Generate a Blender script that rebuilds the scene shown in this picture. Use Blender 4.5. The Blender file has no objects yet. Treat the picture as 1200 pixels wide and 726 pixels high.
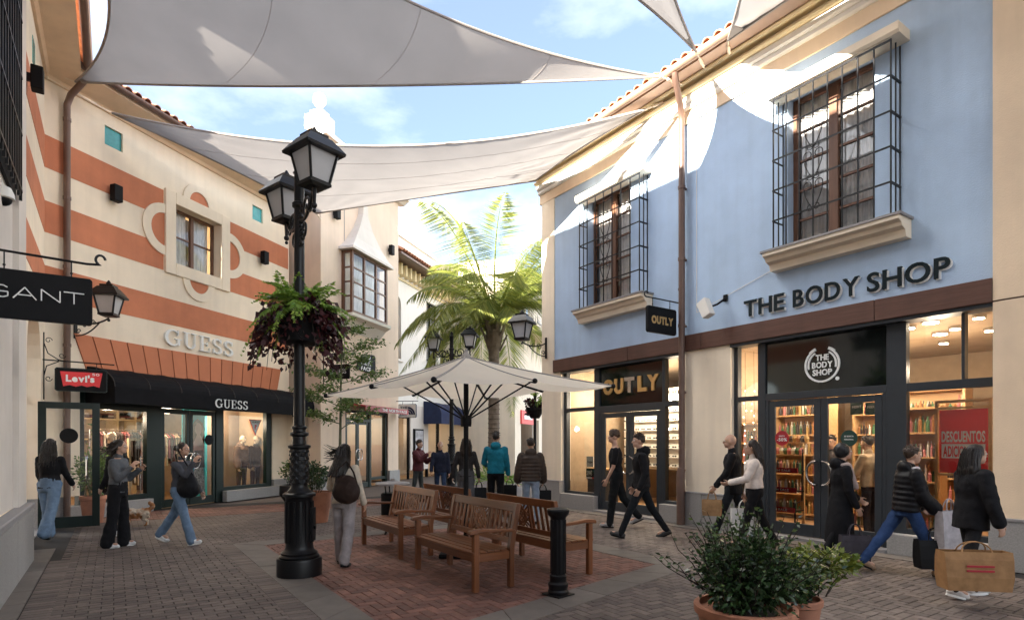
import bpy, bmesh, math, random
import numpy as np
from mathutils import Vector, Matrix
random.seed(7); rng = np.random.default_rng(7)
SC = bpy.context.scene; COL = SC.collection
R = math.radians
# ------------------------------------------------------------------ camera
FPX, CXP, CYP, CAMH = 685.0, 600.0, 519.0, 1.6
cam = bpy.data.cameras.new('camera'); camo = bpy.data.objects.new('camera', cam); COL.objects.link(camo)
camo.location = (0, 0, CAMH); camo.rotation_euler = (R(90), 0, 0)
cam.sensor_width = 36; cam.lens = 36*FPX/1200; cam.shift_y = (CYP-363)/1200
cam.clip_start = .05; cam.clip_end = 2000
SC.camera = camo
# ------------------------------------------------------------------ sky, sun, exposure
SUNV = Vector((.56, .54, -.29)).normalized()          # direction the sunlight travels
sun_el = math.asin(-SUNV.z); sun_az = math.atan2(-SUNV.x, -SUNV.y)   # clockwise from +Y
world = bpy.data.worlds.new('World'); SC.world = world; world.use_nodes = True
nt = world.node_tree; nt.nodes.clear()
out = nt.nodes.new('ShaderNodeOutputWorld'); bg = nt.nodes.new('ShaderNodeBackground')
sky = nt.nodes.new('ShaderNodeTexSky'); sky.sky_type = 'NISHITA'; sky.sun_disc = False
sky.sun_elevation = sun_el; sky.sun_rotation = sun_az; sky.air_density = 1.0; sky.dust_density = .6; sky.ozone_density = 2.2
tc = nt.nodes.new('ShaderNodeTexCoord'); mp = nt.nodes.new('ShaderNodeMapping')
mp.inputs['Scale'].default_value = (1, 1, 2.2); mp.inputs['Location'].default_value = (.2, 10.0, 2.7)
no = nt.nodes.new('ShaderNodeTexNoise'); no.inputs['Scale'].default_value = 1.25; no.inputs['Detail'].default_value = 8; no.inputs['Roughness'].default_value = .56
cr = nt.nodes.new('ShaderNodeValToRGB'); cr.color_ramp.elements[0].position = .42; cr.color_ramp.elements[1].position = .70; _e = cr.color_ramp.elements.new(.53); _e.color = (.045, .045, .045, 1); _e = cr.color_ramp.elements.new(.60); _e.color = (.22, .22, .22, 1)
mx = nt.nodes.new('ShaderNodeMix'); mx.data_type = 'RGBA'
mx.inputs['B'].default_value = (21.0, 20.0, 18.6, 1)
nt.links.new(tc.outputs['Generated'], mp.inputs['Vector']); nt.links.new(mp.outputs['Vector'], no.inputs['Vector'])
nt.links.new(no.outputs['Fac'], cr.inputs['Fac']); nt.links.new(cr.outputs['Color'], mx.inputs['Factor'])
vl = nt.nodes.new('ShaderNodeMix'); vl.data_type = 'RGBA'; vl.inputs['Factor'].default_value = .66; vl.inputs['B'].default_value = (.48, .53, .68, 1)   # thin high veil over the whole sky
nt.links.new(sky.outputs['Color'], vl.inputs['A']); nt.links.new(vl.outputs['Result'], mx.inputs['A']); nt.links.new(mx.outputs['Result'], bg.inputs['Color'])
nt.links.new(bg.outputs['Background'], out.inputs['Surface'])
bg.inputs['Strength'].default_value = .105
sl = bpy.data.lights.new('sun', 'SUN'); sl.energy = 5.0; sl.angle = R(.5); sl.color = (1, .90, .76)
so = bpy.data.objects.new('sun', sl); COL.objects.link(so); so.rotation_euler = SUNV.to_track_quat('-Z', 'Y').to_euler(); so.location = (-30, -20, 40)
SC.view_settings.view_transform = 'Standard'; SC.view_settings.look = 'None'; SC.view_settings.gamma = 1
SC.view_settings.exposure = 3.08
SC.cycles.max_bounces = 10; SC.cycles.transparent_max_bounces = 24; SC.cycles.caustics_reflective = False; SC.cycles.caustics_refractive = False
# ------------------------------------------------------------------ perspective helpers (photo pixel -> place)
def G(px, py):
    Z = FPX*CAMH/(py-CYP); return Vector(((px-CXP)/FPX*Z, Z, 0))
def at(px, py, Z): return Vector(((px-CXP)/FPX*Z, Z, CAMH+(CYP-py)/FPX*Z))
class Face:
    def __init__(s, ox, oy, ux, uy):
        l = math.hypot(ux, uy); s.o = (ox, oy); s.u = (ux/l, uy/l); s.n = (-uy/l, ux/l); s.rot = math.atan2(uy, ux)
    def P(s, px, py, y=0.0):
        rx = (px-CXP)/FPX; rz = (CYP-py)/FPX
        t = (y + s.o[0]*s.n[0]+s.o[1]*s.n[1])/(rx*s.n[0]+s.n[1])
        return ((t*rx-s.o[0])*s.u[0]+(t-s.o[1])*s.u[1], CAMH+t*rz)
    def X(s, px, y=0.0): return s.P(px, 500, y)[0]
    def Z(s, px, py, y=0.0): return s.P(px, py, y)[1]
    def W(s, x, y, z=0.0): return Vector((s.o[0]+x*s.u[0]+y*s.n[0], s.o[1]+x*s.u[1]+y*s.n[1], z))
# ------------------------------------------------------------------ objects
def thing(name, label, cat, loc=(0, 0, 0), rz=0, group=None):
    o = bpy.data.objects.new(name, None); COL.objects.link(o); o.empty_display_size = .2
    o.location = loc; o.rotation_euler = (0, 0, rz); o['label'] = label; o['category'] = cat
    if group: o['group'] = group
    return o
def tag(o, label, cat, group=None):
    o['label'] = label; o['category'] = cat
    if group: o['group'] = group
    return o
def dup(root, loc, rz, label, group=None):
    r = root.copy(); COL.objects.link(r); r.location = loc; r.rotation_euler = (0, 0, rz); r['label'] = label
    if group: r['group'] = group
    for ch in root.children:
        c = ch.copy(); COL.objects.link(c); c.parent = r
        for g in ch.children:
            d = g.copy(); COL.objects.link(d); d.parent = c
    return r
def link(name, me, parent=None, kind=None, loc=None, rot=None):
    o = bpy.data.objects.new(name, me); COL.objects.link(o)
    if parent: o.parent = parent
    if kind: o['kind'] = kind
    if loc is not None: o.location = loc
    if rot is not None: o.rotation_euler = rot
    return o
class MB:
    def __init__(s): s.v = []; s.f = []; s.m = []; s.cm = 0
    def add(s, vs, fs, m=None):
        b = len(s.v); s.v += [tuple(v) for v in vs]; s.f += [tuple(i+b for i in f) for f in fs]; s.m += [s.cm if m is None else m]*len(fs); return s
    def box(s, x0, x1, y0, y1, z0, z1, m=None):
        if x0 > x1: x0, x1 = x1, x0
        if y0 > y1: y0, y1 = y1, y0
        if z0 > z1: z0, z1 = z1, z0
        return s.add([(x0,y0,z0),(x1,y0,z0),(x1,y1,z0),(x0,y1,z0),(x0,y0,z1),(x1,y0,z1),(x1,y1,z1),(x0,y1,z1)],
              [(0,3,2,1),(4,5,6,7),(0,1,5,4),(1,2,6,5),(2,3,7,6),(3,0,4,7)], m)
    def quad(s, a, b, c, d, m=None): return s.add([a,b,c,d], [(0,1,2,3)], m)
    def bar(s, p, q, w, h=None, up=(0,0,1), m=None):      # rectangular bar from p to q
        p = Vector(p); q = Vector(q); h = h or w; d = (q-p).normalized(); u = Vector(up)
        if abs(d.dot(u)) > .98: u = Vector((1,0,0)) if abs(d.x) < .9 else Vector((0,1,0))
        a = d.cross(u).normalized()*w/2; b = a.cross(d).normalized()*h/2
        vs = [p-a-b, p+a-b, p+a+b, p-a+b, q-a-b, q+a-b, q+a+b, q-a+b]
        return s.add(vs, [(0,3,2,1),(4,5,6,7),(0,1,5,4),(1,2,6,5),(2,3,7,6),(3,0,4,7)], m)
    def tube(s, pts, r, n=6, m=None, cap=True):
        pts = [Vector(p) for p in pts]; rs = r if isinstance(r, (list, tuple)) else [r]*len(pts); vs = []; fs = []
        ref = None
        for i, p in enumerate(pts):
            d = (pts[min(i+1, len(pts)-1)]-pts[max(i-1, 0)]).normalized()
            if ref is None:
                ref = Vector((0,0,1)) if abs(d.z) < .9 else Vector((1,0,0))
            a = d.cross(ref)
            if a.length < 1e-4: a = d.orthogonal()
            a.normalize(); b = d.cross(a).normalized(); ref = b.cross(d) if False else a.cross(d).normalized()
            for k in range(n):
                t = 2*math.pi*k/n; vs.append(p+(a*math.cos(t)+b*math.sin(t))*rs[i])
        for i in range(len(pts)-1):
            for k in range(n):
                k2 = (k+1) % n; fs.append((i*n+k, i*n+k2, (i+1)*n+k2, (i+1)*n+k))
        if cap: fs.append(tuple(range(n-1, -1, -1))); fs.append(tuple((len(pts)-1)*n+k for k in range(n)))
        return s.add(vs, fs, m)
    def lathe(s, prof, n=20, c=(0,0,0), m=None, sq=0):     # prof [(r,z)...]; sq=4 -> square section
        vs = []; fs = []; N = n
        for r, z in prof:
            for k in range(N):
                t = 2*math.pi*(k+.5)/N; vs.append((c[0]+r*math.cos(t), c[1]+r*math.sin(t), c[2]+z))
        for i in range(len(prof)-1):
            for k in range(N):
                k2 = (k+1) % N; fs.append((i*N+k, i*N+k2, (i+1)*N+k2, (i+1)*N+k))
        fs.append(tuple(range(N-1, -1, -1))); fs.append(tuple((len(prof)-1)*N+k for k in range(N)))
        return s.add(vs, fs, m)
    def ball(s, c, r, n=10, k=6, m=None):
        rx, ry, rz = r if isinstance(r, (tuple, list)) else (r, r, r); vs = [(c[0], c[1], c[2]-rz)]; fs = []
        for j in range(1, k):
            t = math.pi*j/k
            for i in range(n):
                a = 2*math.pi*i/n; vs.append((c[0]+rx*math.sin(t)*math.cos(a), c[1]+ry*math.sin(t)*math.sin(a), c[2]-rz*math.cos(t)))
        vs.append((c[0], c[1], c[2]+rz)); L = len(vs)-1
        for i in range(n): fs.append((0, 1+(i+1) % n, 1+i)); fs.append((L, 1+(k-2)*n+i, 1+(k-2)*n+(i+1) % n))
        for j in range(k-2):
            for i in range(n): fs.append((1+j*n+i, 1+j*n+(i+1) % n, 1+(j+1)*n+(i+1) % n, 1+(j+1)*n+i))
        return s.add(vs, fs, m)
    def prism(s, poly, f, d0, d1, m=None):                  # poly 2d -> f(a,b,d) 3d
        n = len(poly); vs = [f(a, b, d0) for a, b in poly]+[f(a, b, d1) for a, b in poly]
        fs = [tuple(range(n)), tuple(range(2*n-1, n-1, -1))]+[(i, i+n, (i+1) % n+n, (i+1) % n) for i in range(n)]
        return s.add(vs, fs, m)
    def extrude_x(s, prof, x0, x1, m=None):                 # closed profile [(y,z)] along x
        return s.prism(prof, lambda a, b, d: (d, a, b), x0, x1, m)
    def mesh(s, name, mats):
        me = bpy.data.meshes.new(name); me.from_pydata(s.v, [], s.f)
        mats = mats if isinstance(mats, (list, tuple)) else [mats]
        for mm in mats: me.materials.append(mm)
        if len(mats) > 1: me.polygons.foreach_set('material_index', s.m)
        return me
    def build(s, name, mats, parent=None, kind=None, smooth=False, fix=True, bevel=0, loc=None, rot=None):
        me = s.mesh(name, mats)
        if fix:
            bm = bmesh.new(); bm.from_mesh(me); bmesh.ops.recalc_face_normals(bm, faces=bm.faces); bm.to_mesh(me); bm.free()
        if smooth:
            me.polygons.foreach_set('use_smooth', [True]*len(me.polygons)); me.set_sharp_from_angle(angle=R(38))
        o = link(name, me, parent, kind, loc, rot)
        if bevel:
            b = o.modifiers.new('bevel', 'BEVEL'); b.width = bevel; b.segments = 1; b.limit_method = 'ANGLE'
        return o
def wall_mb(x0, x1, z0, z1, y0, y1, holes, mb=None):
    mb = mb or MB()
    xs = sorted({x0, x1, *[min(max(h[i], x0), x1) for h in holes for i in (0, 1)]}); zs = sorted({z0, z1, *[min(max(h[i], z0), z1) for h in holes for i in (2, 3)]})
    def solid(i, j):
        if i < 0 or j < 0 or i >= len(xs)-1 or j >= len(zs)-1: return False
        cx = (xs[i]+xs[i+1])/2; cz = (zs[j]+zs[j+1])/2
        return not any(h[0] < cx < h[1] and h[2] < cz < h[3] for h in holes)
    for i in range(len(xs)-1):
        for j in range(len(zs)-1):
            if not solid(i, j): continue
            a, b, c, d = xs[i], xs[i+1], zs[j], zs[j+1]
            mb.quad((a,y0,c),(b,y0,c),(b,y0,d),(a,y0,d)); mb.quad((a,y1,c),(a,y1,d),(b,y1,d),(b,y1,c))
            if not solid(i-1, j): mb.quad((a,y0,c),(a,y0,d),(a,y1,d),(a,y1,c))
            if not solid(i+1, j): mb.quad((b,y0,c),(b,y1,c),(b,y1,d),(b,y0,d))
            if not solid(i, j-1): mb.quad((a,y0,c),(a,y1,c),(b,y1,c),(b,y0,c))
            if not solid(i, j+1): mb.quad((a,y0,d),(b,y0,d),(b,y1,d),(a,y1,d))
    return mb
def wall(name, mat_, parent, x0, x1, z0, z1, y0=0, y1=.3, holes=()):
    return wall_mb(x0, x1, z0, z1, y0, y1, holes).build(name, mat_, parent, fix=False)
def boxo(name, mat_, parent, x0, x1, y0, y1, z0, z1, bevel=0, kind=None):
    return MB().box(x0, x1, y0, y1, z0, z1).build(name, mat_, parent, fix=False, bevel=bevel, kind=kind)
# ------------------------------------------------------------------ materials
def _nodes(name):
    m = bpy.data.materials.new(name); m.use_nodes = True; t = m.node_tree; t.nodes.clear()
    return m, t, t.nodes.new, t.links.new
def mat(name, col, rough=.6, wstain=0, metal=0, var=0, vscale=3, stretch=(1,1,1), bump=0, bscale=40, rnd=0, col2=None, spec=.5, coat=0, detail=5, streak=0, emit=0):
    m, t, N, L = _nodes(name); o = N('ShaderNodeOutputMaterial'); p = N('ShaderNodeBsdfPrincipled'); L(p.outputs[0], o.inputs[0])
    p.inputs['Roughness'].default_value = rough; p.inputs['Metallic'].default_value = metal; p.inputs['Specular IOR Level'].default_value = spec
    p.inputs['Coat Weight'].default_value = coat; p.inputs['Coat Roughness'].default_value = .15
    c = (*col, 1); p.inputs['Base Color'].default_value = c
    tcn = N('ShaderNodeTexCoord'); mpn = N('ShaderNodeMapping'); mpn.inputs['Scale'].default_value = stretch; L(tcn.outputs['Object'], mpn.inputs['Vector'])
    cur = None
    if var or col2:
        n = N('ShaderNodeTexNoise'); n.inputs['Scale'].default_value = vscale; n.inputs['Detail'].default_value = detail; n.inputs['Roughness'].default_value = .6
        L(mpn.outputs[0], n.inputs['Vector'])
        r = N('ShaderNodeValToRGB'); r.color_ramp.elements[0].position = .3; r.color_ramp.elements[1].position = .7
        a = [x*(1-var) for x in col]; b = [min(1, x*(1+var)) for x in col] if col2 is None else col2
        if col2 is not None: a = col
        r.color_ramp.elements[0].color = (*a, 1); r.color_ramp.elements[1].color = (*b, 1); L(n.outputs['Fac'], r.inputs['Fac']); cur = r.outputs['Color']
    if streak:                                            # vertical dirt streaks running down a wall
        n = N('ShaderNodeTexNoise'); n.inputs['Scale'].default_value = 1; n.inputs['Detail'].default_value = 6
        m2 = N('ShaderNodeMapping'); m2.inputs['Scale'].default_value = (5, 5, .35); L(tcn.outputs['Object'], m2.inputs['Vector']); L(m2.outputs[0], n.inputs['Vector'])
        r = N('ShaderNodeMapRange'); r.inputs[1].default_value = .45; r.inputs[2].default_value = .8; r.inputs[3].default_value = 1; r.inputs[4].default_value = 1-streak; L(n.outputs['Fac'], r.inputs[0])
        q = N('ShaderNodeMix'); q.data_type = 'RGBA'; q.blend_type = 'MULTIPLY'; q.inputs['Factor'].default_value = 1
        if cur: L(cur, q.inputs['A'])
        else: q.inputs['A'].default_value = c
        L(r.outputs[0], q.inputs['B']); cur = q.outputs['Result']
    if wstain:                                            # broad wear and stains that lie on the place itself
        g = N('ShaderNodeNewGeometry'); n = N('ShaderNodeTexNoise'); n.inputs['Scale'].default_value = .9; n.inputs['Detail'].default_value = 7; n.inputs['Roughness'].default_value = .68; L(g.outputs['Position'], n.inputs['Vector'])
        r = N('ShaderNodeMapRange'); r.inputs[1].default_value = .3; r.inputs[2].default_value = .7; r.inputs[3].default_value = 1-wstain; r.inputs[4].default_value = 1+wstain*.7; L(n.outputs['Fac'], r.inputs[0])
        q = N('ShaderNodeMix'); q.data_type = 'RGBA'; q.blend_type = 'MULTIPLY'; q.inputs['Factor'].default_value = 1
        if cur: L(cur, q.inputs['A'])
        else: q.inputs['A'].default_value = c
        L(r.outputs[0], q.inputs['B']); cur = q.outputs['Result']
    if rnd:
        g = N('ShaderNodeNewGeometry'); oi = N('ShaderNodeObjectInfo'); ad = N('ShaderNodeMath'); ad.operation = 'ADD'
        L(g.outputs['Random Per Island'], ad.inputs[0]); L(oi.outputs['Random'], ad.inputs[1])
        fr = N('ShaderNodeMath'); fr.operation = 'FRACT'; L(ad.outputs[0], fr.inputs[0])
        r = N('ShaderNodeMapRange'); r.inputs[3].default_value = 1-rnd; r.inputs[4].default_value = 1+rnd; L(fr.outputs[0], r.inputs[0])
        q = N('ShaderNodeMix'); q.data_type = 'RGBA'; q.blend_type = 'MULTIPLY'; q.inputs['Factor'].default_value = 1
        if cur: L(cur, q.inputs['A'])
        else: q.inputs['A'].default_value = c
        L(r.outputs[0], q.inputs['B']); cur = q.outputs['Result']
    if cur: L(cur, p.inputs['Base Color'])
    if bump:
        n = N('ShaderNodeTexNoise'); n.inputs['Scale'].default_value = bscale; n.inputs['Detail'].default_value = 6; L(mpn.outputs[0], n.inputs['Vector'])
        b = N('ShaderNodeBump'); b.inputs['Strength'].default_value = bump; b.inputs['Distance'].default_value = .02; L(n.outputs['Fac'], b.inputs['Height']); L(b.outputs[0], p.inputs['Normal'])
    if emit: p.inputs['Emission Color'].default_value = c; p.inputs['Emission Strength'].default_value = emit
    return m
def glass(name, tint=(1,1,1), refl=1.0):
    m, t, N, L = _nodes(name); o = N('ShaderNodeOutputMaterial'); mxs = N('ShaderNodeMixShader'); tr = N('ShaderNodeBsdfTransparent'); gl = N('ShaderNodeBsdfGlossy'); fr = N('ShaderNodeFresnel')
    gl.inputs['Roughness'].default_value = .02; tr.inputs[0].default_value = (*tint, 1); fr.inputs[0].default_value = 1.62; gl.inputs[0].default_value = (refl,)*3+(1,)
    L(fr.outputs[0], mxs.inputs[0]); L(tr.outputs[0], mxs.inputs[1]); L(gl.outputs[0], mxs.inputs[2]); L(mxs.outputs[0], o.inputs[0]); return m
def leafmat(name, cols, trans=.35, rough=.45):
    m, t, N, L = _nodes(name); o = N('ShaderNodeOutputMaterial'); p = N('ShaderNodeBsdfPrincipled'); tl = N('ShaderNodeBsdfTranslucent'); mxs = N('ShaderNodeMixShader')
    g = N('ShaderNodeNewGeometry'); r = N('ShaderNodeValToRGB'); e = r.color_ramp.elements
    for i, c in enumerate(cols):
        pos = i/(len(cols)-1)
        x = e[0] if i == 0 else (e[1] if i == len(cols)-1 else e.new(pos)); x.color = (*c, 1)
        x.position = pos
    L(g.outputs['Random Per Island'], r.inputs['Fac']); L(r.outputs['Color'], p.inputs['Base Color']); L(r.outputs['Color'], tl.inputs[0]); p.inputs['Roughness'].default_value = rough
    mxs.inputs[0].default_value = trans; L(p.outputs[0], mxs.inputs[1]); L(tl.outputs[0], mxs.inputs[2]); L(mxs.outputs[0], o.inputs[0]); return m
def fabric(name, col, trans=.5, weave=90):
    m, t, N, L = _nodes(name); o = N('ShaderNodeOutputMaterial'); d = N('ShaderNodeBsdfDiffuse'); tl = N('ShaderNodeBsdfTranslucent'); mxs = N('ShaderNodeMixShader')
    tcn = N('ShaderNodeTexCoord'); n = N('ShaderNodeTexNoise'); n.inputs['Scale'].default_value = 1.2; n.inputs['Detail'].default_value = 8; L(tcn.outputs['Object'], n.inputs['Vector'])
    r = N('ShaderNodeMapRange'); r.inputs[3].default_value = .86; r.inputs[4].default_value = 1.1; L(n.outputs['Fac'], r.inputs[0])
    q = N('ShaderNodeMix'); q.data_type = 'RGBA'; q.blend_type = 'MULTIPLY'; q.inputs['Factor'].default_value = 1; q.inputs['A'].default_value = (*col, 1); L(r.outputs[0], q.inputs['B'])
    L(q.outputs['Result'], d.inputs[0]); L(q.outputs['Result'], tl.inputs[0])
    n2 = N('ShaderNodeTexNoise'); n2.inputs['Scale'].default_value = weave; L(tcn.outputs['Object'], n2.inputs['Vector']); b = N('ShaderNodeBump'); b.inputs['Strength'].default_value = .15; b.inputs['Distance'].default_value = .01; L(n2.outputs['Fac'], b.inputs['Height']); L(b.outputs[0], d.inputs['Normal'])
    mxs.inputs[0].default_value = trans; L(d.outputs[0], mxs.inputs[1]); L(tl.outputs[0], mxs.inputs[2]); L(mxs.outputs[0], o.inputs[0]); return m
def emitter(name, col, s):
    m, t, N, L = _nodes(name); o = N('ShaderNodeOutputMaterial'); e = N('ShaderNodeEmission'); e.inputs[0].default_value = (*col, 1); e.inputs[1].default_value = s; L(e.outputs[0], o.inputs[0]); return m
def woodmat(name, col, col2, axis='x', rough=.42, rnd=.15, scale=7):
    st = {'x': (.06, 1, 1), 'y': (1, .06, 1), 'z': (1, 1, .06)}[axis]
    return mat(name, col, rough, var=.3, col2=col2, vscale=scale*5, stretch=st, bump=.12, bscale=scale*9, rnd=rnd, coat=.15)
M = dict(
 blue=mat('blue_plaster', (.43,.56,.73), .85, var=.10, vscale=.9, bump=.32, bscale=55, streak=.08),
 cream=mat('cream_plaster', (.86,.745,.585), .85, var=.06, vscale=1.4, bump=.18, bscale=70, streak=.09),
 beige=mat('beige_plaster', (.80,.63,.45), .85, var=.07, vscale=1.4, bump=.2, bscale=60, streak=.08),
 white=mat('white_plaster', (.80,.77,.71), .8, var=.04, vscale=1.2, bump=.12, bscale=70, streak=.06),
 yellow=mat('pale_yellow_moulding', (.80,.66,.40), .8, var=.05, bump=.1),
 terra=mat('terracotta_paint', (.56,.20,.10), .85, var=.12, vscale=1.6, bump=.18, bscale=70, streak=.1),
 terra2=mat('terracotta_panel_paint', (.56,.20,.10), .85, var=.08, vscale=1.6, bump=.15, bscale=70, rnd=.05),
 pink=mat('pink_beige_plaster', (.74,.59,.46), .85, var=.06, vscale=1.2, bump=.18, bscale=60, streak=.09),
 pink2=mat('pale_stone_plaster', (.66,.60,.54), .85, var=.06, vscale=1.4, bump=.12, bscale=70, streak=.06),
 stone=mat('grey_granite', (.30,.29,.28), .7, var=.16, vscale=60, bump=.08, bscale=120, streak=.08),
 trim=mat('grey_stone_trim', (.26,.25,.25), .7, var=.1, vscale=20),
 anth=mat('anthracite_frame', (.030,.036,.043), .42, spec=.35, var=.08, vscale=4),
 dgreen=mat('dark_green_frame', (.004,.012,.010), .35, spec=.3, var=.1, vscale=4),
 black=mat('black_painted_iron', (.005,.005,.006), .38, spec=.3, var=.2, vscale=12, bump=.04, bscale=60),
 blackmat=mat('matt_black', (.007,.007,.008), .6, spec=.15, var=.15, vscale=9),
 brown=mat('brown_timber_fascia', (.085,.035,.022), .6, col2=(.12,.052,.034), vscale=26, stretch=(.08,1,1), bump=.15, bscale=50, streak=.2),
 pipe=mat('brown_metal_pipe', (.14,.085,.065), .45, metal=.15, var=.12, vscale=4),
 gutter=mat('tan_gutter', (.42,.28,.20), .5, var=.1, vscale=3),
 tile=mat('clay_roof_tile', (.45,.20,.11), .85, var=.3, vscale=9, bump=.25, bscale=40, rnd=.3),
 wood=mat('brown_window_wood', (.11,.045,.022), .5, col2=(.16,.07,.035), vscale=30, stretch=(1,1,.06), bump=.1),
 teal=mat('teal_glazed_tile', (.05,.33,.33), .25, var=.2, vscale=7, rnd=.1),
 glass=glass('shop_glass'), dglass=glass('dark_window_glass', (.35,.38,.42)),
 curtain=mat('white_lace_curtain', (.85,.85,.83), .9, var=.3, vscale=30, stretch=(1,1,.12)),
 frost=mat('frosted_lamp_glass', (.46,.46,.47), .35, var=.05, vscale=5, spec=.4),
 iwall=mat('warm_interior_wall', (.34,.25,.16), .8, var=.15), ifloor=woodmat('interior_oak_floor', (.36,.22,.11), (.46,.29,.15), 'x', .4),
 shelfw=mat('oak_shelf', (.45,.27,.12), .5, col2=(.55,.35,.17), vscale=20, stretch=(.1,1,1)), dark=mat('dark_interior', (.03,.026,.024), .7, var=.3, vscale=5),
 ltr=mat('dark_letter_face', (.010,.018,.022), .6, spec=.15), red=mat('red_print', (.74,.025,.03), .45, var=.03), dred=mat('dark_red_print', (.35,.01,.02), .45), wht=mat('white_lettering', (.82,.82,.80), .4), silver=mat('brushed_steel', (.55,.55,.55), .25, metal=1),
 gold=mat('gold_letter', (.62,.40,.16), .35, metal=.6, rnd=.1), navy=mat('navy_canvas', (.012,.022,.07), .8, var=.2, vscale=6), awn=mat('black_canvas', (.008,.008,.010), .8, spec=.12, var=.25, vscale=5, bump=.1, bscale=200),
 lamp_e=emitter('warm_lamp_glow', (1,.80,.55), 16), terrapot=mat('terracotta_pot', (.36,.15,.085), .75, wstain=.3, var=.2, vscale=5, bump=.15, bscale=30), soil=mat('dark_soil', (.025,.018,.012), .95, var=.4, vscale=20, bump=.5),
 dpot=mat('dark_grey_pot', (.02,.02,.022), .6, var=.2), sail=fabric('sail_cloth', (.25,.24,.235), .46), canopy=fabric('umbrella_canvas', (.92,.84,.71), .42),
)
def lampglow(parent_name, loc, power, label, size=.09, col=(1,.80,.58), r=.1):
    t = thing('ceiling_lamp', label, 'ceiling lamp', loc, 0, 'spot lamps on the shop ceilings')
    MB().lathe([(size*1.25,0),(size*1.25,.05),(size,.06)], 14).build('lamp_housing', M['silver'], t, loc=(0,0,-.05))
    MB().lathe([(size,-.004),(size*.98,-.001)], 14).build('lamp_bulb', M['lamp_e'], t, loc=(0,0,-.052))
    l = bpy.data.lights.new('lamp_light', 'POINT'); l.energy = power*.21; l.color = col; l.shadow_soft_size = r
    lo = bpy.data.objects.new('lamp_light', l); COL.objects.link(lo); lo.parent = t; lo.location = (0, 0, -.75); return t
# ------------------------------------------------------------------ lettering
_tc = {}
def glyph(ch, bold=0.0):
    k = (ch, bold)
    if k not in _tc:
        c = bpy.data.curves.new('letter', 'FONT'); c.body = ch; c.size = 1; c.offset = bold; c.resolution_u = 4; c.fill_mode = 'FRONT'
        o = bpy.data.objects.new('letter', c); me = bpy.data.meshes.new_from_object(o)
        v = [tuple(x.co) for x in me.vertices]; f = [tuple(p.vertices) for p in me.polygons]
        bpy.data.objects.remove(o); bpy.data.meshes.remove(me); _tc[k] = (v, f)
    return _tc[k]
def extr(v, f, x, sx, sz, depth, z0):
    """solid letter from a flat glyph: returns verts, faces in (x, -y, z) wall coords, front at y=-depth"""
    from collections import Counter
    n = len(v); V = [(x+a*sx, -depth, z0+b*sz) for a, b, _ in v]+[(x+a*sx, 0, z0+b*sz) for a, b, _ in v]
    Fs = list(f); ed = Counter()
    for p in f:
        for i in range(len(p)): ed[tuple(sorted((p[i], p[(i+1) % len(p)])))] += 1
    Fs += [(a, b, b+n, a+n) for (a, b), c in ed.items() if c == 1]
    return V, Fs
def text(s, parent, mat_, x0, x1, zb, cap, y, depth=.02, bold=0.0, gap=.09, name='letter', slope=0, each=True, capunit=.73):
    """word between x0..x1 (wall x), baseline zb, cap height cap, standing on the face at local y"""
    items = []; pen = 0
    for ch in s:
        if ch == ' ': pen += .32; continue
        v, f = glyph(ch, bold); xs = [a for a, _, _ in v]; items.append((v, f, pen-min(xs))); pen += max(xs)-min(xs)+gap
    pen -= gap; sx = (x1-x0)/pen; sz = cap/capunit; mb = MB(); outl = []
    for v, f, px in items:
        if each: mb = MB()
        V, Fs = extr(v, f, x0+px*sx, sx, sz, depth, zb); mb.add(V, Fs)
        if each: outl.append(mb.build(name, mat_, parent, loc=(0, y, 0)))
    if not each: outl.append(mb.build(name, mat_, parent, loc=(0, y, 0)))
    return outl
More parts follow.
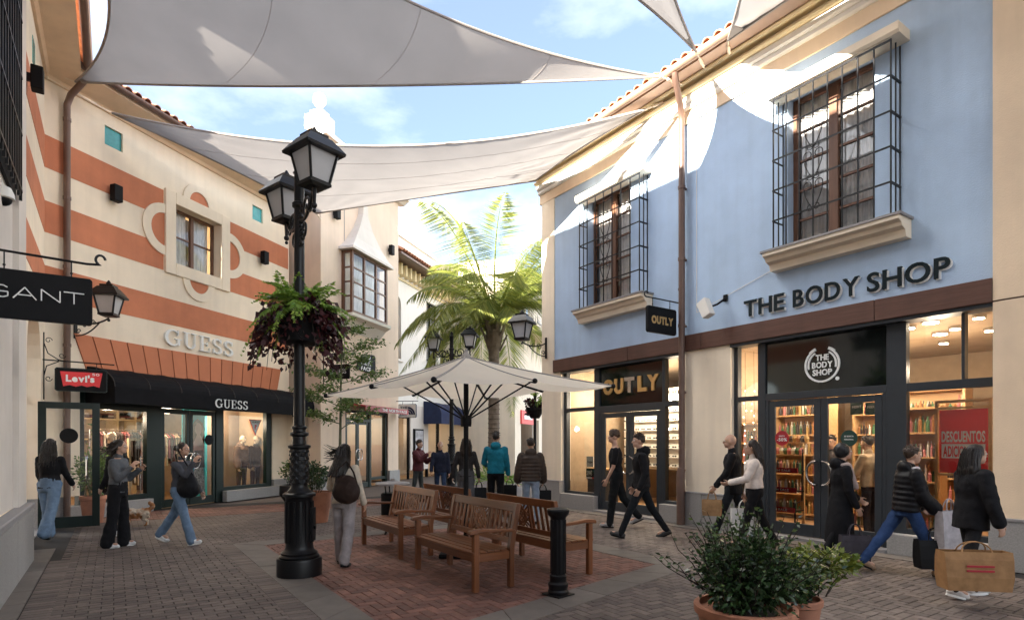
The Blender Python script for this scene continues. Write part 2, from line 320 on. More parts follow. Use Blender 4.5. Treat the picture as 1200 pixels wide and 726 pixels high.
def seriftext(s, parent, mat_, x0, x1, zb, cap, y, depth=.03, name='letter', each=True):
    """classical serif capitals drawn as stroke polygons (unit height)"""
    def st(a, b, w): return [(a[0]-w/2, a[1]), (a[0]+w/2, a[1]), (b[0]+w/2, b[1]), (b[0]-w/2, b[1])]
    def arc(cx, cz, rx, rz, t0, t1, w0, w1, n=14):
        P = []; Q = []
        for i in range(n+1):
            t = t0+(t1-t0)*i/n; k = math.sin(math.pi*i/n); w = w0+(w1-w0)*k
            P.append((cx+(rx+w/2)*math.cos(t), cz+(rz+w/2)*math.sin(t))); Q.append((cx+(rx-w/2)*math.cos(t), cz+(rz-w/2)*math.sin(t)))
        return [[P[i], P[i+1], Q[i+1], Q[i]] for i in range(n)]
    def rect(a, b, c, d): return [(a, c), (b, c), (b, d), (a, d)]
    D = math.radians
    def S():
        return arc(.27, .745, .19, .215, D(20), D(270), .05, .13)+arc(.27, .265, .21, .225, D(90), D(-160), .05, .13)+[rect(.44,.49,.72,.98), rect(.03,.08,.02,.3)]
    GL = {'G': (.78, arc(.40, .5, .33, .46, D(50), D(335), .05, .15, 22)+[rect(.60,.72,.08,.45), rect(.50,.80,.42,.47), rect(.62,.67,.68,.98)]),
          'U': (.74, [rect(.10,.22,.32,.97), rect(.02,.32,.95,1), rect(.56,.61,.32,.97), rect(.46,.72,.95,1)]+arc(.37, .33, .22, .30, D(180), D(360), .10, .08)),
          'E': (.60, [rect(.08,.20,0,1), rect(.0,.56,.95,1), rect(.0,.58,0,.05), rect(.2,.44,.48,.53), rect(.52,.56,.72,1), rect(.54,.58,0,.28), rect(.41,.44,.38,.63)]),
          'S': (.55, S())}
    tot = sum(GL[c][0] for c in s)+.12*(len(s)-1); sx = (x1-x0)/tot; pen = 0; mb = MB(); res = []
    for c in s:
        w, polys = GL[c]
        if each: mb = MB()
        for i, pl in enumerate(polys):
            dd = depth+.0015*(i % 3)
            mb.prism(pl, lambda a, b, d: (x0+(pen+a)*sx, d, zb+b*cap), -dd, 0)
        if each: res.append(mb.build(name, mat_, parent, loc=(0, y, 0)))
        pen += w+.12
    if not each: res.append(mb.build(name, mat_, parent, loc=(0, y, 0)))
    return res
# ------------------------------------------------------------------ foliage
def leaves_mesh(name, P, D, L, W, mat_, droop=.15):
    """P positions (n,3), D directions (n,3), one folded 4-vertex leaf each"""
    n = len(P); P = np.asarray(P, float); D = np.asarray(D, float); D /= np.linalg.norm(D, axis=1)[:, None]+1e-9
    rv = rng.normal(size=(n, 3)); S = np.cross(D, rv); S /= np.linalg.norm(S, axis=1)[:, None]+1e-9; Nn = np.cross(S, D)
    L = (np.ones(n)*L*rng.uniform(.7, 1.25, n))[:, None]; W = (np.ones(n)*W*rng.uniform(.75, 1.2, n))[:, None]
    tip = P+D*L; tip[:, 2] -= (droop*L)[:, 0]; mid = P+D*L*.45
    V = np.stack([P, mid+S*W/2-Nn*W*.12, tip, mid-S*W/2-Nn*W*.12], 1).reshape(-1, 3)
    me = bpy.data.meshes.new(name); me.vertices.add(4*n); me.vertices.foreach_set('co', V.astype(np.float32).ravel())
    me.loops.add(4*n); me.loops.foreach_set('vertex_index', np.arange(4*n, dtype=np.int32)); me.polygons.add(n)
    me.polygons.foreach_set('loop_start', np.arange(0, 4*n, 4, dtype=np.int32)); me.polygons.foreach_set('loop_total', np.full(n, 4, dtype=np.int32))
    me.update(); me.validate(); me.materials.append(mat_); return me
# ------------------------------------------------------------------ the facades as planes (origin on the ground, x to the right as seen from the street)
RBf = Face(3.42, 11.54, .6818, -1); GUf = Face(-8.485, 14.14, .3212, 1); LVf = Face(-9.295, 11.62, -.6818, 1)
BTf = Face(-6.05, 18.49, .3212, 1); WHf = Face(-4.75, 23.4, .3212, 1)
# ------------------------------------------------------------------ the setting: ground, paving
E1 = (.8263, .5633); E2 = (-.5633, .8263)               # across / along the street
def AB(a, b, z=0): return (a*E1[0]+b*E2[0], a*E1[1]+b*E2[1], z)
m_mortar = mat('dark_paving_joint', (.02,.018,.017), .95, var=.3, vscale=12)
def brickground():
    m, t, N, L = _nodes('distant_brick_paving'); o = N('ShaderNodeOutputMaterial'); p = N('ShaderNodeBsdfPrincipled'); L(p.outputs[0], o.inputs[0]); p.inputs['Roughness'].default_value = .8
    tcn = N('ShaderNodeTexCoord'); mpn = N('ShaderNodeMapping'); mpn.inputs['Rotation'].default_value = (0, 0, R(-34.3)); L(tcn.outputs['Object'], mpn.inputs['Vector'])
    b = N('ShaderNodeTexBrick'); b.inputs['Scale'].default_value = 1; b.inputs['Brick Width'].default_value = .21; b.inputs['Row Height'].default_value = .105; b.inputs['Mortar Size'].default_value = .006
    b.inputs['Color1'].default_value = (.09,.07,.06,1); b.inputs['Color2'].default_value = (.115,.09,.078,1); b.inputs['Mortar'].default_value = (.05,.045,.04,1)
    L(mpn.outputs[0], b.inputs['Vector']); L(b.outputs['Color'], p.inputs['Base Color']); return m
MB().quad((-400,-400,-.024),(400,-400,-.024),(400,400,-.024),(-400,400,-.024)).build('ground', brickground(), kind='structure', fix=False)
m_grey = mat('grey_brown_paver', (.112,.087,.075), .72, var=.22, vscale=14, bump=.25, bscale=60, rnd=.30, wstain=.28)
m_redp = mat('red_brick_paver', (.165,.077,.057), .74, var=.22, vscale=14, bump=.25, bscale=60, rnd=.34, wstain=.28)
m_slab = mat('grey_kerb_slab', (.140,.122,.106), .75, var=.14, vscale=5, bump=.15, bscale=90, rnd=.12, wstain=.25)
pav = link('pavement', MB().quad(AB(-3.2,.3,-.012), AB(9.6,.3,-.012), AB(9.6,17,-.012), AB(-3.2,17,-.012)).mesh('mortar_bed', m_mortar)); pav['kind'] = 'structure'
plz = link('brick_plaza', MB().quad(AB(1.95,3.9,-.009), AB(5.92,4.7,-.009), AB(5.92,9.78,-.009), AB(1.95,9.78,-.009)).mesh('plaza_bed', m_mortar)); plz['kind'] = 'structure'
rst = link('red_brick_strip', MB().quad(AB(-1,14.45,-.009), AB(9.4,14.45,-.009), AB(9.4,16.3,-.009), AB(-1,16.3,-.009)).mesh('strip_bed', m_mortar)); rst['kind'] = 'structure'
krb = link('stone_slab_kerb', MB().quad(AB(-1.3,3,-.010), AB(-.5,3,-.010), AB(-.5,10.5,-.010), AB(-1.3,10.5,-.010)).mesh('kerb_bed', m_mortar)); krb['kind'] = 'structure'
def front(a): return 4.715+(a-3.21)*.2204               # front edge of the plaza (skew)
def in_plaza(a, b, e=0): return 1.956-e < a < 5.91+e and front(a)-e < b < 9.77+e
def in_ring(a, b, e=0): return 1.35-e < a < 6.33+e and front(a)-.44-e < b < 10.2+e
def herring(w, x0, x1, y0, y1):
    o = []
    for r in range(int(y0/w)-2, int(y1/w)+2):
        k0 = int((x0/w-r)/4)-2
        for k in range(k0, k0+int((x1-x0)/w/4)+5):
            x = r+4*k; o.append(((x+1)*w, (r+.5)*w, 0)); o.append(((x+3.5)*w, (r+1)*w, 1))
    return [q for q in o if x0 <= q[0] <= x1 and y0 <= q[1] <= y1]
def view(p):
    if p[1] < 1: return None
    px = CXP+p[0]/p[1]*FPX; py = CYP+CAMH/p[1]*FPX
    return p[1] if -25 < px < 1225 and py < 745 else None
def brick_arrays(cs, L, W, th, gap):
    """cs: (x, y, angle, zjit, tilt) -> verts, faces of chamfered paver blocks (no underside)"""
    V = []; Fc = []; l = L/2-gap/2; w = W/2-gap/2; c = .005
    for x, y, a, dz, t1, t2 in cs:
        ca, sa = math.cos(a), math.sin(a); b = len(V)
        for (u, v, z) in ((-l,-w,-th),(l,-w,-th),(l,w,-th),(-l,w,-th),(-l,-w,-c),(l,-w,-c),(l,w,-c),(-l,w,-c),(-l+c,-w+c,0),(l-c,-w+c,0),(l-c,w-c,0),(-l+c,w-c,0)):
            V.append((x+u*ca-v*sa, y+u*sa+v*ca, z+dz+u*t1+v*t2))
        for i in range(4):
            j = (i+1) % 4; Fc.append((b+i, b+j, b+4+j, b+4+i)); Fc.append((b+4+i, b+4+j, b+8+j, b+8+i))
        Fc.append((b+8, b+9, b+10, b+11))
    return V, Fc
def jit(): return random.uniform(-.0015, .0015), random.uniform(-.006, .006), random.uniform(-.01, .01)
def pave(parent, cells, L, W, mm, zt, pname='brick', n=300, th=.03, gap=.007):
    cells = [c for c in cells if view(c)]; cells.sort(key=lambda c: c[0]**2+c[1]**2)
    V, Fc = brick_arrays([(0,0,0,0,0,0)], L, W, th, gap); me = bpy.data.meshes.new(pname); me.from_pydata(V, [], Fc); me.materials.append(mm)
    for x, y, a in cells[:n]:
        o = link(pname, me, parent); d, t1, t2 = jit(); o.location = (x, y, zt+d); o.rotation_euler = (t2, -t1, a)
    if len(cells) > n:
        V, Fc = brick_arrays([(x, y, a, zt+jit()[0], *jit()[1:]) for x, y, a in cells[n:]], L, W, th, gap)
        me2 = bpy.data.meshes.new('brick_field'); me2.from_pydata(V, [], Fc); me2.materials.append(mm); link('brick_field', me2, parent, 'stuff')
ang1 = math.atan2(E1[1], E1[0])
def ab2(a, b): p = AB(a, b); return p[0], p[1]
# left and far field: rows of stretchers laid across the street; right field: herringbone
cells = []
for r in range(int(1.0/.1), int(14.45/.1)):
    b = r*.1+.05
    for k in range(-14, 60):
        a = k*.2+.1+(.1 if r % 2 else 0)
        if -.57 < a < 8.95 and b < 14.45 and not in_ring(a, b, -.12) and (a < 3.3 and b > front(a)-.4 or b > 10.2 or a < 1.35):
            x, y = ab2(a, b); cells.append((x, y, ang1))
for a, b, v in herring(.1, 1.3, 8.95, .8, 10.25):
    if not in_ring(a, b, -.09) and not (a < 3.3 and b > front(a)-.4 or b > 10.2 or a < 1.35):
        x, y = ab2(a, b); cells.append((x, y, ang1+(math.pi/2 if v else 0)))
pave(pav, cells, .2, .1, m_grey, 0)
cells = []
for a, b, v in herring(.1, 1.8, 6.1, 3.9, 9.9):
    if in_plaza(a, b, .06): x, y = ab2(a, b); cells.append((x, y, ang1+(math.pi/2 if v else 0)))
pave(plz, cells, .2, .1, m_redp, .001)
cells = []
for r in range(18):
    b = 14.5+r*.1
    for k in range(-6, 47):
        a = k*.2+(.1 if r % 2 else 0)
        x, y = ab2(a, b)
        if a < 9.2 and (x-GUf.o[0])*GUf.n[0]+(y-GUf.o[1])*GUf.n[1] < .1: cells.append((x, y, ang1))
pave(rst, cells, .2, .1, m_redp, .001)
# dark soldier courses beside the slabs
cells = [(*ab2(-.6, 3+i*.102), ang1) for i in range(70)]+[(*ab2(1.453, 4.3+i*.102), ang1) for i in range(58)]
pave(krb, cells, .24, .1, m_grey, .003, pname='edge_brick')
def slab(pts, th=.05, z=.007):
    c = Vector((sum(p[0] for p in pts)/len(pts), sum(p[1] for p in pts)/len(pts), 0)); g = .004; V = []
    q = [Vector((p[0], p[1], 0))-c for p in pts]; n = len(q)
    q = [p-p.normalized()*g for p in q]; V = [(p.x, p.y, -th) for p in q]+[(p.x, p.y, -.004) for p in q]+[((p-p.normalized()*.006).x, (p-p.normalized()*.006).y, 0) for p in q]
    Fs = [(i, (i+1) % n, (i+1) % n+n, i+n) for i in range(n)]+[(i+n, (i+1) % n+n, (i+1) % n+2*n, i+2*n) for i in range(n)]+[tuple(range(2*n, 3*n))]
    me = bpy.data.meshes.new('kerb_slab'); me.from_pydata(V, [], Fs); me.materials.append(m_slab)
    o = link('kerb_slab', me, krb, loc=(c.x, c.y, z+random.uniform(-.0015, .0015)))
for i in range(13): slab([AB(-1.14, 3.2+i*.62), AB(-.725, 3.2+i*.62), AB(-.725, 3.82+i*.62), AB(-1.14, 3.82+i*.62)])
nl = 9
def lb(a0, b): return b
for i in range(nl):                                      # left side of the plaza
    f0, f1 = i/nl, (i+1)/nl
    def L_(f): return AB(1.556, front(1.556)-.44+f*(10.2-front(1.556)+.44)), AB(1.956, front(1.956)+f*(9.77-front(1.956)))
    p, q = L_(f0); r, s = L_(f1); slab([p, q, s, r])
for i in range(7):                                       # front
    a0 = 1.956+i*3.954/7; a1 = 1.956+(i+1)*3.954/7
    o0 = 1.556+i*4.764/7; o1 = 1.556+(i+1)*4.764/7
    slab([AB(o0, front(o0)-.44), AB(o1, front(o1)-.44), AB(a1, front(a1)), AB(a0, front(a0))])
for i in range(8):                                       # right side
    f0, f1 = i/8, (i+1)/8
    def R_(f): return AB(5.91, front(5.91)+f*(9.77-front(5.91))), AB(6.32, front(6.32)-.44+f*(10.2-front(6.32)+.44))
    p, q = R_(f0); r, s = R_(f1); slab([p, q, s, r])
for i in range(7):                                       # back
    o0 = 1.556+i*4.764/7; o1 = o0+4.764/7; a0 = 1.956+i*3.954/7; a1 = a0+3.954/7
    slab([AB(a0, 9.77), AB(a1, 9.77), AB(o1, 10.2), AB(o0, 10.2)])
for i in range(16): slab([AB(8.93, 3+i*.62), AB(9.27, 3+i*.62), AB(9.27, 3.62+i*.62), AB(8.93, 3.62+i*.62)])
# ------------------------------------------------------------------ the blue building on the right
f = RBf
RB = thing('shop_building', 'pale blue rendered two storey building with barred windows, cream piers and two lit shopfronts', 'building', (f.o[0], f.o[1], 0), f.rot)
sw = (-2.86, -1.47, 4.74, 7.36); bw = (2.12, 3.47, 4.76, 7.36)
wall('blue_wall', M['blue'], RB, -4.13, 4.9, 3.56, 7.86, 0, .3, [sw, bw])
wall('corner_pier', M['cream'], RB, -4.64, -4.13, .66, 7.86, -.025, .3)
wall('corner_pier', M['cream'], RB, -4.13, -3.86, .66, 3.42, -.02, .3)
wall('middle_pier', M['cream'], RB, -.13, 1.04, .66, 3.42, -.02, .3)
wall('right_block_wall', M['beige'], RB, 4.9, 9.2, .62, 3.40, -.05, .3); wall('right_block_wall', M['beige'], RB, 4.9, 9.2, 3.42, 8.3, -.055, .3)
boxo('shadow_joint', M['pipe'], RB, 4.9, 9.2, -.035, .2, 3.40, 3.42)
boxo('end_wall', M['cream'], RB, -4.62, -4.34, .3, 7, 0, 8.3); boxo('rear_wall', M['cream'], RB, -4.6, 9.2, 7, 7.3, 0, 8.3); boxo('end_wall', M['beige'], RB, 8.9, 9.2, .3, 7, 0, 8.3)
for i, (a, b) in enumerate(((-4.68,-3.84),(-.15,1.06),(4.86,9.2))):
    n = max(1, round((b-a)/.75)); w = (b-a)/n
    for k in range(n):
        boxo('plinth_stone', M['stone'], RB, a+k*w+.002, a+(k+1)*w-.002, -.085, .28, 0, .62, bevel=.006)
        boxo('plinth_cap', M['trim'], RB, a+k*w, a+(k+1)*w-.003, -.095, .28, .62, .66, bevel=.006)
# brown timber fascia in boards
for a, b in ((-4.13,-1.5),(-1.5,.42),(.42,3.5),(3.5,4.9)):
    boxo('fascia_board', M['brown'], RB, a+.003, b-.003, -.07, .25, 3.40, 3.71, bevel=.006)
boxo('fascia_soffit', M['anth'], RB, -3.86, -.13, -.04, .28, 3.345, 3.40); boxo('fascia_soffit', M['anth'], RB, 1.04, 4.9, -.04, .28, 3.345, 3.40)
# cornice mouldings, soffit, gutter
cx0, cx1 = -4.72, 9.2
for nm, mm, d, z0, z1 in (('cornice_band','beige',.035,7.86,8.10),('cornice_moulding','white',.10,8.10,8.20),('cornice_moulding','white',.15,8.20,8.33),('cornice_moulding','yellow',.23,8.33,8.40),('cornice_moulding','cream',.15,8.40,8.47),('cornice_moulding','yellow',.32,8.47,8.53)):
    MB().extrude_x([(-d,z0),(-d,z1),(.3,z1),(.3,z0)] if nm == 'cornice_band' else [(-d+.03,z0),(-d,z0+.03),(-d,z1-.01),(-d+.01,z1),(.3,z1),(.3,z0)], cx0, cx1).build(nm, M[mm], RB)
boxo('eaves_soffit', M['gutter'], RB, cx0-.05, cx1, -.58, .3, 8.53, 8.57)
gp = [(-.68+.085*math.cos(t), 8.60+.085*math.sin(t)) for t in np.linspace(math.pi, 2*math.pi, 9)]+[(-.68+.07*math.cos(t), 8.60+.07*math.sin(t)) for t in np.linspace(2*math.pi, math.pi, 9)]
MB().extrude_x(gp, cx0-.05, cx1).build('gutter', M['gutter'], RB)
def tile_mesh(L=.5, r=.1, th=.018):
    mb = MB(); n = 6; P = [(r*math.cos(t), r*math.sin(t)) for t in np.linspace(0, math.pi, n+1)]; Q = [((r-th)*math.cos(t), (r-th)*math.sin(t)) for t in np.linspace(math.pi, 0, n+1)]
    for i in range(n):
        a, b = P[i], P[i+1]; c, d = Q[n-i-1], Q[n-i]
        mb.prism([a, b, c, d], lambda x, z, y: (x, y, z), 0, L)
    return mb.mesh('roof_tile', M['tile'])
TM = tile_mesh()
def tiles(parent, x0, x1, y0, z0, pitch=.36, step=.235, rows=6, individual=True):
    MB().quad((x0,y0+.02,z0-.01),(x1,y0+.02,z0-.01),(x1,y0+6,z0-.01+6*pitch),(x0,y0+6,z0-.01+6*pitch)).build('roof_slope', M['tile'], parent, fix=False)
    n = int((x1-x0)/step); an = math.atan(pitch); far = MB()
    for r in range(rows):
        for i in range(n):
            x = x0+step*(i+.5)+random.uniform(-.01,.01); y = y0-.05+r*.42; z = z0-.015+r*.42*pitch
            if r == 0: link('roof_tile', TM, parent, loc=(x, y, z+random.uniform(-.006,.006)), rot=(an, 0, random.uniform(-.02,.02)))
            else:
                ca, sa = math.cos(an), math.sin(an); b = len(far.v)
                far.v += [(x+v.co.x, y+v.co.y*ca-v.co.z*sa, z+v.co.y*sa+v.co.z*ca) for v in TM.vertices]; far.f += [tuple(k+b for k in p.vertices) for p in TM.polygons]; far.m += [0]*len(TM.polygons)
    if rows > 1: far.build('tile_field', M['tile'], parent, kind='stuff', fix=False)
tiles(RB, cx0, cx1, -.66, 8.63)
boxo('roof_deck', M['cream'], RB, -4.6, 9.2, 0, 7.2, 8.30, 8.36)
# downpipe with hopper bend and brackets
pp = MB().tube([(.30,-.66,8.52),(.28,-.62,8.40),(.12,-.30,8.15),(.04,-.16,8.02),(.02,-.13,7.85),(.02,-.13,1.15),(.02,-.13,1.10)], .062, 10)
pp.tube([(.02,-.13,1.10),(.02,-.16,1.02),(.02,-.16,.02)], .082, 10)
pp.build('downpipe', M['pipe'], RB, smooth=True)
for z in (6.6, 5.2, 3.9, 2.6): MB().tube([(.02,-.13,z-.03),(.02,-.13,z+.03)], .074, 10).box(0,.04,-.12,0,z-.02,z+.02).build('pipe_bracket', M['pipe'], RB)
MB().tube([(1.0-.72,-.012,7.86),(.285,-.012,4.12)], .004, 5).tube([(.285,-.012,4.12),(2.0,-.012,4.60)], .004, 5).build('wall_cable', M['cream'], RB)
# ---- barred windows
def barred_window(op, gx0, gx1, gz0, gz1, proud, npx, cols, wname):
    x0, x1, z0, z1 = op; yd = .17
    boxo('window_backing', M['dark'], RB, x0-.1, x1+.1, .62, .64, z0-.1, z1+.1)
    fr = MB(); w = .075
    fr.box(x0, x0+w, yd, yd+.07, z0, z1); fr.box(x1-w, x1, yd, yd+.07, z0, z1); fr.box(x0+w, x1-w, yd, yd+.07, z1-w, z1); fr.box(x0+w, x1-w, yd, yd+.07, z0, z0+w)
    xm = (x0+x1)/2; fr.box(xm-.075, xm+.075, yd-.02, yd+.06, z0+w, z1-w)
    W = fr.build('window_frame', M['wood'], RB, fix=False, bevel=.006)
    for s in range(2):
        a = x0+w if s == 0 else xm+.075; b = xm-.075 if s == 0 else x1-w
        fz = np.linspace(z0+w, z1-w, 6)
        for k in range(5):
            if k: MB().box(a, b, yd+.005, yd+.05, fz[k]-.018, fz[k]+.018).build('glazing_bar', M['wood'], W, fix=False)
            MB().quad((a, yd+.03, fz[k]), (b, yd+.03, fz[k]), (b, yd+.03, fz[k+1]), (a, yd+.03, fz[k+1])).build('window_pane', M['glass'], W, fix=False)
        nn = 26; cm = MB(); xs = np.linspace(a, b, nn)
        for i in range(nn-1):
            ya = yd+.12+.02*math.sin(i*1.1); yb = yd+.12+.02*math.sin((i+1)*1.1)
            cm.quad((xs[i], ya, z0), (xs[i+1], yb, z0), (xs[i+1], yb, z1), (xs[i], ya, z1))
        cm.build('curtain', M['curtain'], RB, smooth=True, fix=False)
    # sill and lintel
    sx0, sx1 = gx0-.14, gx1+.14
    MB().extrude_x([(0,gz0-.30),(-.17,gz0-.30),(-.20,gz0-.20),(-proud,gz0-.17),(-proud-.02,gz0-.12),(-proud-.10,gz0-.09),(-proud-.10,gz0-.035),(0,gz0-.035)], sx0, sx1).build('window_sill', M['cream'], RB)
    boxo('sill_cap', M['trim'], RB, sx0-.03, sx1+.03, -proud-.12, .12, gz0-.035, gz0)
    MB().extrude_x([(0,gz1+.02),(-proud-.03,gz1+.02),(-proud-.06,gz1+.06),(-proud-.06,gz1+.17),(0,gz1+.17)], gx0-.09, gx1+.12).build('window_lintel', M['cream'], RB)
    # iron grille
    g = thing('window_grille', f'black iron grille of upright bars and flat hoops over the {wname} window of the blue wall', 'window grille', RB.matrix_basis @ Vector((0, 0, 0)), 0) if False else None
    GR = MB().box(gx0, gx1, -proud-.006, -proud+.006, gz1-.03, gz1).build('grille_top_rail', M['black'], RB, fix=False)
    GR.name = 'window_grille'
    for i in range(npx+1):
        x = gx0+(gx1-gx0)*i/npx; MB().box(x-.009, x+.009, -proud-.009, -proud+.009, gz0, gz1).build('grille_bar', M['black'], GR, fix=False)
    for x in (gx0, gx1):
        for y in (-proud*.05, -proud*.5): MB().box(x-.008, x+.008, y-.008, y+.008, gz0, gz1).build('grille_bar', M['black'], GR, fix=False)
    for k in range(1, 5):
        z = gz0+(gz1-gz0)*k/5-.02
        mb = MB().box(gx0-.012, gx1+.012, -proud-.016, -proud-.009, z-.014, z+.014)
        for x in (gx0, gx1): mb.box(x-.012, x-.006 if x == gx0 else x+.012, -proud-.012, 0, z-.014, z+.014)
        mb.build('grille_hoop', M['black'], GR, fix=False)
    for cx in cols:
        for z in (gz0+(gz1-gz0)*t for t in (.28, .47, .66)):
            mb = MB()
            for s in (-1, 1):
                P = [(cx, -proud-.01, z-.22)]+[(cx+s*(.02+.13*math.sin(t*.5)), -proud-.01, z-.22+.36*t/3.1) for t in np.linspace(.3, 3.1, 8)]
                P += [(cx+s*(.09+.06*math.cos(t)), -proud-.01, z+.15+.06*math.sin(t)) for t in np.linspace(.4, 4.8, 9)]
                mb.tube(P, .008, 5)
                mb.tube([(cx+s*(.05+.045*math.cos(t)), -proud-.01, z-.2+.045*math.sin(t)) for t in np.linspace(-3.1, 1.8, 8)], .007, 5)
            mb.build('grille_scroll', M['black'], GR)
barred_window(sw, -2.88, -.98, 4.74, 7.25, .25, 7, (-2.0,), 'smaller left')
barred_window(bw, 2.05, 3.82, 4.79, 7.28, .30, 8, (2.72,), 'larger right')
# ---- THE BODY SHOP raised letters: dark face on a pale edge
for nm, dep, mm, dx in (('letter', .030, M['wht'], .022), ('letter', .05, M['ltr'], 0)):
    ws = [('THE', f.X(873.5), f.X(920)), ('BODY', f.X(930.8), f.X(1008)), ('SHOP', f.X(1017.5), f.X(1115))]
    for s_, a, b in ws: text(s_, RB, mm, a+dx, b+dx, 3.85-(.018 if dx else 0), .285, 0, depth=dep, bold=.016, gap=.10, name='letter' if not dx else 'letter_edge')
# ---- shopfront frames
def bars(name, parent, mm, rects, y0, y1, bev=.004):
    for (a, b, c, d) in rects: boxo(name, mm, parent, a, b, y0, y1, c, d, bevel=bev)
def pane(parent, x0, x1, z0, z1, y, mm=None, name='glass_pane'): return MB().quad((x0,y,z0),(x1,y,z0),(x1,y,z1),(x0,y,z1)).build(name, mm or M['glass'], parent, fix=False)
A = M['anth']; ytop = 3.345
# body shop
bars('shopfront_frame', RB, A, [(1.04,1.12,.06,ytop),(1.52,1.66,.06,ytop),(3.60,3.86,.06,ytop),(4.86,4.9,.30,ytop),(1.12,1.52,2.36,2.44),(1.66,3.60,2.34,2.46),(3.86,4.86,2.34,2.46),(4.52,4.56,2.46,ytop),(3.86,4.86,.30,.38),(1.12,1.52,.30,.36)], .08, .20)
bars('shopfront_frame', RB, A, [(1.66,1.72,.06,2.34),(3.54,3.60,.06,2.34)], .09, .19)
for a, b, c, d in ((1.12,1.52,.36,2.36),(1.12,1.52,2.44,ytop),(3.86,4.86,.38,2.34),(3.86,4.52,2.46,ytop),(4.56,4.86,2.46,ytop)): pane(RB, a, b, c, d, .14)
tp = boxo('transom_sign_panel', mat('black_gloss_panel', (.008,.011,.010), .06, spec=.6), RB, 1.66, 3.60, .12, .16, 2.46, ytop)
bars('stone_riser', RB, M['stone'], [(1.04,1.62,.0,.30),(3.66,4.9,0,.30)], -.06, .2, .01)
boxo('door_threshold', M['trim'], RB, 1.62, 3.66, -.10, .35, 0, .055)
def door(x0, x1, z1, y, hx, w=.105, dz=.2, rx=0):
    d = MB().box(x0, x0+w, y, y+.05, .065, z1).box(x1-w, x1, y, y+.05, .065, z1).box(x0+w, x1-w, y, y+.05, z1-w, z1).box(x0+w, x1-w, y, y+.05, .065, .065+dz).build('shop_door', A, RB, fix=False, bevel=.004)
    pane(d, x0+w, x1-w, .065+dz, z1-w, y+.025)
    P = [(hx, y-.01, .95), (hx, y-.07, .98)]; s = 1 if rx > 0 else -1
    P = [(hx+s*.16*math.sin(t)*.9, y-.06, 1.12-.19*math.cos(t)) for t in np.linspace(0, math.pi, 12)]
    MB().tube([(hx, y, .93)]+P+[(hx, y, 1.31)], .016, 8).build('door_handle', M['silver'], d, smooth=True); return d
door(1.725, 2.615, 2.33, .10, 2.56, rx=-1); door(2.625, 3.535, 2.33, .10, 2.68, rx=1)
# the round shop emblem and lettering on the transom panel
cxl, czl = f.P(963, 427, .1); mb = MB()
def ringarc(mb, cx, cz, r0, r1, t0, t1, y0, y1, n=26):
    for i in range(n):
        a, b = t0+(t1-t0)*i/n, t0+(t1-t0)*(i+1)/n
        mb.prism([(cx+r0*math.cos(a), cz+r0*math.sin(a)), (cx+r1*math.cos(a), cz+r1*math.sin(a)), (cx+r1*math.cos(b), cz+r1*math.sin(b)), (cx+r0*math.cos(b), cz+r0*math.sin(b))], lambda a_, b_, d_: (a_, d_, b_), y0, y1)
ringarc(mb, cxl, czl, .255, .285, R(125), R(415), .095, .118); ringarc(mb, cxl, czl, .21, .235, R(120), R(195), .096, .118); ringarc(mb, cxl, czl, .21, .235, R(-15), R(60), .096, .118)
ringarc(mb, cxl, czl, .255, .30, R(112), R(135), .097, .118, 8); ringarc(mb, cxl, czl, .255, .30, R(45), R(68), .097, .118, 8)
mb.build('shop_emblem', M['wht'], RB)
for s_, dz, hw in (('THE', .075, .105), ('BODY', -.045, .165), ('SHOP', -.165, .155)): text(s_, RB, M['wht'], cxl-hw, cxl+hw, czl+dz, .095, .118, depth=.012, bold=.03, gap=.07, each=False, name='emblem_lettering')
MB().lathe([(.03,0),(.03,.012)], 12).build('emblem_dot', M['wht'], RB, loc=(cxl+.24, .118, czl-.24), rot=(R(90), 0, 0))
# OUTLY shopfront
bars('shopfront_frame', RB, A, [(-3.86,-3.75,.06,ytop),(-2.74,-2.56,.06,ytop),(-.66,-.58,.06,ytop),(-.17,-.13,.06,ytop),(-3.75,-2.74,2.38,2.47),(-2.56,-.66,2.30,2.46),(-.58,-.17,2.36,2.46),(-3.75,-2.74,.36,.42),(-.58,-.17,.36,.42)], .08, .20)
bars('shopfront_frame', RB, A, [(-2.56,-2.50,.06,2.30),(-.72,-.66,.06,2.30)], .09, .19)
for a, b, c, d in ((-3.75,-2.74,.42,2.38),(-3.75,-2.74,2.47,ytop),(-.58,-.17,.42,2.36),(-.58,-.17,2.46,ytop)): pane(RB, a, b, c, d, .14)
boxo('transom_sign_panel', bpy.data.materials['black_gloss_panel'], RB, -2.56, -.66, .12, .16, 2.46, ytop)
bars('stone_riser', RB, M['stone'], [(-3.86,-2.6,0,.36),(-.62,-.13,0,.36)], -.07, .2, .01); boxo('door_threshold', M['trim'], RB, -2.6, -.62, -.12, .35, 0, .055)
door(-2.495, -1.615, 2.29, .10, -1.67, rx=-1); door(-1.605, -.725, 2.29, .10, -1.55, rx=1)
for ch, a, b, mm in (('O',-2.44,-2.12,'gold'),('U',-2.08,-1.79,'gold'),('T',-1.76,-1.45,'silver'),('L',-1.36,-1.10,'gold'),('Y',-1.09,-.76,'gold')):
    text(ch, RB, M[mm], a, b, 2.74, .32, .118, depth=.03, bold=.05)
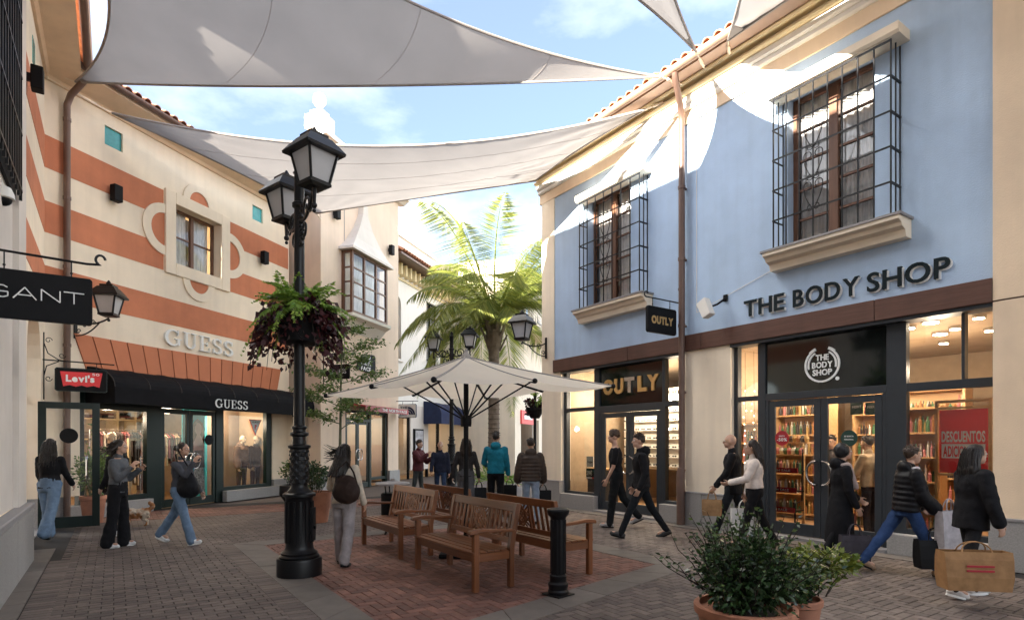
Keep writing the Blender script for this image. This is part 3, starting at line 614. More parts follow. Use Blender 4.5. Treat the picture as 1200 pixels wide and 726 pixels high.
# interiors
boxo('interior_floor', M['ifloor'], RB, -3.9, 4.9, .3, 5.2, .0, .05); boxo('interior_ceiling', M['iwall'], RB, -3.9, 4.9, .3, 5.2, 3.45, 3.5)
boxo('interior_wall', M['iwall'], RB, -3.9, 4.9, 5.2, 5.25, .05, 3.45); boxo('interior_wall', M['iwall'], RB, .4, .5, .3, 5.2, .05, 3.45); boxo('interior_wall', M['iwall'], RB, 4.9, 4.95, .3, 5.2, .05, 3.45); boxo('interior_wall', M['iwall'], RB, -3.95, -3.9, .3, 5.2, .05, 3.45)
for x, y, w, q in ((1.3,1.4,30,'above the left window display'),(2.4,1.1,34,'above the trolley of red trays'),(3.9,.8,26,'above the red poster'),(2.2,2.6,36,'in front of the back shelves'),(3.6,2.0,36,'over the middle of the shop')): lampglow('x', f.W(x, y, 3.45), w, 'warm round ceiling spot in the bath shop, '+q, size=.10)
for px, py, q in ((1066,383,'far left of the upper window'),(1119,384,'middle of the upper window'),(1147,371,'by the upper mullion'),(1160,386,'right edge of the upper window'),(1106,401,'lowest in the upper window')):
    x_, y_ = 3.2, 1.0
    for _ in range(60):                                  # where this sight line meets the ceiling
        x_, z_ = f.P(px, py, y_); y_ += (z_-3.42 if z_ > 3.42 else z_-3.42)*-0.6
        y_ = min(max(y_, .35), 4.8)
    t = thing('ceiling_lamp', 'warm ceiling spot in the bath shop, '+q, 'ceiling lamp', tuple(f.W(x_, y_, 3.45)), 0, 'spot lamps on the shop ceilings'); MB().lathe([(.09,0),(.09,.05),(.07,.055)], 12).build('lamp_housing', M['silver'], t, loc=(0,0,-.055)); MB().lathe([(.068,-.004),(.06,-.001)], 12).build('lamp_bulb', M['lamp_e'], t, loc=(0,0,-.056))
for x, y, w, q in ((-3.3,.9,38,'over the counter in the left window'),(-1.9,.9,56,'over the doorway'),(-.8,.9,38,'by the right window'),(-2.4,1.5,56,'in front of the wall of spectacles')): lampglow('x', f.W(x, y, 3.45), w, 'bright round ceiling spot in the eyewear shop, '+q, col=(1,.84,.64))
# ------------------------------------------------------------------ the striped building with the serif sign (left)
f = GUf; xL = -2.65; xR = 4.62
SB = thing('shop_building', 'cream building with terracotta stripes, a square window in a ring moulding and a black awning', 'building', (f.o[0], f.o[1], 0), f.rot)
win = (.38, 1.83, 6.06, 7.52)
tls = [(-1.41,-.99,8.15,8.57), (3.03,3.45,8.13,8.55)]
wall('upper_wall', M['cream'], SB, xL, xR, 3.0, 8.85, 0, .35, [win]+tls)
wall('shopfront_wall', M['cream'], SB, xL, xR+.2, .5, 3.0, 0, .35, [(-1.95, 3.86, 0, 2.72)])
for a, b, c, d in tls: boxo('teal_tile', M['teal'], SB, a, b, .05, .12, c, d)
STR = ((7.09,7.74),(5.80,6.43),(4.51,5.14))
def stripe_cut(x0, x1, z0, z1):
    boxo('painted_stripe', M['terra'], SB, x0, x1, -.006, .02, z0, z1)
wcx, wcz = 1.105, 6.785
for z0, z1 in STR:
    if z1 > 5.3: stripe_cut(xL, .06, z0, z1); stripe_cut(2.15, xR-.05, z0, z1)
    else: stripe_cut(xL, xR-.05, z0, z1)
# window surround and ring mouldings
fr = MB()
o0, o1, p0, p1 = .08, 2.13, 5.76, 7.81
fr.box(o0, win[0], -.06, .05, p0, p1); fr.box(win[1], o1, -.06, .05, p0, p1); fr.box(win[0], win[1], -.06, .05, win[3], p1); fr.box(win[0], win[1], -.06, .05, p0, win[2])
fr.build('window_surround', M['cream'], SB, fix=False, bevel=.012)
def ringseg(cx, cz, r0, r1, t0, t1): 
    mb = MB(); ringarc(mb, cx, cz, r0, r1, t0, t1, -.038, .02, 18); mb.build('ring_moulding', M['cream'], SB)
def disc(cx, cz, r, t0, t1):
    n = 16; mb = MB(); mb.prism([(cx+r*math.cos(t0+(t1-t0)*i/n), cz+r*math.sin(t0+(t1-t0)*i/n)) for i in range(n+1)], lambda a, b, d: (a, d, b), -.010, .015); mb.build('ring_infill', M['terra'], SB)
for cx, cz, t0, t1 in ((.10,wcz,90,270),(2.11,wcz,-90,90),(wcx,7.79,0,180),(wcx,5.78,180,360)):
    r1 = .50 if cx == wcx else .62; q = .30 if cx == wcx else .40
    ringseg(cx, cz, q+.0, r1, R(t0), R(t1)); disc(cx, cz, q, R(t0), R(t1))
    if cx != wcx:
        pass
yd = .22
boxo('window_backing', M['dark'], SB, win[0]-.1, win[1]+.1, .8, .82, win[2]-.1, win[3]+.1)
w = .07; wf = MB().box(win[0],win[0]+w,yd,yd+.07,win[2],win[3]).box(win[1]-w,win[1],yd,yd+.07,win[2],win[3]).box(win[0]+w,win[1]-w,yd,yd+.07,win[3]-w,win[3]).box(win[0]+w,win[1]-w,yd,yd+.07,win[2],win[2]+w).box(wcx-.05,wcx+.05,yd-.015,yd+.06,win[2]+w,win[3]-w).build('window_frame', M['wood'], SB, fix=False, bevel=.006)
for a, b in ((win[0]+w, wcx-.05), (wcx+.05, win[1]-w)):
    MB().box(a, b, yd+.01, yd+.05, 6.80, 6.84).build('glazing_bar', M['wood'], wf, fix=False)
    for c, d in ((win[2]+w, 6.80), (6.84, win[3]-w)): pane(wf, a, b, c, d, yd+.03, name='window_pane')
    xs = np.linspace(a, b, 22); cm = MB()
    for i in range(21): cm.quad((xs[i], yd+.14+.022*math.sin(i*1.3), win[2]), (xs[i+1], yd+.14+.022*math.sin((i+1)*1.3), win[2]), (xs[i+1], yd+.14+.022*math.sin((i+1)*1.3), win[3]), (xs[i], yd+.14+.022*math.sin(i*1.3), win[3]))
    cm.build('curtain', M['curtain'], SB, smooth=True, fix=False)
boxo('window_sill', M['cream'], SB, win[0], win[1], -.03, .22, win[2]-.04, win[2]+.005)
# terracotta splayed panels over the awning
tx = np.linspace(-2.10, 4.22, 17); bx = np.linspace(-1.78, 4.0, 17)
for i in range(16):
    g = .014; MB().prism([(tx[i]+g, 3.885), (tx[i+1]-g, 3.885), (bx[i+1]-g, 3.0), (bx[i]+g, 3.0)], lambda a, b, d: (a, d, b), -.03, .02).build('terracotta_panel', M['terra2'], SB)
MB().prism([(tx[0]+.02, 3.86), (tx[16]-.02, 3.86), (bx[16]-.02, 3.0), (bx[0]+.02, 3.0)], lambda a, b, d: (a, d, b), -.010, .015).build('panel_backing', mat('terracotta_joint', (.20,.06,.035), .9), SB)
seriftext('GUESS', SB, M['wht'], .06, 2.24, 4.0, .40, 0, .06)
# barrel awning
def awning(name, x0, x1, zt, zv, zb, d, bays, parent, m):
    n = 8; prof = [(0, zt)]+[(-d*math.sin(t), zv+(zt-zv)*math.cos(t)) for t in np.linspace(.15, math.pi/2, n)]
    for i in range(bays):
        a = x0+(x1-x0)*i/bays; b = x0+(x1-x0)*(i+1)/bays; mb = MB()
        for j in range(len(prof)-1):
            (y0, z0), (y1, z1) = prof[j], prof[j+1]; mb.quad((a,y0,z0),(b,y0,z0),(b,y1,z1),(a,y1,z1))
        mb.build('awning_bay', m, parent, smooth=True)
        MB().tube([(a, y-.004, z+.004) for y, z in prof], .011, 5).build('awning_seam', M['dark'], parent)
    for a in (x0, x1):
        MB().prism([(0, zb)]+[(0, zt)]+prof[1:]+[(-d, zb)], lambda y, z, dd: (a+dd, y, z), -.006, .006).build('awning_side', m, parent)
    boxo('awning_valance', m, parent, x0, x1, -d-.012, -d+.004, zb, zv)
AW = thing('awning', 'long black barrel awning with the white serif name, over the lit shop windows', 'awning', (f.o[0], f.o[1], 0), f.rot)
awning('a', -1.82, 4.78, 3.22, 2.78, 2.44, .82, 8, AW, M['awn'])
xg0, xg1 = f.P(252, 478, -.83)[0], f.P(290, 478, -.83)[0]
seriftext('GUESS', AW, M['wht'], xg0, xg1, 2.50, .22, -.834, .012)
# shopfront
D = M['dgreen']
bars('shopfront_frame', SB, D, [(-1.95,-1.83,0,2.72),(-.36,.04,.0,2.72),(1.72,1.98,0,2.72),(3.64,3.86,.30,2.72),(-1.83,-.36,2.34,2.72),(.04,1.72,2.46,2.72),(1.98,3.64,2.52,2.72),(-1.83,-.36,.30,.42),(1.98,3.64,.30,.40)], .03, .16)
bars('stone_riser', SB, M['stone'], [(-2.3,-.30,0,.30),(1.94,4.7,0,.30)], -.12, .2, .01)
bars('plinth_stone', SB, M['stone'], [(xL,-2.3,0,.5),(3.86,4.75,0,.5)], -.06, .3, .01)
for a, b, c, d in ((-1.83,-.36,.42,2.34),(1.98,3.64,.40,2.52)): pane(SB, a, b, c, d, .09)
def gdoor(x0, x1, hx, s):
    d = MB().box(x0,x0+.09,.05,.10,.03,2.45).box(x1-.09,x1,.05,.10,.03,2.45).box(x0+.09,x1-.09,.05,.10,2.33,2.45).box(x0+.09,x1-.09,.05,.10,.03,.22).build('shop_door', D, SB, fix=False, bevel=.004)
    pane(d, x0+.09, x1-.09, .22, 2.33, .075); MB().tube([(hx+s*.15*math.sin(t), .0-.05, 1.15-.2*math.cos(t)) for t in np.linspace(0, 2*math.pi, 20)], .014, 7).build('door_handle', M['silver'], d, smooth=True)
gdoor(.05, .87, .80, -1); gdoor(.89, 1.71, .96, 1)
boxo('interior_floor', M['ifloor'], SB, -1.95, 3.9, .1, 5, 0, .03); boxo('interior_ceiling', M['iwall'], SB, -1.95, 3.9, .3, 5, 2.95, 3.0); boxo('interior_wall', M['iwall'], SB, -1.95, 3.9, 5, 5.05, 0, 2.95)
boxo('interior_wall', M['iwall'], SB, -2.0, -1.95, .3, 5, 0, 2.95); boxo('interior_wall', M['iwall'], SB, 3.86, 3.9, .3, 5, 0, 2.95)
boxo('display_backdrop', mat('taupe_backdrop', (.26,.20,.15), .8, var=.1), SB, 2.0, 3.86, 1.25, 1.30, .03, 2.9); boxo('display_backdrop', mat('turquoise_backdrop', (.02,.42,.50), .6), SB, 1.75, 2.55, 1.18, 1.24, .03, 2.9)
for x, y, w_, q in ((-.9,1.0,56,'over the left window display'),(.4,2.3,60,'over the clothes rails'),(1.2,1.2,44,'just inside the glass doors'),(2.9,.7,34,'over the mannequins in the right window')): lampglow('x', f.W(x, y, 2.95), w_, 'warm round ceiling spot behind the black awning, '+q, size=.07)
# eaves
MB().extrude_x([(0,8.85),(-.05,8.85),(-.10,8.92),(-.62,9.02),(-.62,9.10),(.35,9.10),(.35,8.85)], xL-.4, xR+.3).build('eaves_soffit', M['beige'], SB)
gp2 = [(-.70+.08*math.cos(t), 9.13+.08*math.sin(t)) for t in np.linspace(math.pi, 2*math.pi, 9)]+[(-.70+.066*math.cos(t), 9.13+.066*math.sin(t)) for t in np.linspace(2*math.pi, math.pi, 9)]
MB().extrude_x(gp2, xL-.1, xR+.3).build('gutter', M['pipe'], SB)
tiles(SB, xL-.3, xR+.3, -.66, 9.17, rows=4)
boxo('rear_wall', M['cream'], SB, xL, xR, 5.6, 5.8, 0, 8.85); boxo('roof_deck', M['cream'], SB, xL, xR, .3, 5.8, 8.84, 8.9)
boxo('end_wall', M['cream'], SB, xR-.3, xR, .35, 5.6, 0, 8.85)
pd = MB().tube([(-2.2,-.55,9.06),(-2.22,-.45,8.92),(-2.26,-.18,8.70),(-2.28,-.10,8.5),(-2.28,-.10,.02)], .062, 10); pd.build('downpipe', M['pipe'], SB, smooth=True)
for z in (8.2, 6.6, 5.2, 3.6): MB().tube([(-2.28,-.10,z-.03),(-2.28,-.10,z+.03)], .074, 10).build('pipe_bracket', M['pipe'], SB)
def sconce(face, px, py, label, h=.36, w=.2):
    x, z = face.P(px, py, -.1); p = face.W(x, 0, z); t = thing('wall_sconce', label, 'wall light', p, face.rot, 'black box lights on the upper walls')
    MB().box(-.03,.03,-.08,0,-.06,.06).build('mounting_arm', M['black'], t)
    MB().prism([(-.5*w,-.22),(.5*w,-.22),(.5*w,-.06),(-.5*w,-.06)], lambda a, b, d: (a, b, d), -h/2, h/2).build('lamp_body', M['blackmat'], t, bevel=.012)
sconce(GUf, 135, 227, 'black box sconce on the top terracotta stripe left of the ringed window'); sconce(GUf, 309, 302, 'black box sconce on a terracotta stripe right of the ringed window')
# ------------------------------------------------------------------ the near left building with stripes and an arched doorway
f = LVf
LB = thing('shop_building', 'near left facade with terracotta stripes and a dark green arched doorway standing open', 'building', (f.o[0], f.o[1], 0), f.rot)
ax0, ax1, zs = -2.86, -.67, 2.95; rr = (ax1-ax0)/2; axc = (ax0+ax1)/2
wall('upper_wall', M['cream'], LB, -4.7, 0, 4.2, 9.1, 0, .4)
wall('lower_wall', M['cream'], LB, -4.7, 0, .55, 4.2, 0, .4, [(ax0, ax1, 0, 4.2)])
n = 14; arcp = [(axc+rr*math.cos(t), zs+rr*math.sin(t)) for t in np.linspace(0, math.pi, n+1)]; mb = MB()
for i in range(n):
    (a, b), (c, d) = arcp[i], arcp[i+1]; mb.prism([(a, b), (c, d), (c, 4.2), (a, 4.2)], lambda x, z, y: (x, y, z), 0, .4)
mb.build('arch_head', M['cream'], LB)
for z0, z1 in STR: boxo('painted_stripe', M['terra'], LB, -4.7, 0, -.006, .02, z0, z1)
bars('plinth_stone', LB, M['stone'], [(-4.62,ax0,0,.55),(ax1,0,0,.55)], -.05, .39, .01)
bars('doorway_frame', LB, D, [(ax0,ax0+.10,0,zs),(ax1-.10,ax1,0,zs),(ax0+.1,ax1-.1,2.40,2.52)], .26, .38)
mb = MB(); ringarc(mb, axc, zs, rr-.10, rr, 0, math.pi, .26, .38, 18); mb.box(axc-.05, axc+.05, .27, .37, 2.52, zs+rr-.1); mb.build('arched_fanlight', D, LB)
pane(LB, ax0+.1, ax1-.1, 2.52, zs+rr-.2, .33)
boxo('door_threshold', M['trim'], LB, ax0, ax1, -.03, .4, -.01, .012)
d = MB().box(ax0+.1,ax0+.2,.28,.33,.03,2.38).box(axc-.10,axc,.28,.33,.03,2.38).box(ax0+.2,axc-.1,.28,.33,2.26,2.38).box(ax0+.2,axc-.1,.28,.33,.03,.25).build('fixed_door', D, LB, fix=False); pane(d, ax0+.2, axc-.1, .25, 2.26, .305)
# open leaf swings out square to the wall
LF = MB(); lx = -1.22
LF.box(lx-.03,lx+.03,-.92,-.80,.04,2.36).box(lx-.03,lx+.03,-.12,0,.04,2.36).box(lx-.03,lx+.03,-.80,-.12,2.24,2.36).box(lx-.03,lx+.03,-.80,-.12,.04,.24)
lf = LF.build('open_door', D, LB, fix=False, bevel=.004)
MB().quad((lx,-.80,.24),(lx,-.12,.24),(lx,-.12,2.24),(lx,-.80,2.24)).build('glass_pane', M['glass'], lf, fix=False)
MB().tube([(lx-.06,-.72,.95),(lx-.10,-.72,1.0),(lx-.10,-.72,1.3),(lx-.06,-.72,1.35)], .018, 8).build('door_handle', M['silver'], lf)
MB().lathe([(.14,-.006),(.14,.006)], 24).build('round_door_sign', M['blackmat'], lf, loc=(lx-.012,-.45,1.74), rot=(0, R(90), 0))
boxo('interior_floor', M['ifloor'], LB, -4.5, -.2, .4, 4, 0, .03); boxo('interior_wall', M['dark'], LB, -4.5, -.2, 4, 4.1, 0, 4.2); boxo('interior_ceiling', M['iwall'], LB, -4.5, -.2, .4, 4, 4.2, 4.3)
MB().extrude_x([(0,8.9),(-.05,8.9),(-.10,8.95),(-.60,9.02),(-.60,9.10),(.35,9.10),(.35,8.9)], -4.6, .12).build('eaves_soffit', M['beige'], LB)
MB().extrude_x([(a-.02, b) for a, b in gp2], -4.6, .35).build('gutter', M['pipe'], LB); tiles(LB, -4.6, .2, -.66, 9.17, rows=4)
boxo('roof_deck', M['cream'], LB, -4.7, 0, .3, 6, 9.0, 9.06); boxo('rear_wall', M['cream'], LB, -4.7, 0, 6, 6.2, 0, 9)
boxo('teal_tile', M['teal'], LB, -2.1, -1.75, -.008, .02, 8.05, 8.5)
sconce(LVf, 40, 92, 'black box sconce on the near left facade just under its eaves')
# ------------------------------------------------------------------ pilaster and shuttered window at the left edge
NB = thing('shop_building', 'pale pilaster with a dark barred window at the extreme left edge', 'building', (f.o[0], f.o[1], 0), f.rot)
boxo('pilaster', M['pink2'], NB, -5.35, -4.62, -.16, .5, .80, 10.85); boxo('outer_wall', M['pink2'], NB, -34, -5.35, -.10, .5, .80, 10.85); boxo('roof_deck', M['pink2'], NB, -34, -4.7, .5, 8, 10.6, 10.8); boxo('end_wall', M['pink2'], NB, -5.0, -4.7, .5, 8, 9.1, 10.4)
bars('plinth_stone', NB, M['stone'], [(-6.2,-4.58,0,.72),(-34,-6.21,0,.72)], -.24, -.052, .012); bars('plinth_cap', NB, M['trim'], [(-34,-4.56,.72,.80)], -.25, -.1, .012)
wn = boxo('window_frame', M['blackmat'], NB, -7.4, -5.42, -.14, -.104, 4.6, 8.3)
for k in range(11): boxo('window_bar', M['black'], wn, -7.35+k*.19, -7.32+k*.19, -.20, -.17, 4.6, 8.3)
for k in range(6): boxo('window_bar', M['black'], wn, -7.4, -5.42, -.205, -.195, 4.7+k*.7, 4.73+k*.7)
# ------------------------------------------------------------------ beige tower
f = BTf
BT = thing('tower_building', 'pinkish beige tower house with a small oriel bay under a white flared hood', 'building', (f.o[0], f.o[1], 0), f.rot)
h = 11.1
wall('front_wall', M['pink'], BT, 0, 5.0, .55, h, 0, .35, [(1.35, 4.2, 0, 2.75)])
boxo('side_wall', M['pink'], BT, 0, .35, .35, 6, .3, h); boxo('side_wall', M['pink'], BT, 4.65, 5.0, .35, 6, .3, h); boxo('rear_wall', M['pink'], BT, 0, 5, 6, 6.3, 0, h); boxo('roof_deck', M['pink'], BT, .3, 4.7, .3, 6, h-.1, h-.02)
bars('plinth_stone', BT, M['stone'], [(-.05,1.32,0,.55),(4.22,5.03,0,.55)], -.06, .34, .01)
MB().box(1.27,1.29,-.012,.02,4.6,h-.2).build('wall_cable', M['trim'], BT)
MB().extrude_x([(.1,h),(-.12,h),(-.30,h+.14),(-.36,h+.14),(-.36,h+.30),(.1,h+.30)], -.25, 5.28).build('cornice', M['white'], BT)
boxo('parapet', M['white'], BT, -.1, 5.1, -.12, .3, h+.30, h+.5)
fx = -.0
mb = MB().box(fx-.1, fx+.55, -.15, .55, h+.5, h+.95).box(fx+.02, fx+.43, -.03, .43, h+.95, h+1.12); mb.build('parapet_pier', M['white'], BT, fix=False, bevel=.02)
MB().lathe([(.08,0),(.10,.05),(.07,.1),(.20,.28),(.22,.38),(.18,.52),(.05,.6)], 14).build('ball_finial', M['white'], BT, smooth=True, loc=(fx+.22, .2, h+1.12))
# oriel
x0, x1, z0, z1, dp = 1.12, 3.42, 5.95, 8.05, .42
mb = MB(); K = 7
hood = [(0, 10.15, .10, .22), (.25, 9.6, .16, .22), (.5, 9.1, .42, .27), (.75, 8.55, .85, .38), (.9, 8.25, 1.15, .5), (1, 8.12, 1.33, .58), (1, 8.04, 1.33, .58)]
xc = (x0+x1)/2; rows = []
for _, z, hw, dd in hood: rows.append([(xc-hw, 0, z), (xc-hw, -dd, z), (xc+hw, -dd, z), (xc+hw, 0, z)])
for i in range(len(rows)-1):
    for j in range(3): mb.quad(rows[i][j], rows[i+1][j], rows[i+1][j+1], rows[i][j+1])
mb.quad(*rows[-1]); mb.quad(*rows[0]); mb.build('flared_hood', M['pink2'], BT)
fr = MB(); w = .09
for a in (x0, x1-w): fr.box(a, a+w, -dp, -dp+w, z0, z1); fr.box(a, a+w, -.09, 0, z0, z1)
for a in (x0+(x1-x0)/3, x0+2*(x1-x0)/3): fr.box(a-.04, a+.04, -dp, -dp+.08, z0, z1)
for a in (z0, z1-w): fr.box(x0+w, x1-w, -dp, -dp+w, a, a+w); fr.box(x0, x0+w, -dp+w, -.09, a, a+w); fr.box(x1-w, x1, -dp+w, -.09, a, a+w)
OR = fr.build('oriel_frame', M['wood'], BT, fix=False)
zz = np.linspace(z0+w, z1-w, 5); xx = np.linspace(x0+.05, x1-.05, 4)
for k in range(4):
    if k: MB().box(x0+w, x1-w, -dp+.01, -dp+.05, zz[k]-.025, zz[k]+.025).box(x0+.02, x0+.06, -dp+w, -.09, zz[k]-.025, zz[k]+.025).build('glazing_bar', M['wood'], OR, fix=False)
    for j in range(3): pane(OR, xx[j]+.03, xx[j+1]-.03, zz[k]+.02, zz[k+1]-.02, -dp+.035, name='oriel_pane')
    MB().quad((x0+.04,-dp+w,zz[k]+.02),(x0+.04,-.09,zz[k]+.02),(x0+.04,-.09,zz[k+1]-.02),(x0+.04,-dp+w,zz[k+1]-.02)).build('oriel_pane', M['glass'], OR, fix=False)
MB().quad((x0+.1,-.02,z0),(x1-.1,-.02,z0),(x1-.1,-.02,z1),(x0+.1,-.02,z1)).build('curtain', M['curtain'], BT, fix=False)
MB().extrude_x([(0,z0-.55),(-.12,z0-.42),(-.30,z0-.22),(-.50,z0-.12),(-.52,z0-.02),(0,z0-.02)], x0-.1, x1+.1).build('oriel_sill', M['white'], BT)
sconce(BTf, 394, 250, 'black box sconce on the pinkish tower, just below the shade sail'); sconce(BTf, 458, 293, 'black box sconce right of the oriel bay on the tower')
# shop entrance
bars('shopfront_frame', BT, D, [(1.35,1.5,0,2.75),(2.95,3.08,0,2.75),(4.08,4.2,0,2.75),(1.5,2.95,2.36,2.46),(1.5,2.95,2.65,2.75),(3.08,4.08,2.65,2.75),(3.08,4.08,.25,.35)], .05, .2)
for a, b, hx in ((1.5,2.22,2.14),(2.23,2.95,2.32)):
    d = MB().box(a,a+.08,.08,.13,.03,2.35).box(b-.08,b,.08,.13,.03,2.35).box(a+.08,b-.08,.08,.13,2.26,2.35).box(a+.08,b-.08,.08,.13,.03,.2).build('shop_door', D, BT, fix=False); pane(d, a+.08, b-.08, .2, 2.26, .1)
    MB().tube([(hx+.13*math.sin(t), .02, 1.2-.19*math.cos(t)) for t in np.linspace(0, 2*math.pi, 18)], .014, 7).build('door_handle', M['silver'], d)
pane(BT, 3.08, 4.08, .35, 2.65, .12); pane(BT, 1.5, 2.95, 2.46, 2.65, .12)
boxo('interior_floor', M['ifloor'], BT, 1, 4.5, .35, 4, 0, .03); boxo('interior_wall', mat('dim_shop_wall', (.30,.22,.15), .8, var=.2), BT, 1, 4.5, 3.2, 3.25, 0, 3); boxo('interior_ceiling', M['iwall'], BT, 1, 4.5, .35, 4, 2.95, 3.0)
lampglow('x', f.W(2.4, 1.6, 2.95), 10, 'warm round ceiling spot behind the green doors of the tower, nearer the doors', size=.07); lampglow('x', f.W(3.6, 1.2, 2.95), 9, 'warm round ceiling spot in the tower shop, by its right window', size=.07)
rp = thing('awning', 'small dark red shop canopy with white lettering beside the green tower doors', 'awning', (f.o[0], f.o[1], 0), f.rot)
MB().extrude_x([(0,2.98),(-.85,2.86),(-.85,2.68),(-.83,2.68),(-.83,2.82),(0,2.92)], 1.25, 4.25).build('canopy_cloth', M['dred'], rp)
text('THE NORTH FACE', rp, M['wht'], 2.3, 4.1, 2.72, .10, -.852, .008, bold=.01, each=False, name='lettering')
# wall emblem: black half dome of three curved bands with lettering
ex, ez = f.P(428, 426, 0); mb = MB()
E_ = thing('wall_emblem', 'black half dome shop emblem on the pinkish tower wall above the parasol', 'emblem', f.W(ex, -.03, ez), f.rot)
P = [(-.62,-.25)]+[(-.62+1.15*(1-math.cos(t)), -.25+.62*math.sin(t)) for t in np.linspace(.5, 1.57, 7)]+[(.62,.30),(.62,-.33),(.2,-.33)]
MB().prism(P, lambda a, b, d: (a, d, b), -.02, .02).build('emblem_plate', M['blackmat'], E_)
for s_, z_ in (('THE', .13), ('NORTH', -.06), ('FACE', -.25)): text(s_, E_, M['wht'], -.35, .28, z_, .14, -.022, .008, bold=.02, each=False, name='lettering')
# ------------------------------------------------------------------ white row with the tiled eave, stretching behind the palm
f = WHf
WB = thing('row_building', 'white rendered row with a tiled eave over brackets and an arched window, behind the palm', 'building', (f.o[0], f.o[1], 0), f.rot)
wall('front_wall', M['white'], WB, .2, 24, 3.3, 9.25, .6, .95, [(1.0, 1.75, 5.2, 7.9)]+[(4.2+k*1.5, 5.45+k*1.5, 4.9, 8.3) for k in range(6)])
wall('front_wall', M['pink2'], WB, .2, 24, .4, 3.3, .6, .95, [(1.2,2.6,0,2.8),(4.4,9.0,0,2.75),(11.4,16,0,2.8)])
n = 8; rr = .375; arcp = [(1.375+rr*math.cos(t), 7.525+rr*math.sin(t)) for t in np.linspace(0, math.pi, n+1)]; mb = MB()
for i in range(n):
    (a, b), (c, d) = arcp[i], arcp[i+1]; mb.prism([(a, b), (c, d), (c, 7.9), (a, 7.9)], lambda x, z, y: (x, y, z), .6, .95)
mb.build('arch_head', M['white'], WB)
wf = MB().box(1.0,1.08,.78,.84,5.2,7.9).box(1.67,1.75,.78,.84,5.2,7.9).box(1.08,1.67,.78,.84,5.2,5.3).box(1.34,1.41,.78,.84,5.3,7.9).build('window_frame', M['wood'], WB, fix=False); pane(wf, 1.0, 1.75, 5.2, 7.9, .82, M['dglass'], 'window_pane'); boxo('window_backing', M['dark'], WB, .9, 1.85, 1.1, 1.12, 5.1, 8)
boxo('window_sill', M['white'], WB, .9, 1.85, .5, .8, 5.1, 5.2)
for k in range(22): boxo('eaves_bracket', M['yellow'], WB, .35+k*.42, .47+k*.42, .28, .6, 8.75, 9.2)
boxo('frieze_band', M['yellow'], WB, .2, 24, .55, .6, 8.6, 8.7); boxo('eaves_beam', M['pipe'], WB, .2, 24, -.25, .6, 9.25, 9.33)
tiles(WB, .2, 14, -.25, 9.38, pitch=.55, rows=4)
boxo('upper_parapet', M['white'], WB, .2, 24, 1.6, 1.9, 9.25, 11.2); boxo('parapet_cap', M['white'], WB, .15, 24, 1.52, 1.98, 11.2, 11.32); boxo('chimney', M['white'], WB, 4.2, 5.2, 1.5, 2.3, 11.32, 12.0)
boxo('rear_wall', M['white'], WB, .2, 24, 6, 6.3, 0, 9.25); boxo('roof_deck', M['white'], WB, .2, 24, .9, 6.2, 9.2, 9.25)
bars('shop_window_frame', WB, M['blackmat'], [(1.2,1.28,0,2.8),(2.52,2.6,0,2.8),(1.28,2.52,2.7,2.8)], .65, .75); pane(WB, 1.28, 2.52, .2, 2.7, .7)
bars('shop_window_frame', WB, M['blackmat'], [(4.4,4.5,0,2.75),(5.6,5.72,0,2.75),(7.2,7.32,0,2.75),(8.9,9.0,0,2.75),(11.4,11.55,0,2.8),(13.5,13.65,0,2.8),(15.85,16,0,2.8),(11.55,15.85,2.68,2.8)], .65, .78)
for a, b, c in ((4.5,8.9,2.7),(11.55,15.85,2.68)): pane(WB, a, b, .1, c, .7)
boxo('interior_wall', M['iwall'], WB, 1, 9.2, 2.2, 2.25, 0, 3); boxo('interior_wall', M['iwall'], WB, 11.2, 16.2, 2.2, 2.25, 0, 3); boxo('interior_ceiling', M['iwall'], WB, 1, 16.2, .95, 2.3, 2.95, 3.0); boxo('interior_floor', M['ifloor'], WB, 1, 16.2, .9, 2.3, 0, .03)
for x, q in ((2,'beside the poster frame'),(5.2,'left under the navy awning'),(8.1,'right under the navy awning'),(12.8,'beyond the palm trunk'),(14.8,'farthest along')): lampglow('x', f.W(x, 1.4, 2.95), 14, 'warm round ceiling spot in the white row of shops, '+q, size=.07)
fr = MB().box(2.85,3.75,.52,.6,.75,2.25).build('poster_frame', M['blackmat'], WB); MB().box(2.92,3.68,.505,.515,.82,2.18).build('poster_sheet', mat('portrait_poster', (.45,.44,.46), .5, var=.5, vscale=3), fr)
na = thing('awning', 'navy blue barrel awning with white lettering, seen under the parasol', 'awning', tuple(f.W(0, .6)), f.rot)
awning('a', 3.9, 9.3, 3.55, 2.95, 2.5, .9, 5, na, M['navy']); text('Simple', na, M['wht'], 6.9, 8.9, 2.58, .26, -.915, .01, bold=.015)
rs = thing('shop_sign', 'square red shop sign with a white emblem on the white row behind the palm', 'sign', tuple(f.W(13.2, .56, 4.4)), f.rot)
boxo('sign_board', M['red'], rs, -1.6, 1.6, -.06, 0, -.65, .55); MB().prism([(-.5,-.25),(-.42,.3),(-.2,.05),(0,.3),(.2,.05),(.42,.3),(.5,-.25),(.2,-.25),(.1,-.02),(-.1,-.02),(-.2,-.25)], lambda a, b, d: (a, d, b), -.08, -.05).build('sign_emblem', M['wht'], rs)
bs2 = thing('shop_sign', 'small dark projecting sign beside the palm trunk', 'sign', tuple(f.W(9.6, .3, 3.4)), f.rot); boxo('sign_board', M['navy'], bs2, -.03, .03, -.7, .2, -.25, .25); boxo('sign_arm', M['black'], bs2, -.02, .02, -.6, .3, .25, .29)
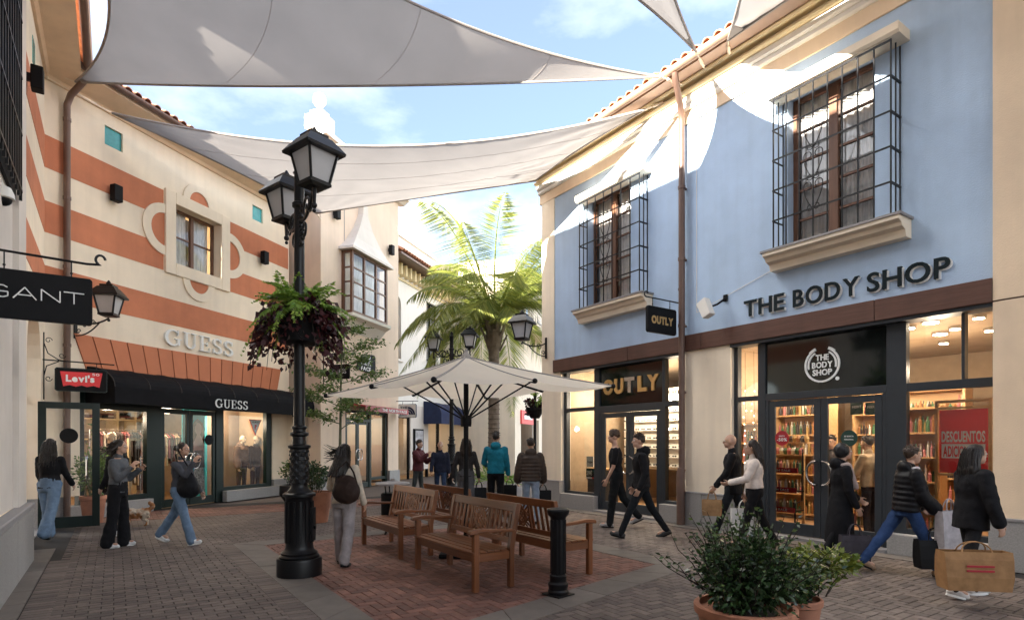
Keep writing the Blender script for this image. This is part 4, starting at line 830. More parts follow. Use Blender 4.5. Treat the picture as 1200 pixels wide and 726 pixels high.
for k in range(6):
    a, b = 4.2+k*1.5, 5.45+k*1.5; w_ = MB()
    for q in range(3): w_.box(a+(b-a)*q/2-.035, a+(b-a)*q/2+.035, .72, .79, 4.9, 8.3)
    for q in range(6): w_.box(a, b, .73, .78, 4.9+.68*q-.03, 4.9+.68*q+.03)
    w_ = w_.build('window_frame', M['blackmat'], WB, fix=False); pane(w_, a, b, 4.9, 8.3, .76, M['glass'], 'window_pane')
boxo('window_backing', mat('pale_room', (.5,.55,.6), .8), WB, 4, 13.4, 1.3, 1.32, 4.8, 8.4)
# far block closing the street, tall glazing and an iron balcony
FB = thing('far_building', 'far cream block closing the street, with tall glazed bays and an iron balcony', 'building', (3.0, 54.0, 0), R(-4))
holes = [(-7.6+k*1.55, -6.35+k*1.55, 4.2, 9.4) for k in range(6)]+[(-7.4+k*2.6, -5.4+k*2.6, 0, 3) for k in range(4)]
wall('front_wall', M['pink2'], FB, -9, 7, 0, 8.2, 0, .4, [(a, b, c, min(d, 8.0)) for a, b, c, d in holes])
boxo('roof_deck', M['white'], FB, -9.1, 7.1, -.3, 6, 8.2, 8.5); boxo('rear_wall', M['white'], FB, -9, 7, 2.5, 2.6, 0, 8.2)
for a, b, c, d in holes[:6]:
    w_ = MB()
    for k in range(3): x = a+(b-a)*k/2; w_.box(x-.04, x+.04, .1, .16, c, 8.0)
    for k in range(6): z = c+(8.0-c)*k/5; w_.box(a, b, .11, .15, z-.035, z+.035)
    w_ = w_.build('window_frame', M['blackmat'], FB, fix=False); pane(w_, a, b, c, 8.0, .14, M['dglass'], 'window_pane')
boxo('window_backing', bpy.data.materials['pale_room'], FB, -8, 2, 1.2, 1.22, 4, 8.1)
for a, b, c, d in holes[6:]: w_ = boxo('shop_window_frame', M['blackmat'], FB, a, b, .12, .2, 2.8, 3); pane(FB, a, b, 0, 2.8, .2, M['dglass'])
f2 = Face(.15, 29, .3212, 1)
RB2 = thing('balcony_house', 'far cream house with an iron balcony, beside the end of the blue building', 'building', (.15, 29, 0), f2.rot)
wall('front_wall', M['cream'], RB2, 0, 9, 0, 10.5, 0, .35, [(2,3.4,7.5,10),(1.0,4.5,.3,2.9)]); boxo('roof_deck', M['cream'], RB2, 0, 9, 0, 5, 10.5, 10.8); boxo('end_wall', M['cream'], RB2, 0, .3, .35, 5, 0, 10.5); boxo('interior_wall', M['iwall'], RB2, .3, 8.5, 1.5, 1.55, 0, 3); boxo('window_backing', M['dark'], RB2, 1.8, 3.6, .6, .62, 7.3, 10.2); boxo('rear_wall', M['cream'], RB2, 0, 9, 5, 5.2, 0, 10.5)
bl = boxo('balcony_slab', M['cream'], RB2, .6, 5.5, -1.0, 0, 7.3, 7.55)
br = MB().box(.6,5.5,-1.0,-.96,8.6,8.66).box(.6,5.5,-1.0,-.96,7.65,7.69).box(.6,.64,-.96,0,8.6,8.66).build('balcony_rail', M['black'], RB2, fix=False)
for k in range(33): boxo('baluster', M['black'], br, .6+k*.15, .63+k*.15, -.99, -.97, 7.55, 8.6)
for k in range(7): boxo('baluster', M['black'], br, .6, .62, -.9+k*.13, -.88+k*.13, 7.55, 8.6)
boxo('red_sign_board', M['red'], RB2, .9, 3.2, -.08, 0, 2.6, 3.3); MB().box(1.3,2.8,-.10,-.08,2.85,3.05).build('sign_lettering', M['wht'], RB2)
# ------------------------------------------------------------------ shade sails
def sail(label, C, bows, sags, n=48, tri=True):
    """C: corners; bows[k], sags[k]: how far edge k (corner k -> k+1) curves towards the middle and droops"""
    root = thing('shade_sail', label, 'shade sail', (0, 0, 0), 0, 'shade sails strung over the street')
    C = [Vector(c) for c in C]; m = len(C); cen = sum(C, Vector())/m
    def edge(k, t):
        a, b = C[k], C[(k+1) % m]; mid = (a+b)/2; inw = cen-mid; inw.z = 0; e = (b-a).normalized(); inw -= e*inw.dot(e); inw.normalize()
        return a.lerp(b, t)+(inw*bows[k]+Vector((0,0,-sags[k])))*4*t*(1-t)
    mb = MB(); idx = {}
    if m == 3:
        for i in range(n+1):
            for j in range(n+1-i):
                l0, l1, l2 = (n-i-j)/n, i/n, j/n; p = C[0]*l0+C[1]*l1+C[2]*l2
                for k, (u, v) in enumerate(((l0,l1),(l1,l2),(l2,l0))):
                    if u+v > 1e-6: t = v/(u+v); a, b = C[k], C[(k+1) % 3]; p = p+(edge(k, t)-a.lerp(b, t))*(u+v)**2
                idx[i, j] = len(mb.v); mb.v.append(tuple(p))
        for i in range(n):
            for j in range(n-i):
                mb.f.append((idx[i,j], idx[i+1,j], idx[i,j+1])); mb.m.append(0)
                if i+j < n-1: mb.f.append((idx[i+1,j], idx[i+1,j+1], idx[i,j+1])); mb.m.append(0)
    else:
        for i in range(n+1):
            for j in range(n+1):
                u, v = i/n, j/n                         # Coons patch on the curved edges
                p = edge(0,u)*(1-v)+edge(2,1-u)*v+edge(3,1-v)*(1-u)+edge(1,v)*u-(C[0]*(1-u)*(1-v)+C[1]*u*(1-v)+C[2]*u*v+C[3]*(1-u)*v)
                idx[i, j] = len(mb.v); mb.v.append(tuple(p))
        for i in range(n):
            for j in range(n): mb.f.append((idx[i,j], idx[i+1,j], idx[i+1,j+1], idx[i,j+1])); mb.m.append(0)
    def wr(p):                                           # tension wrinkles fanning out of the corners
        p = Vector(p); z = 0
        for k in range(m):
            q = p-C[k]; d = math.hypot(q.x, q.y); z += .030*math.exp(-d/1.5)*min(1, d/.5)*math.sin(math.atan2(q.y, q.x)*34)
        return (p.x, p.y, p.z+z)
    mb.v = [wr(p) for p in mb.v]
    mb.build('sail_cloth', M['sail'], root, smooth=True, fix=False)
    hem = mat('sail_hem', (.30,.27,.25), .9) if 'sail_hem' not in bpy.data.materials else bpy.data.materials['sail_hem']
    for k in range(m): MB().tube([edge(k, t) for t in np.linspace(0, 1, 25)], .022, 6).build('hem', hem, root, smooth=True)
    for f_ in (.3, .55, .8) if m == 3 else (.25, .5, .75):    # stitched panel seams
        i = int(n*f_); P = [mb.v[idx[i, j]] for j in range(n+1) if (i, j) in idx]
        MB().tube([Vector(p)-Vector((0,0,.004)) for p in P], .0035, 4).build('panel_seam', hem, root)
    for k in range(m):                                   # reinforced corner patch
        c = C[k]; a = edge(k, .035); b = edge((k-1) % m, .965); q = (a+b)/2
        MB().prism([0, 1, 2], lambda *_: None, 0, 0) if False else None
        up = Vector((0,0,.006)); MB().add([c+up, a+up, b+up, c-up, a-up, b-up], [(0,1,2),(3,5,4),(0,3,4,1),(1,4,5,2),(2,5,3,0)]).build('corner_patch', hem, root)
    return root
def cable(root, p, q, r=.014):
    p = Vector(p); q = Vector(q); d = q-p
    mb = MB().tube([p, p.lerp(q, .5)+Vector((0,0,-.01)), q], r, 6)
    mb.tube([p.lerp(q, .25), p.lerp(q, .6)], r*2, 8); mb.ball(q, r*2.2, 8, 5); mb.ball(p, r*2, 8, 5); mb.build('rope', M['cream'], root, smooth=True)
A1 = at(88, 96, 11.9); A2 = Vector((2.774, 10.98, 8.477)); A3 = Vector((-5.3, 5.9, 8.95))
S1 = sail('large grey shade sail across the top, its pointed end reaching the blue building', [A1, A2, A3], [.62, 1.05, .78], [.50, -.05, .1])
cable(S1, A1, LVf.W(-.1, -.05, 9.0)); cable(S1, A2, RBf.W(.19, -.1, 8.50)); cable(S1, A3, LVf.W(-6.6, -.05, 8.9))
B1 = at(130, 132, 12.5); B2 = at(371, 250, 17.9); B3 = at(627, 212, 15.1); B4 = Vector((2.735, 11.93, 8.41))
S2 = sail('long lower shade sail strung from the striped house to the blue building', [B1, B2, B3, B4], [.40, .55, .25, .75], [.15, .25, .12, .35])
cable(S2, B1, LVf.W(-.05, -.05, 8.85)); cable(S2, B2, BTf.W(.02, .02, 8.7)); cable(S2, B3, RBf.W(-4.6, -.1, 8.45)); cable(S2, B4, RBf.W(-.15, -.1, 8.45))
C1 = Vector((3.263, 10.35, 8.52)); C2 = Vector((-5.6, 6.3, 9.2)); C3 = Vector((.0, -2.0, 8.8))
S3 = sail('shade sail overhead of which only a narrow downward pointing corner shows at the top', [C1, C2, C3], [.95, .6, 1.0], [.1, .1, .1])
cable(S3, C1, RBf.W(.62, -.12, 8.50)); cable(S3, C2, LVf.W(-7.4, -.05, 8.9)); cable(S3, C3, LVf.W(-15.5, -.05, 8.9))
D1 = Vector((3.71, 10.05, 8.51)); D2 = Vector((9.1, 2.0, 8.5)); D3 = Vector((-.2, -1.2, 8.8))
S4 = sail('shade sail along the blue building eaves at the top right corner', [D1, D2, D3], [.15, .5, .5], [.05, .1, .25])
cable(S4, D1, RBf.W(1.1, -.12, 8.50)); cable(S4, D2, RBf.W(11.5, -.12, 8.50)); cable(S4, D3, Vector((1.2, -4, 9)))
# ------------------------------------------------------------------ lamps
def lantern(parent, c, rz=.4, s=1.0, name='lantern'):
    ca, sa = math.cos(rz), math.sin(rz)
    def sq(w, z): return [(c[0]+s*w*(u*ca-v*sa), c[1]+s*w*(u*sa+v*ca), c[2]+s*z) for u, v in ((-1,-1),(1,-1),(1,1),(-1,1))]
    mb = MB()
    def fru(*rings):
        vs = sum(rings, []); n = len(rings); fs = [(0,3,2,1), tuple(4*(n-1)+k for k in range(4))]
        for i in range(n-1): fs += [(4*i+k, 4*i+(k+1) % 4, 4*i+4+(k+1) % 4, 4*i+4+k) for k in range(4)]
        mb.add(vs, fs)
    wb, wt, zt = .125, .195, .37
    fru(sq(.10,-.05), sq(wb+.02,-.03), sq(wb+.02,0)); fru(sq(.262,zt-.02), sq(.268,zt+.01), sq(.21,zt+.09), sq(.15,zt+.17), sq(.12,zt+.18), sq(.12,zt+.22), sq(.05,zt+.24))
    mb.lathe([(.03*s,0),(.05*s,.03*s),(.03*s,.06*s),(.012*s,.09*s)], 10, (c[0], c[1], c[2]+s*(zt+.23)))
    B, T = sq(wb, 0), sq(wt, zt)
    for k in range(4): mb.bar(B[k], T[k], .028*s); mb.bar(T[k], T[(k+1) % 4], .03*s); mb.bar(B[k], B[(k+1) % 4], .03*s)
    for k in range(4): mb.ball(tuple(Vector(T[k])*1.0+Vector((0,0,.035*s))), .018*s, 6, 4)
    L_ = mb.build(name, M['black'], parent)
    B2, T2 = sq(wb-.006, .005), sq(wt-.006, zt-.01)
    for k in range(4):
        k2 = (k+1) % 4; MB().quad(B2[k], B2[k2], T2[k2], T2[k]).build('lantern_pane', M['frost'], L_, fix=False)
    return L_
def scroll(P0, d, up, r0, turns=1.1, s=1):               # spiral in the plane of d and up
    P0 = Vector(P0); d = Vector(d).normalized(); up = Vector(up); out_ = []
    for t in np.linspace(0, turns*2*math.pi, 16):
        r = r0*(1-.75*t/(turns*2*math.pi)); out_.append(P0+d*r*math.cos(t)+up*s*r*math.sin(t))
    return out_
def bracket_pts(p, q, drop): p = Vector(p); q = Vector(q); return [p.lerp(q, t)+Vector((0,0,-drop*4*t*(1-t))) for t in np.linspace(0, 1, 9)]
def lamp_post(label, loc, az, with_arms=True):
    t = thing('street_lamp', label, 'street lamp', loc, 0)
    MB().lathe([(.262,0),(.262,.19),(.255,.215)], 28).build('base_drum', M['black'], t, smooth=True)
    MB().lathe([(.23,.215),(.235,.24),(.21,.26),(.215,.28),(.175,.31),(.165,.33),(.160,.36),(.158,.93),(.17,.95),(.192,.96),(.192,.99),(.165,1.005)], 28).build('base_column', M['black'], t, smooth=True)
    fl = MB()
    for k in range(14):
        a = 2*math.pi*k/14; fl.box(-.014,.014,-.012,.012,.40,.90); n8 = len(fl.v)-8
        for i in range(n8, n8+8): x, y, z = fl.v[i]; y -= .157; fl.v[i] = (x*math.cos(a)-y*math.sin(a), x*math.sin(a)+y*math.cos(a), z)
    fl.box(.13,.18,-.06,.06,.42,.82); fl.box(.17,.20,-.02,.02,.56,.60); fl.build('base_fluting', M['black'], t)
    MB().lathe([(.15,1.005),(.11,1.05),(.10,1.07),(.098,1.10),(.112,1.2),(.105,1.38),(.098,1.50),(.10,1.53),(.132,1.545),(.134,1.575),(.085,1.59),(.08,1.68),(.11,1.70),(.11,1.725),(.08,1.74),(.078,1.77),(.092,1.785),(.092,1.80),(.07,1.815)], 24).build('vase_collar', M['black'], t, smooth=True)
    lf = MB()
    for r in range(9):
        for k in range(10):
            a = 2*math.pi*(k+.5*(r % 2))/10; z = 1.12+r*.046; rr_ = .108; c0 = Vector((rr_*math.cos(a), rr_*math.sin(a), z)); tn = Vector((-math.sin(a), math.cos(a), 0)); nn = Vector((math.cos(a), math.sin(a), 0))
            lf.add([c0-tn*.03, c0+nn*.014+Vector((0,0,.01)), c0+tn*.03, c0+Vector((0,0,.05))], [(0,1,3),(1,2,3),(0,2,1)])
    lf.build('collar_leaves', M['black'], t)
    MB().lathe([(.068,1.815),(.062,3.2),(.06,4.45),(.085,4.47),(.085,4.51),(.06,4.53),(.06,4.86),(.075,4.88),(.04,4.93),(.05,4.98),(.02,5.03)], 18).build('shaft', M['black'], t, smooth=True)
    if with_arms:
        for s in (1, -1):
            d = Vector((math.cos(az), math.sin(az), 0))*s; L_ = lantern(t, tuple(d*.64+Vector((0,0,4.52))), az+.32, .93)
            mb = MB(); U = Vector((0,0,1)); mb.tube(bracket_pts(d*.05+U*4.30, d*.64+U*4.50, .12), .020, 7)
            mb.tube([d*.64+U*4.30, d*.64+U*4.58], [.02,.032], 7); mb.ball(tuple(d*.64+U*4.28), .035, 8, 6); mb.ball(tuple(d*.64+U*4.22), .022, 8, 6)
            mb.tube(scroll(d*.30+U*4.36, d, U, .14, 1.2, 1), .015, 6); mb.tube(scroll(d*.22+U*4.15, -d, U, .12, 1.1, -1), .014, 6); mb.tube(scroll(d*.46+U*4.34, d, U, .085, 1.1, -1), .012, 6)
            for k in range(9): q = d*(.10+.05*math.sin(k))+U*(4.0+k*.055); mb.ball(tuple(q), (.034,.034,.03), 6, 4)
            for k in (-1, 1): mb.tube([d*.64+U*4.5, d*(.64+k*.09)+U*4.53, d*(.64+k*.12)+U*4.60], .011, 6)
            mb.build('lamp_bracket', M['black'], t, smooth=True)
    return t
azl = math.atan2(-.8263, .5633)
LP1 = lamp_post('ornate black cast iron lamp post in the foreground with two lanterns', (-2.59, 7.12, 0), azl)
LP2 = dup(LP1, (-1.86, 18.0, 0), .55, 'ornate black lamp post standing behind the parasol, lanterns just above its canopy')
# planter ring round the front lamp post
hb = thing('hanging_planter', 'round black planter fixed round the front lamp post with fern and purple foliage', 'planter', (-2.59, 7.12, 2.80))
MB().lathe([(.19,0),(.235,.02),(.29,.32),(.305,.34),(.27,.345),(.25,.30)], 26).build('planter_bowl', M['blackmat'], hb, smooth=True)
MB().lathe([(.26,.26),(.05,.32)], 20).build('soil', M['soil'], hb)
m_fern = leafmat('fern_leaf', [(.10,.22,.025),(.20,.36,.045),(.34,.48,.08)], .35); m_purple = leafmat('purple_leaf', [(.018,.004,.008),(.045,.008,.014),(.085,.018,.020)], .25)
def frond_mesh(name, L, arc, lw, m_, npair=26, width=.05, lift=.9):
    """one arching frond along +x rising then drooping, with paired leaflets"""
    P = []; D = []; LL = []; sp = []
    for i in range(npair+6):
        t = i/(npair+5); sp.append(Vector((L*t*(1-.15*t), 0, L*(lift*t-arc*t*t))))
    for i in range(4, npair+6):
        t = i/(npair+5); d = (sp[i]-sp[i-1]).normalized(); side = Vector((0,1,0))
        w = lw*math.sin(math.pi*min(.98, .12+.88*t))**.7
        for s in (-1, 1): P.append(tuple(sp[i])); D.append(tuple(d*.55+side*s*.9+Vector((0,0,-.12)))); LL.append(w)
    me = leaves_mesh(name, P, D, 1, 1, m_, .25 if L < 1 else .45); 
    co = np.zeros(len(me.vertices)*3, np.float32); me.vertices.foreach_get('co', co); co = co.reshape(-1, 4, 3); b = co[:, :1].copy(); sc = np.array(LL)[:, None, None]
    q = co-b; ax = q[:, 2]/(np.linalg.norm(q[:, 2], axis=1)[:, None]+1e-9); al = np.einsum('nij,nj->ni', q, ax)[:, :, None]*ax[:, None]; q = al*sc+(q-al)*width
    me.vertices.foreach_set('co', (b+q).astype(np.float32).ravel()); me.update()
    bm = bmesh.new(); bm.from_mesh(me)
    for i in range(len(sp)-1):                            # midrib
        r0 = max(.0015, .012*L*(1-i/len(sp))); a, b_ = sp[i], sp[i+1]
        v = [bm.verts.new(p) for p in (a+Vector((0,-r0,0)), a+Vector((0,r0,0)), b_+Vector((0,r0*.9,0)), b_+Vector((0,-r0*.9,0)), (a+b_)/2-Vector((0,0,r0)))]
        bm.faces.new(v[:4]); bm.faces.new((v[0], v[4], v[1]))
    bm.to_mesh(me); bm.free(); return me
ff = [frond_mesh('fern_frond', .58, a, .095, m_fern, 24, .030, l) for a, l in ((.9,.95),(1.2,.9),(.55,1.1),(1.5,.8))]
for k in range(76):
    o = link('fern_frond', ff[k % 4], hb, loc=(random.uniform(-.12,.12), random.uniform(-.12,.12), .30), rot=(random.uniform(-.2,.2), random.uniform(-.95,.15), k*2.399)); o.scale = (random.uniform(.75,1.25),)*3
P = []; D = []
for k in range(1500):
    a = random.uniform(0, 6.28); q = random.random()**.8; rr_ = .24+.25*q**.8+random.uniform(-.07,.07); z = .42+.10*math.sin(5*a)-.52*q**1.8*(1 if math.cos(a-2.6) > -.1 or random.random() < .5 else .5)+random.uniform(-.1,.1)
    if abs(math.sin(a)) > .75 and math.sin(a) < 0 and random.random() < .7: continue
    P.append((rr_*math.cos(a), rr_*math.sin(a), z)); D.append((math.cos(a)*.7+random.uniform(-.5,.5), math.sin(a)*.7+random.uniform(-.5,.5), -.6+random.uniform(-.5,.4)))
link('purple_foliage', leaves_mesh('purple_foliage', P, D, .075, .062, m_purple), hb, 'stuff')
for k in range(7):
    a = k*.9; MB().tube([(.2*math.cos(a),.2*math.sin(a),.32),(.38*math.cos(a),.38*math.sin(a),.3),(.52*math.cos(a),.52*math.sin(a),-.05),(.55*math.cos(a),.55*math.sin(a),-.28)], .004, 4).build('trailing_stem', M['soil'], hb)
# wall lanterns
def wall_lantern(label, base, ang, reach, z, s=1.0):
    t = thing('wall_lantern', label, 'wall lamp', (base.x, base.y, z), ang); mb = MB(); d = Vector((1,0,0)); U = Vector((0,0,1))
    mb.box(0,.03,-.03,.03,-.42,.12).tube(bracket_pts((0.02,0,-.02),(reach,0,-.06), .10), .018, 7).tube(bracket_pts((.02,0,-.36),(reach*.75,0,-.12), .08), .014, 6)
    mb.tube(scroll(d*reach*.30-U*.14, d, U, .085, 1.2), .011, 6).tube(scroll(d*reach*.55-U*.10, d, U, .06, 1.2, -1), .010, 6).tube(scroll(d*.10-U*.28, d, U, .06, 1.1), .010, 6).ball((reach,0,-.10), .03, 8, 5)
    mb.build('wall_bracket', M['black'], t, smooth=True); lantern(t, (reach, 0, .02), .5, s); return t
wall_lantern('black wall lantern on a scrolled bracket beside the downpipe of the striped house', GUf.W(-2.05, 0), GUf.rot-R(90), .95, 4.20)
wall_lantern('black wall lantern on a scrolled bracket at the far corner of the blue building', RBf.W(-4.45, -.02), RBf.rot-R(90), .78, 4.22, 1.05)
# ------------------------------------------------------------------ parasol
uc = Vector((-.66, 8.40, 0))
um = thing('parasol', 'large square cream parasol on a black pole over the wooden benches', 'parasol', uc)
cor = [Vector((-2.08,.20,2.30)), Vector((-.19,-2.05,2.29)), Vector((2.08,-.20,2.40)), Vector((.19,2.05,2.42))]; ap = Vector((0,0,2.84))
tips = []
for k in range(4): tips += [cor[k], (cor[k]+cor[(k+1) % 4])/2+Vector((0,0,.03))]
for k in range(8):
    a, b = tips[k], tips[(k+1) % 8]; mb = MB(); n = 8; idx = {}
    for i in range(n+1):
        for j in range(n+1-i):
            l0, l1, l2 = (n-i-j)/n, i/n, j/n; p = ap*l0+a*l1+b*l2; p.z -= .05*4*l1*l2+.06*4*l0*(1-l0)*.5; idx[i, j] = len(mb.v); mb.v.append(tuple(p))
    for i in range(n):
        for j in range(n-i):
            mb.f.append((idx[i,j], idx[i+1,j], idx[i,j+1])); mb.m.append(0)
            if i+j < n-1: mb.f.append((idx[i+1,j], idx[i+1,j+1], idx[i,j+1])); mb.m.append(0)
    mb.build('canopy_panel', M['canopy'], um, smooth=True, fix=False)
m_seam = mat('umbrella_seam', (.30,.28,.26), .8)
hub = Vector((0,0,1.92))
for k in range(8):
    mid = ap.lerp(tips[k], .5)-Vector((0,0,.055)); r = tips[k]; P = [ap-Vector((0,0,.06)), ap.lerp(r, .25)-Vector((0,0,.07)), mid-Vector((0,0,.03)), ap.lerp(r, .75)-Vector((0,0,.05)), r-Vector((0,0,.02))]
    MB().bar(P[0], P[2], .022, .03).bar(P[2], P[4], .02, .026).ball(tuple(r), .035, 8, 5).build('parasol_rib', M['blackmat'], um)
    MB().bar(hub, P[2], .014, .02).build('parasol_strut', M['blackmat'], um)
    mb = MB(); Q = [ap.lerp(r, t)+Vector((0,0,.006-.06*4*t*(1-t)*.5)) for t in np.linspace(.02, 1, 9)]; mb.tube(Q, .012 if k % 2 == 0 else .007, 5); mb.build('canopy_seam', m_seam, um)
MB().lathe([(.036,.0),(.036,2.72),(.06,2.74),(.06,2.80),(.02,2.9)], 16).build('parasol_pole', M['blackmat'], um, smooth=True)
MB().lathe([(.075,1.84),(.08,1.88),(.08,1.97),(.06,2.0)], 16).build('runner_hub', M['blackmat'], um); boxo('parasol_base', M['blackmat'], um, -.35, .35, -.35, .35, .01, .07, bevel=.01)
MB().lathe([(.09,2.80),(.06,2.87),(.03,2.9),(.02,2.95)], 12).build('finial', m_seam, um)
# ------------------------------------------------------------------ benches
WX, WY, WZ = (woodmat('bench_teak_'+a, (.125,.038,.011), (.190,.064,.018), a, .42, .26) for a in 'xyz')
def bench(label, loc, rz):
    t = thing('park_bench', label, 'bench', loc, rz, 'teak benches round the parasol'); L2, dp = .74, .26
    for sx in (-1, 1):
        x = sx*(L2-.03)
        MB().box(x-.032,x+.032,-dp,-dp+.065,.012,.63).build('leg', WZ, t, fix=False, bevel=.006)
        mb = MB().prism([(dp-.065,.012),(dp,.012),(dp,.45),(dp+.09,.93),(dp+.03,.93),(dp-.065,.45)], lambda a, b, d: (d, a, b), x-.032, x+.032); mb.build('leg', WZ, t, bevel=.006)
        mb = MB().prism([(-dp-.05,.625),(-dp-.06,.645),(-dp-.045,.672),(-dp+.10,.685),(0,.668),(dp+.0,.655),(dp+.02,.62),(0,.635),(-dp+.10,.645)], lambda a, b, d: (d, a, b), x-.04, x+.04); mb.build('armrest', WY, t, bevel=.008)
        MB().box(x-.02,x+.02,-dp+.065,dp-.065,.33,.42).build('side_rail', WY, t, fix=False, bevel=.004)
    MB().box(-L2+.06,L2-.06,-dp+.012,-dp+.042,.33,.425).build('front_rail', WX, t, fix=False, bevel=.004); MB().box(-L2+.06,L2-.06,dp-.05,dp-.02,.33,.425).build('rear_rail', WX, t, fix=False, bevel=.004)
    for k in range(6):
        y = -dp-.01+k*.088; MB().box(-L2+.0+(.065 if k == 5 else 0),L2-(.065 if k == 5 else 0),y,y+.078,.427-.004*abs(k-2.2),.449-.004*abs(k-2.2)).build('seat_slat', WX, t, fix=False, bevel=.004)
    def bk(z): return dp-.035+(z-.45)*.19
    def bkbar(x0, z0, x1, z1, w, th, m_, nm='back_slat', dy=0): MB().bar((x0,bk(z0)+dy,z0),(x1,bk(z1)+dy,z1),w,th,up=(0,1,-.19)).build(nm, m_, t, bevel=.003)
    MB().prism([(bk(.84)-.02,.835),(bk(.84)+.022,.835),(bk(.93)+.022,.93),(bk(.93)-.02,.93)], lambda a, b, d: (d, a, b), -L2+.062, L2-.062).build('top_rail', WX, t, bevel=.006)
    MB().prism([(bk(.50)-.018,.49),(bk(.50)+.018,.49),(bk(.55)+.018,.55),(bk(.55)-.018,.55)], lambda a, b, d: (d, a, b), -L2+.062, L2-.062).build('lower_back_rail', WX, t, bevel=.004)
    for s in (-1, 1):
        for k in range(5): x = s*(.225+k*.098); bkbar(x, .545, x, .84, .045, .014, WZ)
    for s in (-1, 1):                                      # carved trellis in the middle of the back
        bkbar(s*.17, .545, s*.17, .84, .03, .02, WZ, 'trellis_post')
        for x0, z0, x1, z1 in ((-.16,.56,.16,.83),(-.16,.69,.0,.83),(0,.56,.16,.69),(-.16,.62,.09,.83),(-.09,.56,.16,.77)): bkbar(s*x0, z0, s*x1, z1, .022, .014, WZ, 'trellis_bar', s*.003)
    mb = MB(); ringarc(mb, 0, .695, .075, .105, 0, 2*math.pi, -.012, .012, 20); mb.v = [(x, bk(z)+y, z) for x, y, z in mb.v]; mb.build('trellis_ring', WZ, t)
    return t
b0 = bench('teak bench nearest the camera, facing left, with a trellis panel in its back', (-.602, 6.945, 0), RBf.rot)
dup(b0, (-1.745, 8.755, 0), RBf.rot, 'left teak bench facing left, behind the woman in the cream top')
dup(b0, (.351, 7.565, 0), RBf.rot+math.pi, 'right teak bench turned towards the blue shops, its arm beyond the black bollard')
dup(b0, (-.79, 9.405, 0), RBf.rot+math.pi, 'rear teak bench showing only its back behind the others, left of the parasol pole')
# ------------------------------------------------------------------ bollard, litter bin
bo = thing('bollard', 'black fluted iron bollard on a square foot in front of the right bench', 'bollard', (.486, 6.16, 0), .75)
MB().box(-.125,.125,-.125,.125,.008,.022).build('foot_plate', M['black'], bo, fix=False, bevel=.004)
MB().lathe([(.105,.02),(.11,.05),(.098,.07),(.105,.10),(.108,.13),(.09,.15),(.088,.19),(.092,.20),(.092,.215),(.08,.225)], 22).build('base_rings', M['black'], bo, smooth=True)
sh = MB().lathe([(.078,.22),(.076,.84)], 22)
for k in range(12): a = 2*math.pi*k/12; sh.tube([(.074*math.cos(a),.074*math.sin(a),.24),(.074*math.cos(a),.074*math.sin(a),.80)], .012, 5)
sh.build('fluted_shaft', M['black'], bo, smooth=True)
MB().lathe([(.08,.80),(.085,.825),(.105,.845),(.118,.875),(.12,.90),(.105,.915),(.06,.905),(.01,.90)], 22).build('bollard_cap', M['black'], bo, smooth=True)
lb_ = thing('litter_bin', 'dark round litter bin with a wide flat lid, left of the rear benches', 'litter bin', (-2.12, 10.4, 0))
MB().lathe([(.17,.12),(.20,.16),(.21,.70),(.19,.72)], 20).build('bin_body', M['blackmat'], lb_, smooth=True); MB().lathe([(.30,.86),(.31,.88),(.29,.905),(.05,.93),(.04,.97),(.01,.98)], 24).build('bin_lid', M['trim'], lb_, smooth=True)
for k in range(3): a = k*2.09; MB().tube([(.17*math.cos(a),.17*math.sin(a),.70),(.2*math.cos(a),.2*math.sin(a),.87)], .014, 6).build('lid_post', M['black'], lb_); MB().tube([(.12*math.cos(a),.12*math.sin(a),.14),(.2*math.cos(a),.2*math.sin(a),0)], .02, 6).build('bin_leg', M['black'], lb_)
# ------------------------------------------------------------------ hanging signs
A34 = math.atan2(E1[1], E1[0])
def rounded(x0, x1, z0, z1, r): return [(x0+r, z0), (x1-r, z0), (x1, z0+r), (x1, z1-r), (x1-r, z1), (x0+r, z1), (x0, z1-r), (x0, z0+r)]
def hsign(label, base, ang, x0, x1, z0, z1, bm_, rod_z, rod, cat='hanging sign', r=.03, border=None, th=.03):
    t = thing('hanging_sign', label, cat, (base.x, base.y, 0), ang)
    b = MB().prism(rounded(x0, x1, z0, z1, r), lambda a, b_, d: (a, d, b_), -th, th).build('sign_board', bm_, t, bevel=.006)
    if border: MB().prism(rounded(x0-.015, x1+.015, z0-.015, z1+.015, r), lambda a, b_, d: (a, d, b_), -th+.006, th-.006).build('sign_border', border, t)
    mb = MB().tube(rod, .013, 7)
    for f_ in (.2, .8): x = x0+(x1-x0)*f_; mb.tube([(x,0,z1-.01),(x,0,rod_z)], .007, 5); mb.ball((x,0,z1+.04), .014, 6, 4)
    mb.build('sign_bracket', M['black'], t, smooth=True); return t
bs = LVf.W(-7.21, 0)
t = hsign('large black hanging sign with thin white GANT letters at the left edge', bs, A34, .06, .95, 2.84, 3.33, M['blackmat'], 3.50, [(-.1,0,3.52),(.9,0,3.49),(1.0,0,3.50)]+[(1.0-.035*math.sin(q)*1.2+.02, 0, 3.55-.05*math.cos(q)) for q in np.linspace(0, 4.6, 12)], r=.02)
